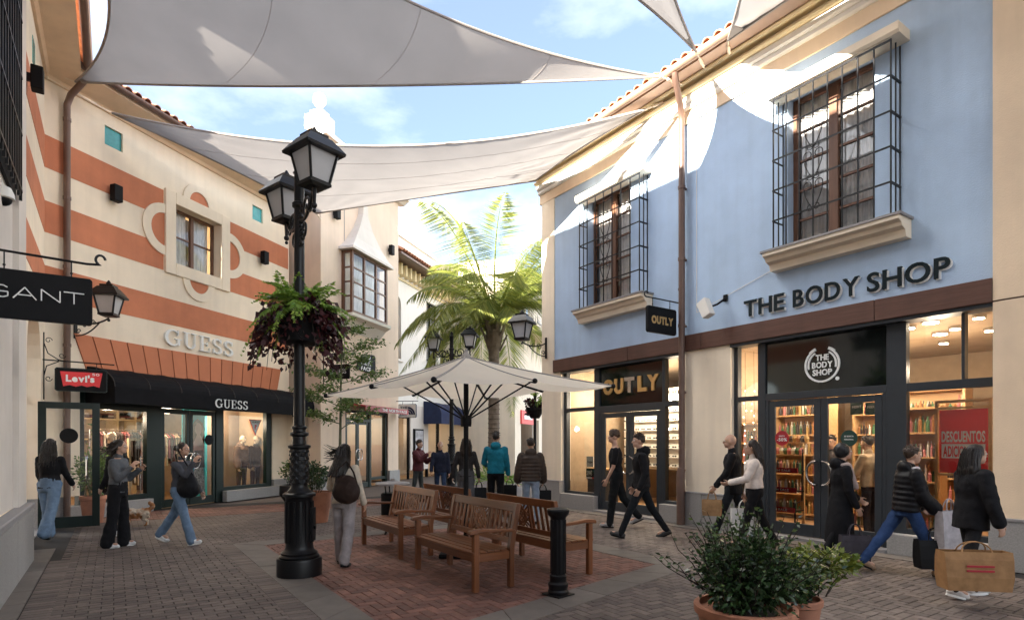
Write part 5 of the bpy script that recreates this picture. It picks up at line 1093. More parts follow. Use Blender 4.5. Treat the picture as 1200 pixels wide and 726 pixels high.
def wide(ch, parent, x0, x1, z0, h, y, th=.010):          # thin wide capitals drawn as strokes
    L_ = {'G': [[(.98,.85),(.8,1),(.25,1),(0,.72),(0,.28),(.25,0),(.8,0),(1,.12),(1,.48),(.55,.48)]], 'A': [[(0,0),(.5,1),(1,0)],[(.22,.33),(.78,.33)]], 'N': [[(0,0),(0,1),(1,0),(1,1)]], 'T': [[(0,1),(1,1)],[(.5,1),(.5,0)]]}[ch]; mb = MB()
    for s_ in L_:
        for a, b in zip(s_, s_[1:]): mb.bar((x0+(x1-x0)*a[0], y, z0+h*a[1]), (x0+(x1-x0)*b[0], y, z0+h*b[1]), th, .014, up=(0,1,0))
    mb.build('letter', M['wht'], parent)
for ch, a, b in (('G',.10,.27),('A',.31,.49),('N',.53,.68),('T',.71,.88)): wide(ch, t, a, b, 3.045, .115, -.036)
t = hsign('small black hanging sign with a red batwing panel by the green doorway', LVf.W(-.37, 0), A34, .2, 1.016, 2.64, 3.07, M['blackmat'], 3.2, [(0,0,3.22),(1.15,0,3.20)], border=M['dgreen'])
MB().prism([(.27,3.01),(.95,3.01),(.90,2.72),(.80,2.75),(.70,2.72),(.61,2.75),(.52,2.72),(.42,2.75),(.32,2.72)], lambda a, b, d: (a, d, b), -.045, -.03).build('red_panel', M['red'], t)
text("Levi's", t, M['wht'], .36, .82, 2.82, .13, -.046, .008, bold=.045, gap=.04); text('50', t, M['wht'], .78, .90, 2.95, .05, -.046, .006, bold=.01, each=False, name='lettering')
mb = MB().tube([(.02,0,2.45),(.02,0,3.75)], .012, 6).tube([(.02,0,3.55),(.08,0,3.35),(.25,0,3.23),(.4,0,3.21)], .010, 6).tube([(.02,0,2.9),(.06,0,3.1),(.25,0,3.2)], .010, 6)
for P0, s_ in (((.09,0,3.60),1),((.3,0,3.32),-1),((.09,0,2.86),-1)): mb.tube(scroll(P0, (1,0,0), Vector((0,0,1)), .06, 1.1, s_), .007, 5)
mb.build('scroll_bracket', M['black'], t, smooth=True)
t = hsign('small black hanging sign with pale OUTLY letters on the blue wall above the eyewear shop', RBf.W(-.06, 0), A34, -1.03, -.22, 3.70, 4.20, M['blackmat'], 4.36, [(-.03,0,4.36),(-1.0,0,4.36)]+[(-1.04+.05*math.sin(q)*-1, 0, 4.41-.05*math.cos(q)) for q in np.linspace(0, 4.4, 12)])
text('OUTLY', t, M['gold'], -.93, -.33, 3.88, .14, -.032, .008, bold=.05, gap=.06)
MB().tube([(-.03,0,3.66),(-.03,0,4.62)], .02, 7).tube(scroll((-.03-.05,0,4.62), (1,0,0), Vector((0,0,1)), .07, 1.1), .012, 6).box(-.03,.06,-.02,.02,3.7,3.74).box(-.03,.06,-.02,.02,4.5,4.54).build('bracket_post', M['black'], t)
t = hsign('small black hanging sign with white GUESS letters seen through the slim tree', BTf.W(.12, 0), BTf.rot-R(90), .25, .98, 3.62, 4.08, M['blackmat'], 4.24, [(0,0,4.26),(1.0,0,4.24)]); seriftext('GUESS', t, M['wht'], .36, .87, 3.79, .13, -.031, .008, each=False, name='lettering')
MB().tube([(.02,0,3.3),(.02,0,4.55)], .015, 6).tube(scroll((.09,0,4.5), (1,0,0), Vector((0,0,1)), .09, 1.1), .01, 5).tube(bracket_pts((.02,0,3.95),(.3,0,4.24), .05), .01, 5).build('scroll_bracket', M['black'], t)
t = hsign('white hanging sign with a dark half dome emblem at the right corner of the tower', BTf.W(4.85, 0), BTf.rot-R(90), .12, .86, 2.62, 3.12, M['wht'], 3.24, [(0,0,3.26),(.95,0,3.25)], border=M['navy'])
for s_, z_ in (('THE', 2.96), ('NORTH', 2.83), ('FACE', 2.70)): text(s_, t, M['navy'], .18, .50, z_, .09, -.032, .006, bold=.03, each=False, name='lettering')
for k in range(3): mb = MB(); ringarc(mb, .52, 2.72, .06+k*.09, .13+k*.09, 0, math.pi/2, -.042, -.03, 10); mb.build('emblem_band', M['navy'], t)
# floodlight, dome camera
fx_, fz_ = RBf.P(818, 362, -.35); t = thing('floodlight', 'small cream floodlight tilted on a bracket on the blue wall', 'floodlight', tuple(RBf.W(fx_+.25, 0, fz_)), RBf.rot)
MB().tube([(.1,0,.18),(.06,-.2,.05),(-.05,-.3,0)], .018, 6).box(.06,.14,-.03,0,.12,.24).build('bracket', M['blackmat'], t); MB().prism([(-.02,-.17),(.15,-.10),(.02,.22),(-.17,.12)], lambda a, b, d: (a-.08, d, b-.04), -.42, -.26).build('lamp_housing', M['white'], t, bevel=.012)
t = thing('dome_camera', 'white dome security camera on the pale pilaster at the left edge', 'camera', tuple(at(4, 232, 6.6)), A34)
MB().lathe([(.02,.14),(.07,.12),(.10,.05),(.105,0),(.09,-.01)], 16).build('camera_housing', M['white'], t, smooth=True); MB().ball((0,0,-.01), (.08,.08,.075), 14, 8).build('camera_dome', M['blackmat'], t, smooth=True); MB().tube([(0,0,.13),(-.05,0,.2),(-.45,0,.2)], .02, 8).build('camera_arm', M['white'], t)
# ------------------------------------------------------------------ palm
pm = thing('palm_tree', 'tall feathery queen palm rising in the middle distance behind the parasol', 'palm tree', (-.62, 20, 0))
pr = [(.26,0),(.22,.4)]
for k in range(26): z = .5+k*.16; pr += [(.205-.001*k, z), (.225-.001*k, z+.02), (.205-.001*k, z+.05)]
pr += [(.19,4.75),(.26,5.0),(.30,5.2),(.22,5.5),(.08,5.8)]
MB().lathe(pr, 14).build('trunk', mat('palm_bark', (.17,.14,.115), .9, var=.3, vscale=6, bump=.5, bscale=30), pm, smooth=True)
for k in range(14):
    a = k*2.4; MB().bar((.20*math.cos(a),.20*math.sin(a),4.75+.06*k),(.45*math.cos(a),.45*math.sin(a),5.3+.06*k),.12,.05).build('leaf_stub', bpy.data.materials['palm_bark'], pm)
m_palm = leafmat('palm_leaflet', [(.11,.17,.035),(.22,.27,.055),(.40,.41,.10)], .5)
pf = [frond_mesh('palm_frond', 3.5, a, .85, m_palm, 112, .032, l) for a, l in ((.95,1.1),(.90,1.35),(1.05,.75),(.80,1.5),(1.15,.4))]
for k in range(40):
    v = k % 5; a = k*2.399+.3; o = link('palm_frond', pf[v], pm, loc=(.12*math.cos(a), .12*math.sin(a), 5.6+.012*k), rot=(random.uniform(-.35,.35), random.uniform(-.25,.12)-(.45 if k > 33 else 0), a)); s = random.uniform(.85,1.12); o.scale = (s, s, s)
# ------------------------------------------------------------------ generic leafy plants
def limb(mb, p, q, r0, r1, wob=.06, n=6):
    p = Vector(p); q = Vector(q); L_ = (q-p).length; mb.tube([p.lerp(q, t)+Vector((random.uniform(-1,1), random.uniform(-1,1), random.uniform(-.5,.5)))*wob*L_*(1 if 0 < t < 1 else 0) for t in np.linspace(0, 1, n)], [r0+(r1-r0)*t for t in np.linspace(0, 1, n)], 6)
m_tree = leafmat('young_tree_leaf', [(.06,.12,.03),(.11,.20,.045),(.20,.29,.08)], .35); m_bark = mat('green_grey_bark', (.10,.11,.06), .85, var=.3, vscale=9, bump=.3)
T0 = Vector((-4.42, 15, 0)); tr = thing('slim_tree', 'slim young tree with layered light green foliage in front of the tower', 'tree', T0)
mb = MB(); limb(mb, (0,0,0), (.05,0,4.5), .05, .012, .008, 10); P = []; D = []; cl = []
for k in range(17):
    z = 2.1+2.35*k/16; a = k*2.4+.4; L_ = (1.25-.55*abs(k-7)/9)*random.uniform(.7,1.1); e = Vector((math.cos(a)*L_, math.sin(a)*L_*.8, z+.10+random.uniform(0,.25))); limb(mb, (.02,0,z-.15), e, .014, .004, .08)
    for j in range(6): cl.append(Vector((.02,0,z-.1)).lerp(e, .45+.12*j)+Vector((random.uniform(-.12,.12), random.uniform(-.12,.12), random.uniform(-.05,.07))))
mb.build('trunk', m_bark, tr, smooth=True)
for c in cl:
    for j in range(40): P.append((c.x+random.gauss(0,.12), c.y+random.gauss(0,.12), c.z+random.gauss(0,.05))); D.append((random.gauss(0,1), random.gauss(0,1), random.gauss(-.15,.35)))
link('crown', leaves_mesh('crown', P, D, .095, .05, m_tree), tr, 'stuff')
def bush(parent, n, cen, rad, m_, L, W, hollow=.35, up=.3, name='foliage', lumps=9):
    cs = []
    for k in range(lumps):
        v = Vector((random.gauss(0,1), random.gauss(0,1), random.gauss(0,.9))).normalized(); cs.append((Vector((v.x*rad[0], v.y*rad[1], v.z*rad[2]))*random.uniform(.45,.8), random.uniform(.32,.6)))
    P = []; D = []
    while len(P) < n:
        c, s = random.choice(cs); v = Vector((random.gauss(0,1), random.gauss(0,1), random.gauss(0,1))).normalized()*(random.random()**.45)
        p = c+Vector((v.x*rad[0], v.y*rad[1], v.z*rad[2]))*s; P.append((cen[0]+p.x, cen[1]+p.y, cen[2]+p.z)); d = p.normalized()+Vector((random.gauss(0,.6), random.gauss(0,.6), up+random.gauss(0,.5))); D.append(tuple(d))
    return link(name, leaves_mesh(name, P, D, L, W, m_, .1), parent, 'stuff')
def shoots(parent, n, cen, rad, m_, mw, L, W, Ls):          # upright twigs carrying leaves, ragged outline
    mb = MB(); P = []; D = []
    for k in range(n):
        a = random.uniform(0, 6.28); q = random.random()**.5; b = Vector((cen[0]+rad[0]*.4*q*math.cos(a), cen[1]+rad[1]*.4*q*math.sin(a), cen[2])); e = b+Vector((math.cos(a)*q*rad[0]*random.uniform(.5,1), math.sin(a)*q*rad[1]*random.uniform(.5,1), Ls*random.uniform(.7,1.15)*(1.1-.5*q)))
        limb(mb, b, e, .006, .002, .05, 5)
        for j in range(12):
            t = .25+.75*j/11; p = b.lerp(e, t); P.append(tuple(p)); th = random.uniform(0, 6.28); D.append((math.cos(th), math.sin(th), .5))
    mb.build('twig', mw, parent); link('shoot_leaves', leaves_mesh('shoot_leaves', P, D, L, W, m_, .1), parent, 'stuff')
def pot(parent, r, h, m_=None, prof=None):
    p = prof or [(r*.70,0),(r*.72,.02),(r*.93,h*.82),(r*.93,h*.84),(r,h*.86),(r*1.01,h*.98),(r*.98,h),(r*.90,h),(r*.88,h*.9)]
    MB().lathe(p, 32).build('pot', m_ or M['terrapot'], parent, smooth=True); MB().lathe([(r*.90,h*.88),(r*.5,h*.91),(.01,h*.92)], 20).build('soil', M['soil'], parent)
m_box = leafmat('glossy_dark_leaf', [(.010,.028,.010),(.022,.055,.016),(.05,.10,.03)], .15, .28); m_mid = leafmat('young_green_leaf', [(.03,.07,.015),(.06,.12,.03),(.12,.17,.05)], .3, .35); m_lime = leafmat('yellow_green_leaf', [(.06,.11,.015),(.15,.20,.03),(.26,.29,.05)], .3, .4)
t = thing('potted_shrub', 'big dense dark green shrub in a wide terracotta pot in the near right foreground', 'potted plant', (1.68, 4.22, 0)); pot(t, .35, .44)
bush(t, 3300, (0,0,.72), (.42,.40,.33), m_box, .050, .024, lumps=15); bush(t, 500, (.05,0,.78), (.42,.40,.30), m_mid, .038, .020, name='young_foliage', lumps=9); shoots(t, 70, (0,0,.46), (.50,.48,.3), m_box, M['soil'], .05, .023, .66); shoots(t, 16, (.1,0,.5), (.48,.46,.3), m_mid, M['soil'], .045, .020, .68)
mb = MB(); 
for k in range(9): limb(mb, (random.uniform(-.08,.08), random.uniform(-.08,.08), .38), (random.uniform(-.25,.25), random.uniform(-.25,.25), .8), .014, .006, .06)
mb.build('stem', M['soil'], t)
t = thing('potted_shrub', 'smaller pot of dark and yellow green foliage right of the big foreground shrub', 'potted plant', (2.29, 4.72, 0)); pot(t, .20, .36)
bush(t, 1300, (-.02,0,.48), (.24,.22,.19), m_box, .050, .025, lumps=8); shoots(t, 16, (0,0,.36), (.28,.26,.2), m_box, M['soil'], .05, .025, .30)
bush(t, 620, (.36,.16,.60), (.24,.22,.15), m_lime, .065, .032, name='yellow_green_foliage', lumps=8); shoots(t, 12, (.22,.1,.36), (.34,.26,.2), m_lime, M['soil'], .06, .03, .36)
t = thing('potted_shrub', 'tall airy climber in a terracotta pot behind the open glass door on the left', 'potted plant', (-8.42, 11.75, 0)); pot(t, .23, .55)
bush(t, 700, (0,0,1.0), (.28,.28,.5), m_tree, .085, .045, lumps=12); shoots(t, 14, (0,0,.5), (.3,.3,.3), m_tree, m_bark, .08, .045, 1.5)
t = thing('potted_shrub', 'leafy green shrub in a tan pot just right of the lamp post base', 'potted plant', (-3.98, 11.9, 0)); pot(t, .29, .62, M['terrapot'], [(.22,0),(.30,.60),(.315,.62),(.27,.62),(.25,.52)])
bush(t, 1300, (-.05,0,.95), (.36,.34,.34), m_box, .065, .036, lumps=9); shoots(t, 10, (0,0,.6), (.35,.33,.3), m_box, M['soil'], .06, .035, .6)
t = thing('potted_shrub', 'sparse rose bush in a round dark pot against the striped house', 'potted plant', (-5.85, 15.6, 0)); pot(t, .34, .5, M['dpot'], [(.18,0),(.34,.25),(.33,.48),(.28,.5),(.26,.42)])
bush(t, 620, (0,0,.85), (.34,.34,.35), m_tree, .08, .05, lumps=9); shoots(t, 10, (0,0,.45), (.3,.3,.3), m_box, M['soil'], .08, .05, .85)
t = thing('basket_post', 'slim black post with a basket of purple and green foliage near the blue building', 'flower basket', (.63, 16, 0))
MB().lathe([(.09,0),(.09,.12),(.045,.2),(.04,3.2),(.06,3.22),(.02,3.3)], 12).build('post', M['black'], t, smooth=True); MB().lathe([(.12,2.28),(.25,2.5),(.26,2.56),(.2,2.56)], 16).build('basket_bowl', M['blackmat'], t)
bush(t, 420, (0,0,2.58), (.36,.36,.24), m_purple, .09, .07, name='purple_foliage', lumps=8); bush(t, 160, (0,0,2.8), (.2,.2,.2), m_fern, .12, .035, name='green_foliage', lumps=5)
# low planting under the palm
t = thing('ground_planting', 'low strappy green planting round the foot of the palm', 'planting', (-.62, 20, 0)); bush(t, 260, (0,0,.35), (.9,.9,.35), m_fern, .35, .04, name='foliage', lumps=7)
# ------------------------------------------------------------------ people
_pend = []                                               # meshes waiting for their remesh to be applied, all in one go
def ring_loft(mb, rings, n=18):
    """rings: (centre, right*rx, fwd*ry) -> closed lofted volume"""
    vs = []; fs = []
    for c, a, b in rings:
        for k in range(n): t = 2*math.pi*k/n; vs.append(c+a*math.cos(t)+b*math.sin(t))
    for i in range(len(rings)-1):
        for k in range(n): k2 = (k+1) % n; fs.append((i*n+k, i*n+k2, (i+1)*n+k2, (i+1)*n+k))
    fs.append(tuple(range(n-1, -1, -1))); fs.append(tuple((len(rings)-1)*n+k for k in range(n))); mb.add(vs, fs)
def cap(mb, p, q, r0, r1, n=12):
    p = Vector(p); q = Vector(q); d = (q-p).normalized(); pts = []; rs = []
    for a in (-80, -50, -20): pts.append(p+d*r0*math.sin(R(a))); rs.append(r0*math.cos(R(a)))
    for a in (20, 50, 80): pts.append(q+d*r1*math.sin(R(a))); rs.append(r1*math.cos(R(a)))
    mb.tube(pts, rs, n)
def ell(mb, c, r, rot=None, n=14, k=9):
    b = len(mb.v); mb.ball((0,0,0), r, n, k)
    for i in range(b, len(mb.v)): v = Vector(mb.v[i]); v = (rot @ v if rot else v)+Vector(c); mb.v[i] = tuple(v)
_clouds = bpy.data.textures.new('cloth_folds', 'CLOUDS'); _clouds.noise_scale = .09; _clouds.noise_depth = 2
_ripple = bpy.data.textures.new('puffer_ripple', 'CLOUDS'); _ripple.noise_scale = .05
def blob(mb, name, m_, parent, voxel, folds=0.0, smooth=4):
    me = mb.mesh(name, m_); bm = bmesh.new(); bm.from_mesh(me); bmesh.ops.recalc_face_normals(bm, faces=bm.faces); bm.to_mesh(me); bm.free()
    o = link(name, me, parent); r = o.modifiers.new('remesh', 'REMESH'); r.mode = 'VOXEL'; r.voxel_size = voxel; r.use_smooth_shade = True
    s = o.modifiers.new('smooth', 'SMOOTH'); s.iterations = smooth; s.factor = .5
    if folds: d = o.modifiers.new('folds', 'DISPLACE'); d.texture = _clouds; d.strength = folds; d.mid_level = .5
    _pend.append(o); return o
def apply_pending():
    bpy.context.view_layer.update(); dg = bpy.context.evaluated_depsgraph_get()
    for o in _pend:
        me = bpy.data.meshes.new_from_object(o.evaluated_get(dg)); old = o.data; me.name = old.name
        o.modifiers.clear(); o.data = me; bpy.data.meshes.remove(old)
_cm = {}
def cloth(col, rough=.85, bump=.25, bs=120):
    k = (col, rough, bump)
    if k not in _cm: _cm[k] = mat('cloth', col, rough, var=.22, vscale=9, bump=bump, bscale=bs, spec=.12)
    return _cm[k]
def skinm(col):
    k = ('skin', col)
    if k not in _cm:
        m = mat('skin', col, .5, var=.08, vscale=14, bump=.05, bscale=120); p = next(n for n in m.node_tree.nodes if n.type == 'BSDF_PRINCIPLED')
        p.inputs['Subsurface Weight'].default_value = .12; p.inputs['Subsurface Radius'].default_value = (.02,.008,.004); _cm[k] = m
    return _cm[k]
def hairm(col):
    k = ('hair', col)
    if k not in _cm: _cm[k] = mat('hair', col, .45, var=.45, vscale=30, stretch=(1,1,.10), bump=.5, bscale=60, spec=.4)
    return _cm[k]
LIGHT, TAN = (.50,.30,.21), (.40,.23,.15)
def person(label, x, y, H, face, top='jacket', tc=(.02,.02,.022), bot='slim', bc=(.02,.02,.024), shoe=(.03,.03,.03), hair='short', hc=(.02,.013,.009), skin=LIGHT, fem=False,
           l=(.0,.05), r=(.0,.05), la=(.05,.12,.25), ra=(.05,.12,.25), lean=.03, head=(0,0), hem=.06, vx=.013, name='person', inner=None, group=None, flare=0, bulk=0):
    t = thing(name, label, 'person' if name == 'person' else 'mannequin', (x, y, 0), face-R(90), group)
    k = H/1.75; wS = .165 if fem else .185; fw = .92 if fem else 1.0
    X = Vector((1,0,0)); up = Vector((0, math.sin(lean), math.cos(lean))); fw_ = Vector((0, math.cos(lean), -math.sin(lean)))
    def dr(a, out=0, s=0): return Vector((math.sin(out)*s, math.sin(a)*math.cos(out), -math.cos(a)*math.cos(out)))
    legs = []
    for s, (th, kn) in ((-1, l), (1, r)):
        hp = Vector((s*.088, 0, 0)); kj = hp+dr(th, .03, s)*.445; aj = kj+dr(th-kn, .01, s)*.415; legs.append((s, hp, kj, aj, th-kn))
    low = min(q[3].z-max(0, -math.sin(q[4])*0) for q in legs); pel = Vector((0, 0, .085-low))
    def T(p): return (Vector(p)+pel)*k
    def U(u, x=0, f=0): return T(up*u+X*x+fw_*f)
    neck = up*.50; hc_ = up*.685+fw_*.025; yaw, pit = head; HR = Matrix.Rotation(yaw, 3, 'Z') @ Matrix.Rotation(-lean*.3+pit, 3, 'X')
    def Hd(p): return T(hc_+HR @ Vector(p))
    body = MB()
    tr = [(-.08,.125,.095),(.0,.165,.115),(.10,.15,.105),(.18,.135,.095),(.28,.155,.11),(.36,.17,.115),(.44,.15,.095),(.485,.085,.07),(.52,.055,.055)]
    ring_loft(body, [(U(u), X*a*fw*k, fw_*b*k) for u, a, b in tr])
    cap(body, T(up*.47), T(up*.60+fw_*.012), .058*k*fw, .052*k*fw)
    ell(body, Hd((0,-.008,.018)), (.072*k,.092*k,.098*k), HR); ell(body, Hd((0,.030,-.045)), (.055*k,.060*k,.062*k), HR); ell(body, Hd((0,.065,-.085)), (.024*k,.02*k,.018*k), HR)
    cap(body, Hd((0,.082,.020)), Hd((0,.102,-.018)), .009*k, .015*k, 8); cap(body, Hd((-.028,.076,.034)), Hd((.028,.076,.034)), .012*k, .012*k, 8)
    cap(body, Hd((-.018,.085,-.058)), Hd((.018,.085,-.058)), .009*k, .009*k, 8)
    for s in (-1, 1): ell(body, Hd((s*.074,-.005,-.005)), (.012*k,.02*k,.03*k), HR, 8, 6)
    for s, hp, kj, aj, an in legs:
        cap(body, T(hp), T(kj), .082*k*fw, .052*k); cap(body, T(kj), T(aj), .052*k, .035*k)
        hl = aj+Vector((0,-.02,-.03)); fd = Vector((0, math.cos(an*.5), math.sin(an*.5))); cap(body, T(hl), T(hl+fd*.15), .038*k, .03*k)
    arms = []; hands = []
    for s, (pi_, out, el) in ((-1, la), (1, ra)):
        sh = up*.435+X*s*wS; e = sh+dr(pi_+lean*-0, out, s)*.285; inn = -.25 if el > .5 else .0
        fdv = dr(pi_+el, out*.4+inn*min(1, el), s).normalized(); w = e+fdv*.245; arms.append((s, sh, e, w, fdv))
        cap(body, T(sh), T(e), .045*k*fw, .036*k*fw); cap(body, T(e), T(w), .036*k*fw, .026*k*fw)
        sd = (fw_-fdv*fw_.dot(fdv)); sd = sd.normalized() if sd.length > .2 else up-fdv*up.dot(fdv); sd.normalize(); pn = fdv.cross(sd)*s
        if pn.x*s > 0: pn = -pn                            # towards the palm
        pc = w+fdv*.048; rm = Matrix((sd, fdv, pn)).transposed(); ell(body, T(pc), (.040*k,.050*k,.016*k), rm, 10, 7)
        for i in range(4):
            b0 = w+fdv*.085+sd*(.030-.0205*i); ln = (.040,.046,.043,.034)[i]; m1 = b0+(fdv*.85+pn*.45).normalized()*ln; m2 = m1+(fdv*.45+pn*.85).normalized()*ln*.8
            cap(body, T(b0), T(m1), .0095*k, .009*k, 8); cap(body, T(m1), T(m2), .009*k, .008*k, 8)
        tb = w+fdv*.025+sd*.034; tm = tb+(fdv*.7+sd*.55+pn*.3).normalized()*.045; cap(body, T(tb), T(tm), .012*k, .010*k, 8); cap(body, T(tm), T(tm+(fdv*.8+pn*.5).normalized()*.03), .010*k, .009*k, 8)
        hands.append((w+fdv*.10, fdv))
    bo_ = blob(body, 'body', skinm(skin), t, vx*.66, 0, 3)
    for s in (-1, 1):
        MB().ball(tuple(Hd((s*.030,.080,.012))), (.013*k,.010*k,.009*k), 8, 6).build('eye', M['wht'], bo_); MB().ball(tuple(Hd((s*.030,.0865,.012))), (.0065*k,.005*k,.0065*k), 8, 6).build('iris', M['dark'], bo_)
    # trousers or skirt
    lf = MB(); wg = {'slim': .012, 'straight': .022, 'wide': .034}.get(bot, .015)
    ring_loft(lf, [(U(u), X*(a+wg*.6)*fw*k, fw_*(b+wg*.6)*k) for u, a, b in ((-.12,.13,.11),(-.02,.168,.118),(.08,.158,.11),(.13,.152,.106))])
    for s, hp, kj, aj, an in legs:
        cap(lf, T(hp), T(kj), (.085+wg)*k*fw, (.055+wg)*k); cap(lf, T(kj), T(aj+Vector((0,0,-.01))), (.053+wg)*k, (.040+wg*1.25+flare)*k)
    blob(lf, 'trousers', cloth(bc, .85, .25), t, vx, .022*k if bot != 'slim' else .012*k)
    for s, hp, kj, aj, an in legs:
        sb = MB(); hl = aj+Vector((0,-.035,-.038)); fd = Vector((0, math.cos(an*.6), math.sin(an*.6))); 
        cap(sb, T(hl), T(hl+fd*.10), .043*k, .045*k); cap(sb, T(hl+fd*.10+Vector((0,0,-.008))), T(hl+fd*.185+Vector((0,0,-.012))), .043*k, .036*k); cap(sb, T(aj), T(hl), .045*k, .043*k)
        blob(sb, 'shoe', cloth(shoe, .5, .1), t, .012, 0)
        so_ = MB(); n = 14; P = [((.043*math.cos(a)), (.075+.115*math.sin(a))) for a in np.linspace(0, 2*math.pi, n, endpoint=False)]; upz = X.cross(fd)
        so_.prism(P, lambda a, b, d: tuple(T(hl+X*a+fd*b+upz*d)), -.050, -.026); so_.build('shoe_sole', M['wht'] if sum(shoe) > .9 else M['blackmat'], t)
    # upper garment
    o = {'tee': .014, 'sweater': .022, 'hoodie': .03, 'jacket': .028, 'puffer': .045, 'coat': .032}[top]+bulk; g = MB()
    hm = -hem; rings = []
    if top == 'coat':
        for u, a, b in ((hm,.19,.17),(hm*.6,.185,.16),(hm*.25,.178,.14)): rings.append((U(u), X*(a+o)*fw*k, fw_*(b+o*.6)*k))
    else: rings.append((U(hm), X*(.160+o)*fw*k, fw_*(.118+o*.7)*k))
    for u, a, b in tr[2:8]:
        rings.append((U(u), X*(a+o)*fw*k, fw_*(b+o*.8)*k))
    ring_loft(g, rings, 22); cap(g, T(up*.455), T(up*(.535 if top != 'tee' else .495)), (.066+o*.5)*k*fw, (.058+o*.35)*k*fw)
    for s, sh, e, w, fdv in arms:
        cap(g, T(sh-up*.02+X*-s*.03), T(sh), (.058+o*.6)*k*fw, (.052+o*.7)*k*fw)
        if top == 'tee': cap(g, T(sh), T(sh.lerp(e, .72)), (.05+o)*k*fw, (.048+o)*k*fw)
        else: cap(g, T(sh), T(e), (.047+o)*k*fw, (.041+o*.8)*k*fw); cap(g, T(e), T(e.lerp(w, .93)), (.041+o*.8)*k*fw, (.032+o*.75)*k*fw)
    if top == 'hoodie' or hair == 'hood': ell(g, T(up*.52-fw_*.09), (.115*k,.075*k,.085*k))
    if top == 'puffer':
        ell(g, T(up*.52-fw_*.07), (.125*k,.07*k,.09*k))
        for q in range(7): u = hm+.03+(.44-hm)*q/7.0; ring_loft(g, [(U(u-.028), X*(.158+o)*fw*k, fw_*(.108+o*.8)*k), (U(u), X*(.178+o)*fw*k, fw_*(.126+o*.8)*k), (U(u+.028), X*(.158+o)*fw*k, fw_*(.108+o*.8)*k)])
        for s, sh, e, w, fdv in arms:
            for a_, b_ in ((sh, e), (e, w)):
                for q in range(4): c_ = a_.lerp(b_, .15+.25*q); ell(g, T(c_), ((.056+o)*k*fw,)*3, None, 10, 7)
    blob(g, {'tee': 't_shirt', 'puffer': 'puffer_jacket'}.get(top, top), cloth(tc, .8 if top != 'puffer' else .45, .2), t, vx, .02*k if top in ('tee','sweater','hoodie','jacket','coat') else .008)
    if inner:
        s_ = MB(); c0 = T(up*.50+fw_*.01); s_.tube([c0+Vector((.085*k*math.cos(a), .07*k*math.sin(a), .01*k*math.sin(2*a))) for a in np.linspace(0, 2*math.pi, 13)], .036*k, 8)
        cap(s_, T(up*.48+fw_*.09+X*.03), T(up*.20+fw_*.17+X*.05), .036*k, .05*k); cap(s_, T(up*.48+fw_*.09-X*.03), T(up*.28+fw_*.16-X*.05), .034*k, .045*k); blob(s_, 'scarf', cloth(inner, .9), t, vx, .02)
    # hair
    h_ = MB()
    if hair == 'bald': ring = None
    elif hair == 'short': ell(h_, Hd((0,-.022,.034)), (.080*k,.092*k,.095*k), HR); ell(h_, Hd((0,.045,.088)), (.055*k,.045*k,.03*k), HR)
    elif hair == 'curly':
        for q in range(26): a = q*2.4; z = .02+.1*(q/26); ell(h_, Hd((.075*math.cos(a)*(1-.4*q/26),-.015+.085*math.sin(a)*(1-.35*q/26), z)), (.032*k,)*3, None, 8, 6)
        ell(h_, Hd((0,-.02,.04)), (.078*k,.092*k,.09*k), HR)
    elif hair in ('long', 'wind', 'bob', 'tied', 'hood'):
        ell(h_, Hd((0,-.024,.030)), (.084*k,.096*k,.100*k), HR)
        if hair == 'hood': ell(h_, Hd((0,-.03,.02)), (.1*k,.105*k,.115*k), HR)
        if hair == 'tied': ell(h_, Hd((0,-.13,.02)), (.05*k,.05*k,.05*k), HR)
        if hair in ('long', 'wind', 'bob'):
            ln = .12 if hair == 'bob' else .34
            for q in range(9):
                a = -2.75+2.36*q/8-.2; a = math.pi*(1.08+.84*q/8); p0 = Hd((.075*math.cos(a), -.012+.085*math.sin(a), .0)); wv = (-.05 if hair != 'wind' else -.09)
                p1 = p0+Vector((.035*math.cos(a)*k, wv*k, -ln*.5*k)); p2 = p1+Vector((random.uniform(-.02,.02)*k-(0.05*k if hair == 'wind' else 0), (wv*.8 if hair == 'wind' else .0)*k, -ln*.5*k))
                cap(h_, p0, p1, .036*k, .036*k); cap(h_, p1, p2, .036*k, .016*k)
    st_ = MB()
    if h_.v: blob(h_, 'hair', hairm(hc), t, .011 if hair != 'wind' else .0065, .016*k if hair != 'wind' else .006)
    if hair in ('long', 'wind', 'bob'):                   # loose strands over the mass of hair
        ln = .12 if hair == 'bob' else .36
        for q in range(70):
            a = math.pi*random.uniform(1.02, 1.98); rr_ = random.uniform(.98, 1.12); p0 = Hd((.084*rr_*math.cos(a), -.018+.096*rr_*math.sin(a), random.uniform(-.01, .09)))
            p1 = p0+Vector((.04*math.cos(a)*k, -.05*k, -ln*.45*k)); p2 = p1+Vector((random.uniform(-.04,.04)*k-(.05*k if hair == 'wind' else 0), random.uniform(-.04,.01)*k, -ln*random.uniform(.45,.75)*k)); st_.tube([p0, p0.lerp(p1,.5)+Vector((0,-.012*k,0)), p1, p2], [.005*k, .006*k, .005*k, .0015*k], 4)
        if hair == 'wind':
            for q in range(46):
                p0 = Hd((-.055, -.07, random.uniform(-.10,.05))); L_ = random.uniform(.10,.26)*k; z = random.uniform(-.5,.55); p1 = p0+Vector((-L_*.5, -.03*k, L_*z*.3)); st_.tube([p0, p1, p1+Vector((-L_*.5, random.uniform(-.03,.03)*k, L_*z*.6))], [.006*k, .0045*k, .0012*k], 4)
    elif hair in ('short', 'curly'):
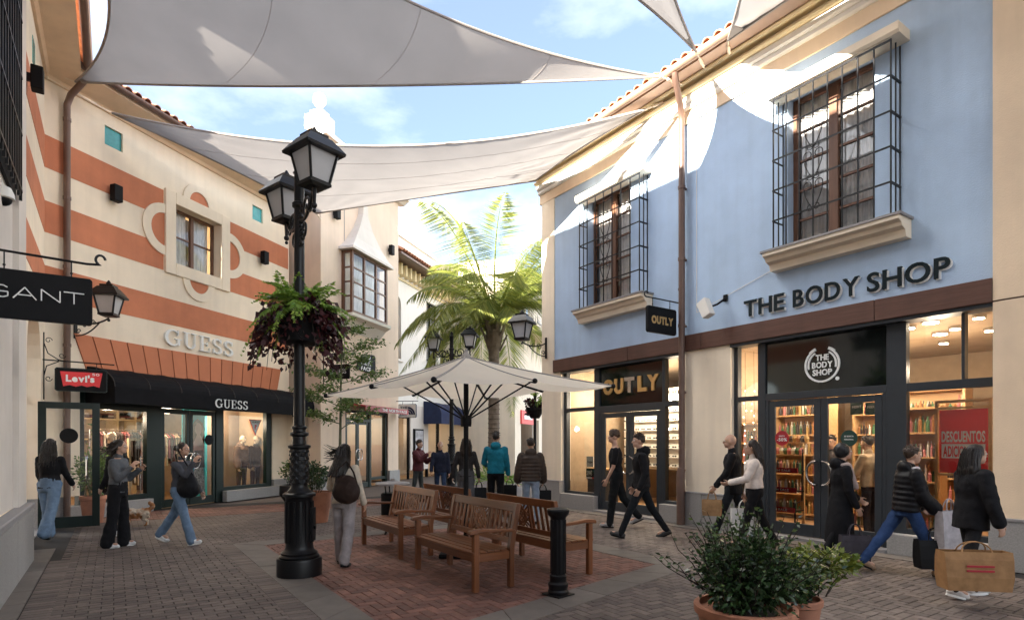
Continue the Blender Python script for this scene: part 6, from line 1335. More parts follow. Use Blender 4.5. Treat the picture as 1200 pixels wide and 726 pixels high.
        for q in range(110):
            a = random.uniform(0, 6.283); e = random.uniform(.15, 1.45); n_ = Vector((math.cos(a)*math.cos(e), math.sin(a)*math.cos(e), math.sin(e)))
            if n_.y > .55 and n_.z < .55: continue
            p0 = Vector((n_.x*.078, -.02+n_.y*.09, .034+n_.z*.09)); d_ = n_*.014+Vector((random.gauss(0,.010), random.gauss(0,.010)+.006, random.gauss(-.004,.008))); st_.tube([Hd(p0), Hd(p0+d_*.6), Hd(p0+d_*1.4)], [.008*k, .006*k, .0015*k], 4)
    if st_.v: st_.build('hair_strands', hairm(hc), t, kind='stuff', smooth=True)
    MWp = Matrix.Translation((x, y, 0)) @ Matrix.Rotation(face-R(90), 4, 'Z')
    return t, [MWp @ T(h) for h, _ in hands], MWp, T, up, X, fw_
def dirang(dx, dy): return math.atan2(dy, dx)
def bag(label, P, w, d, h, m_, face, kind='shopping_bag', handle=.14, stripe=None, cat='bag'):
    t = thing(kind, label, cat, (P.x, P.y, P.z-handle-h), face); mb = MB(); n = 6
    V = []; k = .92
    for zz, sc, bul in ((0, k, 1.0), (h*.35, .98, 1.06), (h*.8, 1, .9), (h, 1.0, .72)): V.append([(sx*w/2*sc, sy*d/2*bul, zz) for sx, sy in ((-1,-1),(1,-1),(1,1),(-1,1))])
    vs = sum(V, []); fs = [(0,3,2,1)]
    for i in range(3): fs += [(4*i+q, 4*i+(q+1) % 4, 4*i+4+(q+1) % 4, 4*i+4+q) for q in range(4)]
    mb.add(vs, fs); o = mb.build('bag_body', m_, t)
    s_ = o.modifiers.new('thickness', 'SOLIDIFY'); s_.thickness = .004
    for sy in (-1, 1): MB().tube([(-w*.22, sy*d*.33, h*.97)]+[(w*.22*math.cos(a), sy*d*.25*(1-math.sin(a)*.8), h+handle*math.sin(a)) for a in np.linspace(math.pi, 0, 10)]+[(w*.22, sy*d*.33, h*.97)], .007, 6).build('bag_handle', m_, t)
    if stripe:
        for sy in (-1, 1):
            for z in (.50, .62): MB().box(-w*.2, w*.2, sy*d*.53-.004, sy*d*.53+.004, h*z, h*z+h*.05).build('bag_print', stripe, t, fix=False)
    return t
W_ = lambda px, py: G(px, py)
AL = dirang(*E2); AN = dirang(-E2[0], -E2[1]); ACR = dirang(*E1)
jean = (.12,.19,.30); blk = (.012,.012,.014)
p = G(58, 630); person('woman from behind in black jacket and wide light blue jeans entering the green doorway', p.x, p.y, 1.70, R(100), 'jacket', blk, 'wide', (.15,.22,.32), (.05,.05,.05), 'long', fem=True, l=(.28,.15), r=(-.30,.25), la=(.25,.14,.4), ra=(.35,.14,.4), flare=.02)
p = G(138, 640); person('woman in short grey jacket and wide black trousers, in profile by the awning shop', p.x, p.y, 1.66, R(8), 'jacket', (.10,.105,.115), 'wide', blk, (.7,.7,.7), 'bob', fem=True, l=(.08,.06), r=(-.06,.12), la=(.25,.10,2.0), ra=(.35,.12,2.1), head=(0,0), flare=.025, inner=None)
p = G(122, 630); person('dark dressed woman with black hair half hidden behind the woman in the grey jacket', p.x, p.y+.35, 1.66, R(170), 'jacket', blk, 'slim', blk, (.5,.5,.5), 'long', fem=True, la=(.1,.1,.35), ra=(.1,.1,.35))
p = G(211, 637); Q = person('woman in a grey sweater and blue jeans walking with one hand raised to her hair', p.x, p.y, 1.66, R(-6), 'sweater', (.065,.068,.08), 'straight', (.14,.21,.31), (.72,.72,.72), 'tied', fem=True, l=(-.42,.25), r=(.36,.06), la=(.2,.15,.4), ra=(.9,.15,1.75), lean=.05, flare=.012)
hb_ = Q[2] @ Q[3](Vector((.12,.22,.10))); t = thing('handbag', 'round black bag held at her hip by the woman in the grey sweater', 'bag', hb_, R(-6)-R(90)); mb = MB(); ell(mb, (0,0,0), (.10,.17,.19)); ell(mb, (0,.02,-.06), (.12,.19,.15)); blob(mb, 'bag_body', cloth((.012,.012,.014), .6, .1), t, .015, .02); MB().tube([(0,-.12,.12),(.0,-.16,.30),(.0,-.20,.48),(.0,-.14,.50),(0,.0,.30),(0,.10,.13)], .012, 6).build('bag_strap', M['blackmat'], t)
p = G(403, 661); Q = person('woman seen from behind in a cream top and pale grey trousers, long dark hair blowing', p.x, p.y, 1.60, R(78), 'sweater', (.58,.50,.40), 'wide', (.30,.27,.27), (.05,.05,.05), 'wind', (.012,.008,.006), fem=True, l=(.14,.05), r=(-.12,.22), la=(.2,.30,.9), ra=(.1,.2,.35), bulk=.012)
MWp, T = Q[2], Q[3]; hb_ = MWp @ T(Vector((.14,-.20,.38))); t = thing('handbag', 'slouchy dark brown shoulder bag on the back of the woman in the cream top', 'bag', hb_, R(78)-R(90))
mb = MB(); ell(mb, (0,0,-.22), (.20,.085,.17)); ell(mb, (0,0,-.13), (.16,.06,.12)); blob(mb, 'bag_body', cloth((.035,.022,.018), .5, .1), t, .014, .02); MB().tube([(-.14,-.01,-.12),(-.13,.0,.05),(-.02,.06,.16),(.08,.05,.02),(.15,0,-.12)], .012, 7).build('bag_strap', cloth((.03,.02,.016), .5, .1), t)
def far_p(px, yhead, Z, H): return ((px-600)/FPX*Z, Z, H)
x, y, H = far_p(490, 515, 16, 1.69); person('man in a maroon padded jacket raising a hand to his face, by the poster frame', x, y, H, R(-20), 'jacket', (.11,.035,.04), 'slim', (.06,.07,.07), blk, 'short', (.035,.02,.012), la=(.5,.2,1.6), ra=(.8,.2,1.5), l=(.1,.05), r=(-.15,.2), vx=.016, bulk=.02)
x, y, H = far_p(516, 516, 15.6, 1.67); person('bald man in a navy jacket walking towards the camera', x, y, H, R(-85), 'jacket', (.018,.022,.04), 'slim', (.03,.05,.10), (.05,.04,.03), 'bald', l=(.2,.05), r=(-.2,.3), la=(-.1,.15,.3), ra=(.25,.15,.4), vx=.016)
x, y, H = far_p(546, 511, 12.6, 1.74); Q = person('woman with very long dark hair and dark jacket walking away beside the parasol pole', x, y, H, R(95), 'jacket', (.03,.028,.028), 'wide', (.075,.075,.08), blk, 'long', (.022,.013,.009), fem=True, l=(.15,.1), r=(-.15,.2), la=(.1,.3,.2), ra=(.1,.3,.2))
bag('black carrier bag in the hand of the long haired woman in the dark jacket', Q[1][1], .30, .14, .34, M['blackmat'], R(20))
x, y, H = far_p(581, 504, 12.9, 1.85); Q = person('man seen from behind in a teal hooded sweatshirt and black trousers', x, y, H, R(88), 'hoodie', (.015,.17,.24), 'straight', blk, blk, 'short', (.015,.01,.008), l=(.12,.08), r=(-.12,.15), la=(.35,.25,.9), ra=(.05,.18,.25))
bag('glossy black shopping bag carried by the man in the teal hoodie', Q[1][1]+Vector((.02,0,0)), .32, .15, .36, M['blackmat'], R(5)); bag('white shopping bag carried beside the man in the teal hoodie', Q[1][1]+Vector((.18,.05,-.05)), .26, .12, .36, M['wht'], R(-10))
x, y, H = far_p(622, 513, 11.8, 1.70); Q = person('person seen from behind in a brown hooded puffer jacket and faded jeans', x, y, H, R(92), 'puffer', (.055,.040,.032), 'straight', (.22,.27,.34), (.3,.3,.3), 'short', (.02,.013,.01), l=(.15,.1), r=(-.18,.2), la=(.1,.2,.3), ra=(.1,.2,.3), hem=.08)
bag('black handbag hanging from the hand of the person in the brown puffer jacket', Q[1][1], .32, .14, .24, M['blackmat'], R(10), 'handbag', .12)
p = G(722, 617); person('young man with curly brown hair in a black t-shirt walking past the eyewear shop', p.x, p.y, 1.86, R(172), 'tee', blk, 'straight', (.012,.014,.016), (.30,.29,.28), 'curly', (.05,.028,.016), l=(.16,.05), r=(-.30,.42), la=(.15,.10,.30), ra=(-.1,.15,.3), head=(.15,.05))
p = G(752, 629); person('short haired man in a black hooded sweatshirt and black trousers striding left', p.x, p.y, 1.84, R(176), 'hoodie', blk, 'slim', (.013,.015,.018), (.05,.05,.05), 'short', (.03,.018,.012), l=(.44,.05), r=(-.40,.22), la=(-.15,.16,.55), ra=(-.1,.16,.55), head=(.1,0), lean=.04)
Z12 = 9.7; x, y, H = far_p(859, 505, Z12, 1.80); Q = person('bald man in a black coat walking left beside the woman in the white jacket', x, y, H, R(160), 'jacket', blk, 'slim', (.02,.024,.03), blk, 'bald', TAN and (.48,.28,.2), l=(.35,.05), r=(-.3,.25), la=(.35,.2,.3), ra=(-.2,.2,.3), hem=.16)
bag('tan paper bag carried by the bald man in the black coat', Q[1][0], .30, .12, .26, cloth((.33,.20,.10), .7, .05), R(-30)); 
x, y, H = far_p(884, 512, 9.0, 1.68); Q = person('woman with long dark hair in a short white jacket and black trousers walking left', x, y, H, R(165), 'jacket', (.66,.58,.52), 'straight', blk, (.06,.05,.05), 'long', (.02,.012,.008), fem=True, l=(.28,.05), r=(-.25,.25), la=(.5,.15,.8), ra=(.05,.2,.2), hem=-.03, bulk=.01)
bag('big white shopping bag held low by the woman in the white jacket', Q[1][1], .42, .16, .42, M['wht'], R(-12))
p = G(985, 662); Q = person('woman in a long black coat and black hood walking right past shop doors', p.x, p.y, 1.62, R(-10), 'coat', blk, 'slim', blk, blk, 'hood', blk, fem=True, l=(.25,.05), r=(-.22,.25), la=(.3,.12,.6), ra=(.1,.12,.3), hem=.60, inner=(.42,.33,.30))
bag('dark patterned shopping bag held by the woman in the long black coat', Q[1][1]+Vector((-.1,-.05,-.12)), .34, .15, .32, cloth((.05,.045,.055), .6, .05), R(-10))
p = G(1062, 672); Q = person('person in a black quilted jacket with a pale grey scarf and blue jeans, striding right', p.x, p.y, 1.63, R(-6), 'puffer', blk, 'straight', (.03,.06,.15), (.30,.20,.13), 'short', (.05,.03,.02), fem=True, l=(-.55,.12), r=(.42,.06), la=(.3,.12,.5), ra=(.2,.12,.6), inner=(.52,.50,.52), lean=.08)
bag('soft pale grey bag swinging from the arm of the person in the quilted jacket', Q[1][1]+Vector((.05,-.05,.20)), .30, .12, .50, cloth((.42,.40,.42), .8), R(15)); bag('black bag carried low between the walkers on the right', Q[1][1]+Vector((-.08,.0,-.15)), .42, .16, .34, M['blackmat'], R(-5))
p = G(1138, 699); Q = person('woman in black with windblown dark hair walking right, carrying a large brown bag', p.x, p.y, 1.60, R(-2), 'jacket', blk, 'slim', (.016,.016,.018), (.55,.52,.50), 'long', (.012,.008,.006), fem=True, l=(.16,.06), r=(-.2,.25), la=(.2,.25,.3), ra=(.05,.3,.2), hem=.16, bulk=.03, lean=.06)
bag('large brown paper shopping bag with a dark red print at the right edge', at(1141, 634, 5.68), .60, .20, .37, cloth((.30,.165,.075), .6, .05), R(-8), handle=.09, stripe=M['dred'])
# indoors
x, y = RBf.W(RBf.X(1019, 1.2), 1.2)[:2]; person('shopper with a dark rucksack standing inside the shop, seen through the right door', x, y, 1.72, R(120), 'jacket', (.45,.36,.26), 'slim', (.02,.02,.03), blk, 'short', la=(.4,.1,.8), ra=(.4,.1,.8), vx=.016)
Pk = RBf.W(RBf.X(1019, 1.2), 1.2); a = R(120); t = thing('rucksack', 'dark rucksack on the back of the shopper inside the shop', 'bag', (Pk.x-.24*math.cos(a), Pk.y-.24*math.sin(a), 1.0), a-R(90)); mb = MB(); ell(mb, (0,0,.2), (.15,.09,.24)); ell(mb, (0,-.06,.12), (.11,.06,.12)); blob(mb, 'bag_body', M['blackmat'], t, .016)
x, y = RBf.W(RBf.X(975, 1.3), 1.3)[:2]; person('dark haired person inside the shop, glimpsed between the two glass doors', x, y, 1.74, R(-140), 'jacket', (.06,.05,.05), 'slim', blk, blk, 'short', vx=.018)
mk = dict(name='mannequin', skin=(.55,.42,.30), hair='bald', vx=.016, group='mannequins in the shop windows')
x, y = GUf.W(GUf.X(299, .55), .55)[:2]; person('mannequin in a dark bomber jacket and brown trousers in the right window under the awning', x, y, 1.84, GUf.rot-R(90), 'jacket', (.022,.014,.012), 'slim', (.075,.035,.028), blk, **mk)
x, y = GUf.W(GUf.X(283, .65), .65)[:2]; person('mannequin in a tan puffer jacket standing behind the window post under the awning', x, y, 1.84, GUf.rot-R(90), 'puffer', (.14,.085,.055), 'slim', (.05,.03,.025), blk, **mk)
x, y = GUf.W(GUf.X(128, .6), .6)[:2]; person('mannequin in dark clothes with a pale head in the left window under the awning', x, y, 1.86, GUf.rot-R(80), 'jacket', (.03,.02,.016), 'slim', blk, blk, **mk)
# ------------------------------------------------------------------ dog
p = G(160, 616); dg = thing('dog', 'small fluffy white and ginger dog standing behind the woman in the grey jacket', 'dog', (p.x, p.y, 0), R(205))
def dogmat():
    m, t_, N, L = _nodes('dog_fur'); o = N('ShaderNodeOutputMaterial'); q = N('ShaderNodeBsdfPrincipled'); q.inputs['Roughness'].default_value = .9; tcn = N('ShaderNodeTexCoord'); n = N('ShaderNodeTexNoise'); n.inputs['Scale'].default_value = 4.5; n.inputs['Detail'].default_value = 2
    r = N('ShaderNodeValToRGB'); r.color_ramp.elements[0].position = .42; r.color_ramp.elements[1].position = .50; r.color_ramp.elements[0].color = (.50,.42,.33,1); r.color_ramp.elements[1].color = (.30,.13,.05,1)
    L(tcn.outputs['Object'], n.inputs['Vector']); L(n.outputs['Fac'], r.inputs['Fac']); L(r.outputs['Color'], q.inputs['Base Color']); L(q.outputs[0], o.inputs[0])
    n2 = N('ShaderNodeTexNoise'); n2.inputs['Scale'].default_value = 60; n2.inputs['Detail'].default_value = 4; b = N('ShaderNodeBump'); b.inputs['Strength'].default_value = .8; L(tcn.outputs['Object'], n2.inputs['Vector']); L(n2.outputs['Fac'], b.inputs['Height']); L(b.outputs[0], q.inputs['Normal']); return m
mb = MB(); V = Vector                                     # +x is the dog's front
ell(mb, (.10,0,.29), (.14,.105,.115)); ell(mb, (-.08,0,.29), (.14,.09,.095)); ell(mb, (-.18,0,.29), (.09,.095,.10)); cap(mb, V((.17,0,.33)), V((.27,0,.43)), .075, .06); ell(mb, (.30,0,.46), (.075,.068,.068)); cap(mb, V((.33,0,.445)), V((.40,0,.43)), .036, .026)
for s in (-1, 1):
    mb.prism([(-.02,0),(.03,0),(.0,.075)], lambda a, b, d: (.28+a, s*.045+d, .51+b), -.012, .012)
    cap(mb, V((.14,s*.06,.24)), V((.14,s*.06,.11)), .042, .028); cap(mb, V((.14,s*.06,.11)), V((.15,s*.06,.03)), .028, .026); cap(mb, V((.15,s*.06,.025)), V((.18,s*.06,.022)), .026, .022)
    cap(mb, V((-.17,s*.06,.25)), V((-.13,s*.065,.16)), .062, .04); cap(mb, V((-.13,s*.065,.16)), V((-.20,s*.06,.10)), .036, .024); cap(mb, V((-.20,s*.06,.10)), V((-.19,s*.06,.03)), .024, .024); cap(mb, V((-.19,s*.06,.025)), V((-.16,s*.06,.022)), .026, .022)
for q in range(7): a = q*.45; ell(mb, (-.25-.05*math.sin(a*1.1), 0, .36+.13*(q/6)), (.05,.045,.05), None, 8, 6)
for q in range(40): a = q*2.4; ell(mb, (random.uniform(-.24,.2), .10*math.cos(a), .28+.09*math.sin(a)), (.035,.03,.035), None, 7, 5)
mb.v = [(a*.88, b*.88, c*.88) for a, b, c in mb.v]
db = blob(mb, 'dog_body', dogmat(), dg, .009, .02); MB().ball((.374,0,.383), .012, 8, 5).build('nose', M['blackmat'], dg)
for s in (-1, 1): MB().ball((.312,s*.031,.418), .009, 8, 5).build('eye', M['blackmat'], dg)
# ------------------------------------------------------------------ shop interiors: shelves, stock, posters
def shelf_unit(label, face, x0, x1, y0, y1, z1, nshelf, m_, stock, zb=.06, back=True):
    t = thing('shelf_unit', label, 'shelves', tuple(face.W(0, 0, 0)), face.rot); mb = MB()
    for x in (x0, x1): boxo('shelf_side', m_, t, x-.02, x+.02, y0, y1, zb, z1)
    if back: boxo('shelf_back', m_, t, x0, x1, y1-.02, y1, zb, z1)
    st = MB(); cols = stock
    for k in range(nshelf+1):
        z = zb+.12+(z1-zb-.14)*k/nshelf; boxo('shelf', m_, t, x0+.02, x1-.02, y0, y1-.02, z-.03, z)
        if k < nshelf:
            gap_ = (z1-zb-.14)/nshelf-.06; x = x0+.05
            while x < x1-.06:
                w = random.uniform(.035,.075); h = random.uniform(.4,.85)*gap_; c = random.randrange(len(cols)); r = w*.42
                if random.random() < .9:
                    st.lathe([(r,0),(r,h*.7),(r*.45,h*.8),(r*.45,h)], 7, (x+w/2, y0+.07+random.uniform(-.02,.03), z), c)
                    st.lathe([(r,0),(r,h*.7),(r*.45,h*.8),(r*.45,h)], 7, (x+w/2+.01, y0+.17, z), random.randrange(len(cols)))
                x += w+.008
    st.build('stock', [M_[c] for c in cols] if False else cols, t, kind='stuff', fix=False); return t
pr_ = [mat('product_'+n, c, .3) for n, c in (('white',(.6,.58,.52)),('amber',(.30,.13,.04)),('green',(.05,.13,.06)),('dark',(.03,.025,.025)),('pink',(.45,.16,.16)),('gold',(.42,.28,.10)))]
shelf_unit('tall oak shelves packed with bottles at the back of the right hand shop, left part', RBf, .55, 1.65, 2.2, 2.55, 2.6, 6, M['shelfw'], pr_)
shelf_unit('tall oak shelves packed with bottles at the back of the right hand shop, right part', RBf, 1.75, 3.6, 3.0, 3.35, 2.6, 6, M['shelfw'], pr_)
shelf_unit('oak shelves of bottles seen through the big window left of the red poster', RBf, 3.2, 3.75, 1.5, 1.8, 2.2, 5, M['shelfw'], pr_)
shelf_unit('low oak table of jars inside the right shop door', RBf, 2.1, 2.8, 1.3, 1.65, .95, 2, M['shelfw'], pr_, back=False)
shelf_unit('narrow display of gifts in the left window of the right hand shop', RBf, .78, 1.25, .5, .8, 2.0, 5, M['shelfw'], pr_)
# trolley with red fronted trays
t = thing('display_trolley', 'display trolley of three tiered trays with red fronts behind the left glass door', 'display stand', tuple(RBf.W(1.72, .5, 0)), RBf.rot)
for s in (-.30, .30): MB().tube([(s,-.10,.06),(s,-.10,.55),(s*1.0,.12,.60),(s,.14,1.5)], .014, 6).build('trolley_frame', M['black'], t); MB().ball((s,-.1,.05), .05, 10, 6).build('wheel', M['blackmat'], t)
for k, z in enumerate((.42, .76, 1.10)):
    boxo('tray', M['black'], t, -.33, .33, -.16+.05*k, .14, z, z+.02); boxo('tray_front', M['dred'], t, -.33, .33, -.175+.05*k, -.163+.05*k, z-.02, z+.07)
    text('FLASH SALE', t, M['wht'], -.2, .2, z+.008, .038, -.176+.05*k, .003, bold=.01, each=False, name='lettering')
    st = MB()
    for q in range(10): x = -.28+q*.062; st.lathe([(.024,0),(.024,.13),(.012,.16),(.012,.19)], 7, (x, -.08+.05*k, z+.02), q % 6)
    st.build('stock', pr_, t, kind='stuff', fix=False)
t = thing('display_table', 'stepped wooden table with baskets behind the left glass door, above the trolley', 'display table', tuple(RBf.W(1.55, .9, 0)), RBf.rot)
for k, z in enumerate((1.40, 1.62)):
    boxo('table_top', M['shelfw'], t, -.36, .36, -.1+.18*k, .25+.18*k, z-.03, z); st = MB()
    for q in range(9): st.lathe([(.03,0),(.045,.07),(.02,.12)], 8, (-.3+q*.075, 0+.18*k, z), (q*2+k) % 6)
    st.build('stock', pr_, t, kind='stuff', fix=False)
for s in (-.33,.33): boxo('table_leg', M['shelfw'], t, s-.02, s+.02, .0, .04, .06, 1.38)
def disc_sign(label, face, px, py, r, y, m_, lines):
    x, z = face.P(px, py, y); t = thing('round_sticker', label, 'sticker', tuple(face.W(x, y, z)), face.rot)
    MB().lathe([(r,-.003),(r,.003)], 28).build('sticker_disc', m_, t, rot=(R(90), 0, 0))
    for s_, dz, hw, h_ in lines: text(s_, t, M['wht'], -hw, hw, dz, h_, -.005, .003, bold=.015, each=False, name='lettering')
disc_sign('round dark red -50% sticker on the left glass door', RBf, 916.5, 513, .125, .09, M['dred'], [('-50%', -.05, .09, .055), ('HASTA', .025, .05, .025)])
disc_sign('round dark green sticker on the right glass door', RBf, 995, 513, .125, .09, mat('dark_green_print', (.012,.045,.035), .4), [('SE BUSCA', .02, .07, .022), ('PERSONAL', -.03, .07, .022)])
# red discount poster on an oak frame
x0, z0 = RBf.P(1101, 553, .75); x1, z1 = RBf.P(1158, 478, .75); t = thing('discount_poster', 'red DESCUENTOS ADICIONALES poster in a tall oak frame behind the big right window', 'poster', tuple(RBf.W(0, .75, 0)), RBf.rot)
for a, b, c, d in ((x0-.05,x0-.015,.06,z1+.14),(x1+.015,x1+.05,.06,z1+.14),(x0-.015,x1+.015,z1+.10,z1+.14),(x0-.015,x1+.015,z1+.01,z1+.04),(x0-.015,x1+.015,z0-.04,z0-.01),(x0-.015,x1+.015,.06,.14)): boxo('oak_frame', M['shelfw'], t, a, b, -.03, .03, c, d)
boxo('poster_sheet', M['red'], t, x0, x1, -.008, .004, z0, z1); zt = RBf.P(1130, 517, .75)[1]
text('DESCUENTOS', t, M['wht'], x0+.03, x1-.03, zt+.0, .155, -.009, .003, bold=.03, gap=.06)
boxo('white_band', M['wht'], t, x0+.03, x1-.03, -.012, -.009, zt-.24, zt-.035); text('ADICIONALES', t, M['red'], x0+.05, x1-.05, zt-.215, .155, -.013, .003, bold=.03, gap=.06)
# fairy lights in the left part of the shop
t = thing('fairy_lights', 'strings of warm fairy lights hanging in the windows of the right hand shop', 'string lights', tuple(RBf.W(0, 0, 0)), RBf.rot); mb = MB(); me_ = emitter('fairy_glow', (1,.62,.28), 6); wb = MB()
for k, x in enumerate((.86,1.02,1.2,1.62)):
    wb.tube([(x,.45,3.3),(x+.02,.45,1.2)], .003, 4)
    for q in range(12): mb.ball((x+random.uniform(-.03,.03), .45+random.uniform(-.03,.03), 1.25+q*.12+random.uniform(-.02,.02)), .008, 6, 4)
wb.build('wire', M['soil'], t); mb.build('bulbs', me_, t, kind='stuff', fix=False)
for px, lab in ((1004, 'left'), (1022, 'right')):
    x, z = RBf.P(px, 477, .9); t = thing('hanging_card', f'small green INSERT card hung inside the right glass door, {lab} one of the pair', 'sign', tuple(RBf.W(x, .9, z)), RBf.rot); boxo('card', mat('green_card', (.02,.06,.05), .6), t, -.10, .10, -.005, .005, -.12, .08); text('INSERT', t, M['wht'], -.07, .07, -.01, .04, -.007, .003, each=False, name='lettering'); MB().tube([(0,0,.08),(0,0,3.42-z)], .004, 4).build('wire', M['black'], t)
# eyewear shop: pale walls with rows of glasses
m_pale = mat('white_display_panel', (.80,.76,.66), .5); m_blk = M['blackmat']
def glasses_wall(label, x0, x1, y, z0, z1, cols_, rows_):
    t = thing('eyewear_display', label, 'display wall', tuple(RBf.W(0, 0, 0)), RBf.rot); boxo('display_panel', m_pale, t, x0, x1, y, y+.05, z0, z1)
    for r in range(rows_):
        z = z0+(z1-z0)*(r+.5)/rows_; boxo('glass_shelf', M['frost'], t, x0+.05, x1-.05, y-.10, y, z-.035, z-.028); st = MB()
        for c in range(cols_):
            x = x0+.12+(x1-x0-.24)*c/(cols_-1)
            for s in (-1, 1): st.prism([(x+s*.036+.03*math.cos(a), z+.006+.022*math.sin(a)) for a in np.linspace(0, 2*math.pi, 9)[:-1]], lambda a, b, d: (a, d, b), y-.07, y-.064)
            st.box(x-.012, x+.012, y-.068, y-.064, z+.008, z+.014)
        st.build('glasses', m_blk, t, kind='stuff', fix=False)
glasses_wall('bright white wall of spectacles at the back of the eyewear shop', -3.55, -1.5, 1.9, .95, 2.95, 10, 9)
glasses_wall('white panel of spectacles behind the right window of the eyewear shop', -1.4, -.6, 1.7, .95, 2.6, 4, 8)
for px, lab in ((744, 'left'), (755, 'middle'), (766, 'right')): pass
t = thing('shop_counter', 'dark counter inside the left window of the eyewear shop', 'counter', tuple(RBf.W(0, 0, 0)), RBf.rot); boxo('counter_body', M['dark'], t, -3.35, -2.78, .42, .9, .06, .95); boxo('counter_top', M['shelfw'], t, -3.38, -2.76, .40, .92, .95, .99)
for a, b, z0_, z1_, m_ in ((-3.32,-3.07,1.02,1.28,M['wht']),(-3.03,-2.78,1.02,1.28,M['wht'])): 
    t = thing('brand_card', 'white brand card propped in the left window of the eyewear shop, '+('left' if a < -3.2 else 'right')+' one', 'card', tuple(RBf.W(0, 0, 0)), RBf.rot); boxo('card', m_, t, a, b, .36, .375, z0_, z1_)
    if a < -3.2: text('Vogue', t, m_blk, a+.03, b-.03, 1.12, .06, .359, .003, bold=.02, each=False, name='lettering')
    else:
        mb = MB()
        for q in range(3): x = a+.07+q*.045; mb.prism([(x,1.11),(x+.035,1.11),(x+.035-.012*(3-q),1.15+.028*q),(x-.02+.004*q,1.14+.028*q)], lambda u, v, d: (u, d, v), .352, .359)
        mb.build('three_bar_emblem', m_blk, t)
for a, b in ((-3.33,-3.06),(-3.04,-2.77)):
    t = thing('price_card', 'black 39 euro price card below the brand cards, '+('left' if a < -3.2 else 'right')+' one', 'card', tuple(RBf.W(0, 0, 0)), RBf.rot); boxo('card', m_blk, t, a, b, .36, .375, .72, .98); text('39€', t, M['wht'], a+.03, b-.06, .82, .11, .359, .003, bold=.02, each=False, name='lettering'); boxo('white_strip', M['wht'], t, a, b-.06, .355, .359, .73, .77); boxo('red_strip', M['red'], t, b-.055, b, .355, .359, .73, .77)
x, z = RBf.P(788, 500, 1.2); t = thing('till_counter', 'pale till counter with a dark screen in the right window of the eyewear shop', 'counter', tuple(RBf.W(0, 0, 0)), RBf.rot); boxo('counter_body', M['iwall'], t, -.55, -.05, 1.1, 1.6, .06, 1.15); boxo('counter_top', M['dark'], t, -.58, -.02, 1.05, 1.65, 1.15, 1.2); boxo('screen', M['blackmat'], t, -.5, -.2, 1.2, 1.24, 1.22, 1.5)
# striped house shop: clothes rails, stands, posters
def rail(label, face, x0, x1, y, z, n, cols):
    t = thing('clothes_rail', label, 'clothes rail', tuple(face.W(0, 0, 0)), face.rot); MB().tube([(x0,y,z),(x1,y,z)], .012, 6).tube([(x0+.05,y,.04),(x0+.05,y,z)], .012, 6).tube([(x1-.05,y,.04),(x1-.05,y,z)], .012, 6).build('rail_frame', M['silver'], t)
    for k in range(n):
        x = x0+.1+(x1-x0-.2)*k/(n-1); h = random.uniform(.65,.95); w = random.uniform(.17,.22); mb = MB(); c = random.choice(cols)
        mb.prism([(-w,-h),(w,-h),(w*.92,-h*.3),(w*1.05,-.14),(.05,-.05),(-.05,-.05),(-w*1.05,-.14),(-w*.92,-h*.3)], lambda a, b, d: (x+d+a*.35, y+a, z+b), -.022, .022); mb.tube([(x,y,z-.05),(x,y,z)], .004, 4); mb.build('garment', c, t)
gc = [cloth(c) for c in ((.05,.035,.03),(.30,.22,.15),(.10,.06,.05),(.02,.02,.022),(.42,.36,.30),(.16,.05,.05))]
rail('upper rail of dark and tan clothes in the shop under the awning', GUf, -.25, 1.25, 2.1, 1.95, 15, gc); rail('rail of brown and black clothes in the middle of the shop under the awning', GUf, .1, 1.9, 2.7, 1.2, 14, gc); rail('rail of clothes seen through the left glass door under the awning', GUf, 1.3, 2.3, 1.6, 1.9, 11, gc)
t = thing('display_stand', 'pale timber ladder stand in the left window under the awning', 'display stand', tuple(GUf.W(0, 0, 0)), GUf.rot); PW = mat('pale_timber', (.62,.47,.27), .5, var=.1)
for a, b, c, d in ((-.40,-.34,.06,1.72),(.06,.12,.06,1.72),(-.34,.06,1.66,1.72),(-.34,.06,.85,.95),(-.34,.06,.06,.3)): boxo('stand_bar', PW, t, a, b, .55, .61, c, d)
t = thing('wall_shelves', 'warm timber wall shelves with folded clothes along the back of the shop under the awning', 'shelves', tuple(GUf.W(0, 0, 0)), GUf.rot)
for k in range(4): boxo('shelf', PW, t, .6, 3.8, 4.5, 4.95, .5+k*.6, .54+k*.6)
for k in range(6): boxo('upright', PW, t, 0.6+k*.6, .65+k*.6, 4.48, 4.95, .03, 2.8)
st = MB()
for k in range(4):
    for q in range(16):
        x = .7+q*.185
        for j in range(random.randint(1,4)): st.box(x, x+.14, 4.52, 4.85, .545+k*.6+j*.05, .59+k*.6+j*.05, random.randrange(6))
st.build('folded_clothes', gc, t, kind='stuff', fix=False)
t = thing('fashion_poster', 'tall turquoise fashion poster of a woman with long hair behind the right glass door', 'poster', tuple(GUf.W(0, 0, 0)), GUf.rot); TQ = bpy.data.materials['turquoise_backdrop']
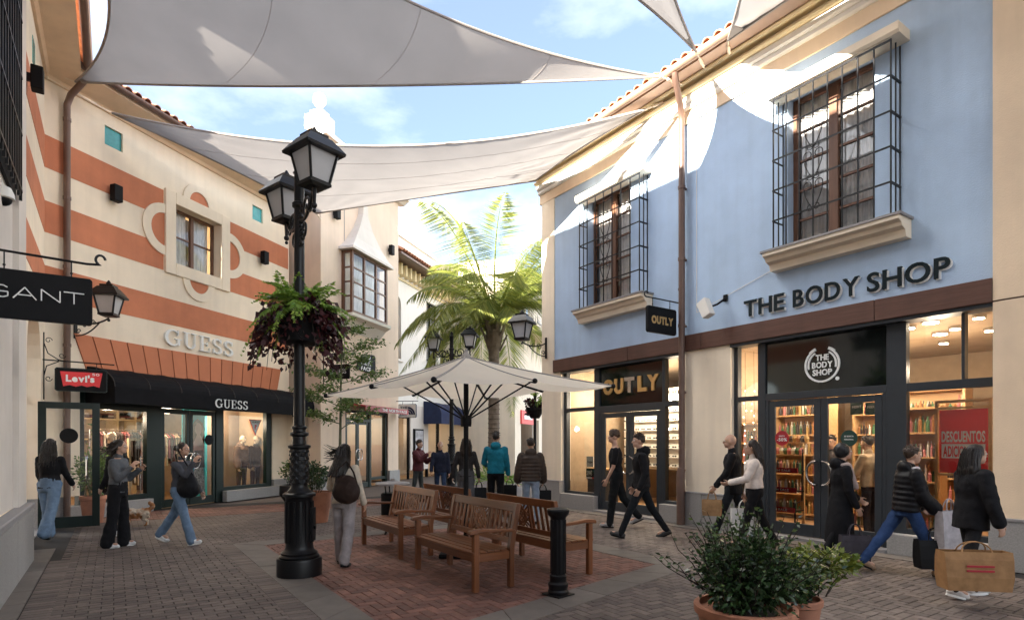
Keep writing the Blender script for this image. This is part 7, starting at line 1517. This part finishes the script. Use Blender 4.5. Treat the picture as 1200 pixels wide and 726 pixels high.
boxo('poster_sheet', TQ, t, 1.0, 1.72, .42, .45, .25, 2.35); pk = mat('poster_skin', (.62,.36,.30), .5); br = mat('poster_hair', (.13,.06,.03), .5)
def pp_(poly, m_, y, nm): MB().prism(poly, lambda a, b, d: (a, d, b), y-.003, y).build(nm, m_, t)
E2_ = lambda cx, cz, rx, rz, n=18: [(cx+rx*math.cos(a), cz+rz*math.sin(a)) for a in np.linspace(0, 2*math.pi, n, endpoint=False)]
pp_([(1.30,1.2),(1.26,1.8),(1.34,2.15),(1.48,2.26),(1.64,2.15),(1.70,1.8),(1.68,1.3),(1.5,1.1)], br, .419, 'printed_hair'); pp_(E2_(1.50,1.98,.11,.17), pk, .415, 'printed_face'); pp_([(1.45,1.85),(1.55,1.85),(1.68,1.6),(1.66,1.2),(1.36,1.2),(1.34,1.6)], pk, .414, 'printed_body'); pp_([(1.36,1.42),(1.66,1.42),(1.70,.95),(1.34,.95)], M['blackmat'], .411, 'printed_top'); pp_([(1.36,.95),(1.66,.95),(1.72,.25),(1.30,.25)], mat('printed_pattern', (.75,.75,.75), .5, col2=(.02,.02,.02), vscale=26), .411, 'printed_skirt')
x, z = GUf.P(299, 500, .06); t = thing('triangle_sign', 'white triangle sign with red border and question mark on the window under the awning', 'sign', tuple(GUf.W(x, .06, z)), GUf.rot)
MB().prism([(-.25,.22),(.25,.22),(0,-.26)], lambda a, b, d: (a, d, b), -.006, 0).build('red_border', M['red'], t); MB().prism([(-.215,.20),(.215,.20),(0,-.215)], lambda a, b, d: (a, d, b), -.010, -.006).build('white_face', M['wht'], t); text('?', t, M['red'], -.05, .05, -.06, .13, -.011, .003, bold=.03); text('GUESS', t, M['blackmat'], -.13, .13, .12, .045, -.011, .003, each=False, name='lettering')
for px, py, lab in ((247, 510, 'on the right glass door under the awning'),):
    x, z = GUf.P(px-2, 515, .04); t = thing('round_sticker', 'round black sticker '+lab, 'sticker', tuple(GUf.W(x, .04, z)), GUf.rot); MB().lathe([(.14,-.004),(.14,.004)], 24).build('sticker_disc', M['blackmat'], t, rot=(R(90), 0, 0))
apply_pending()
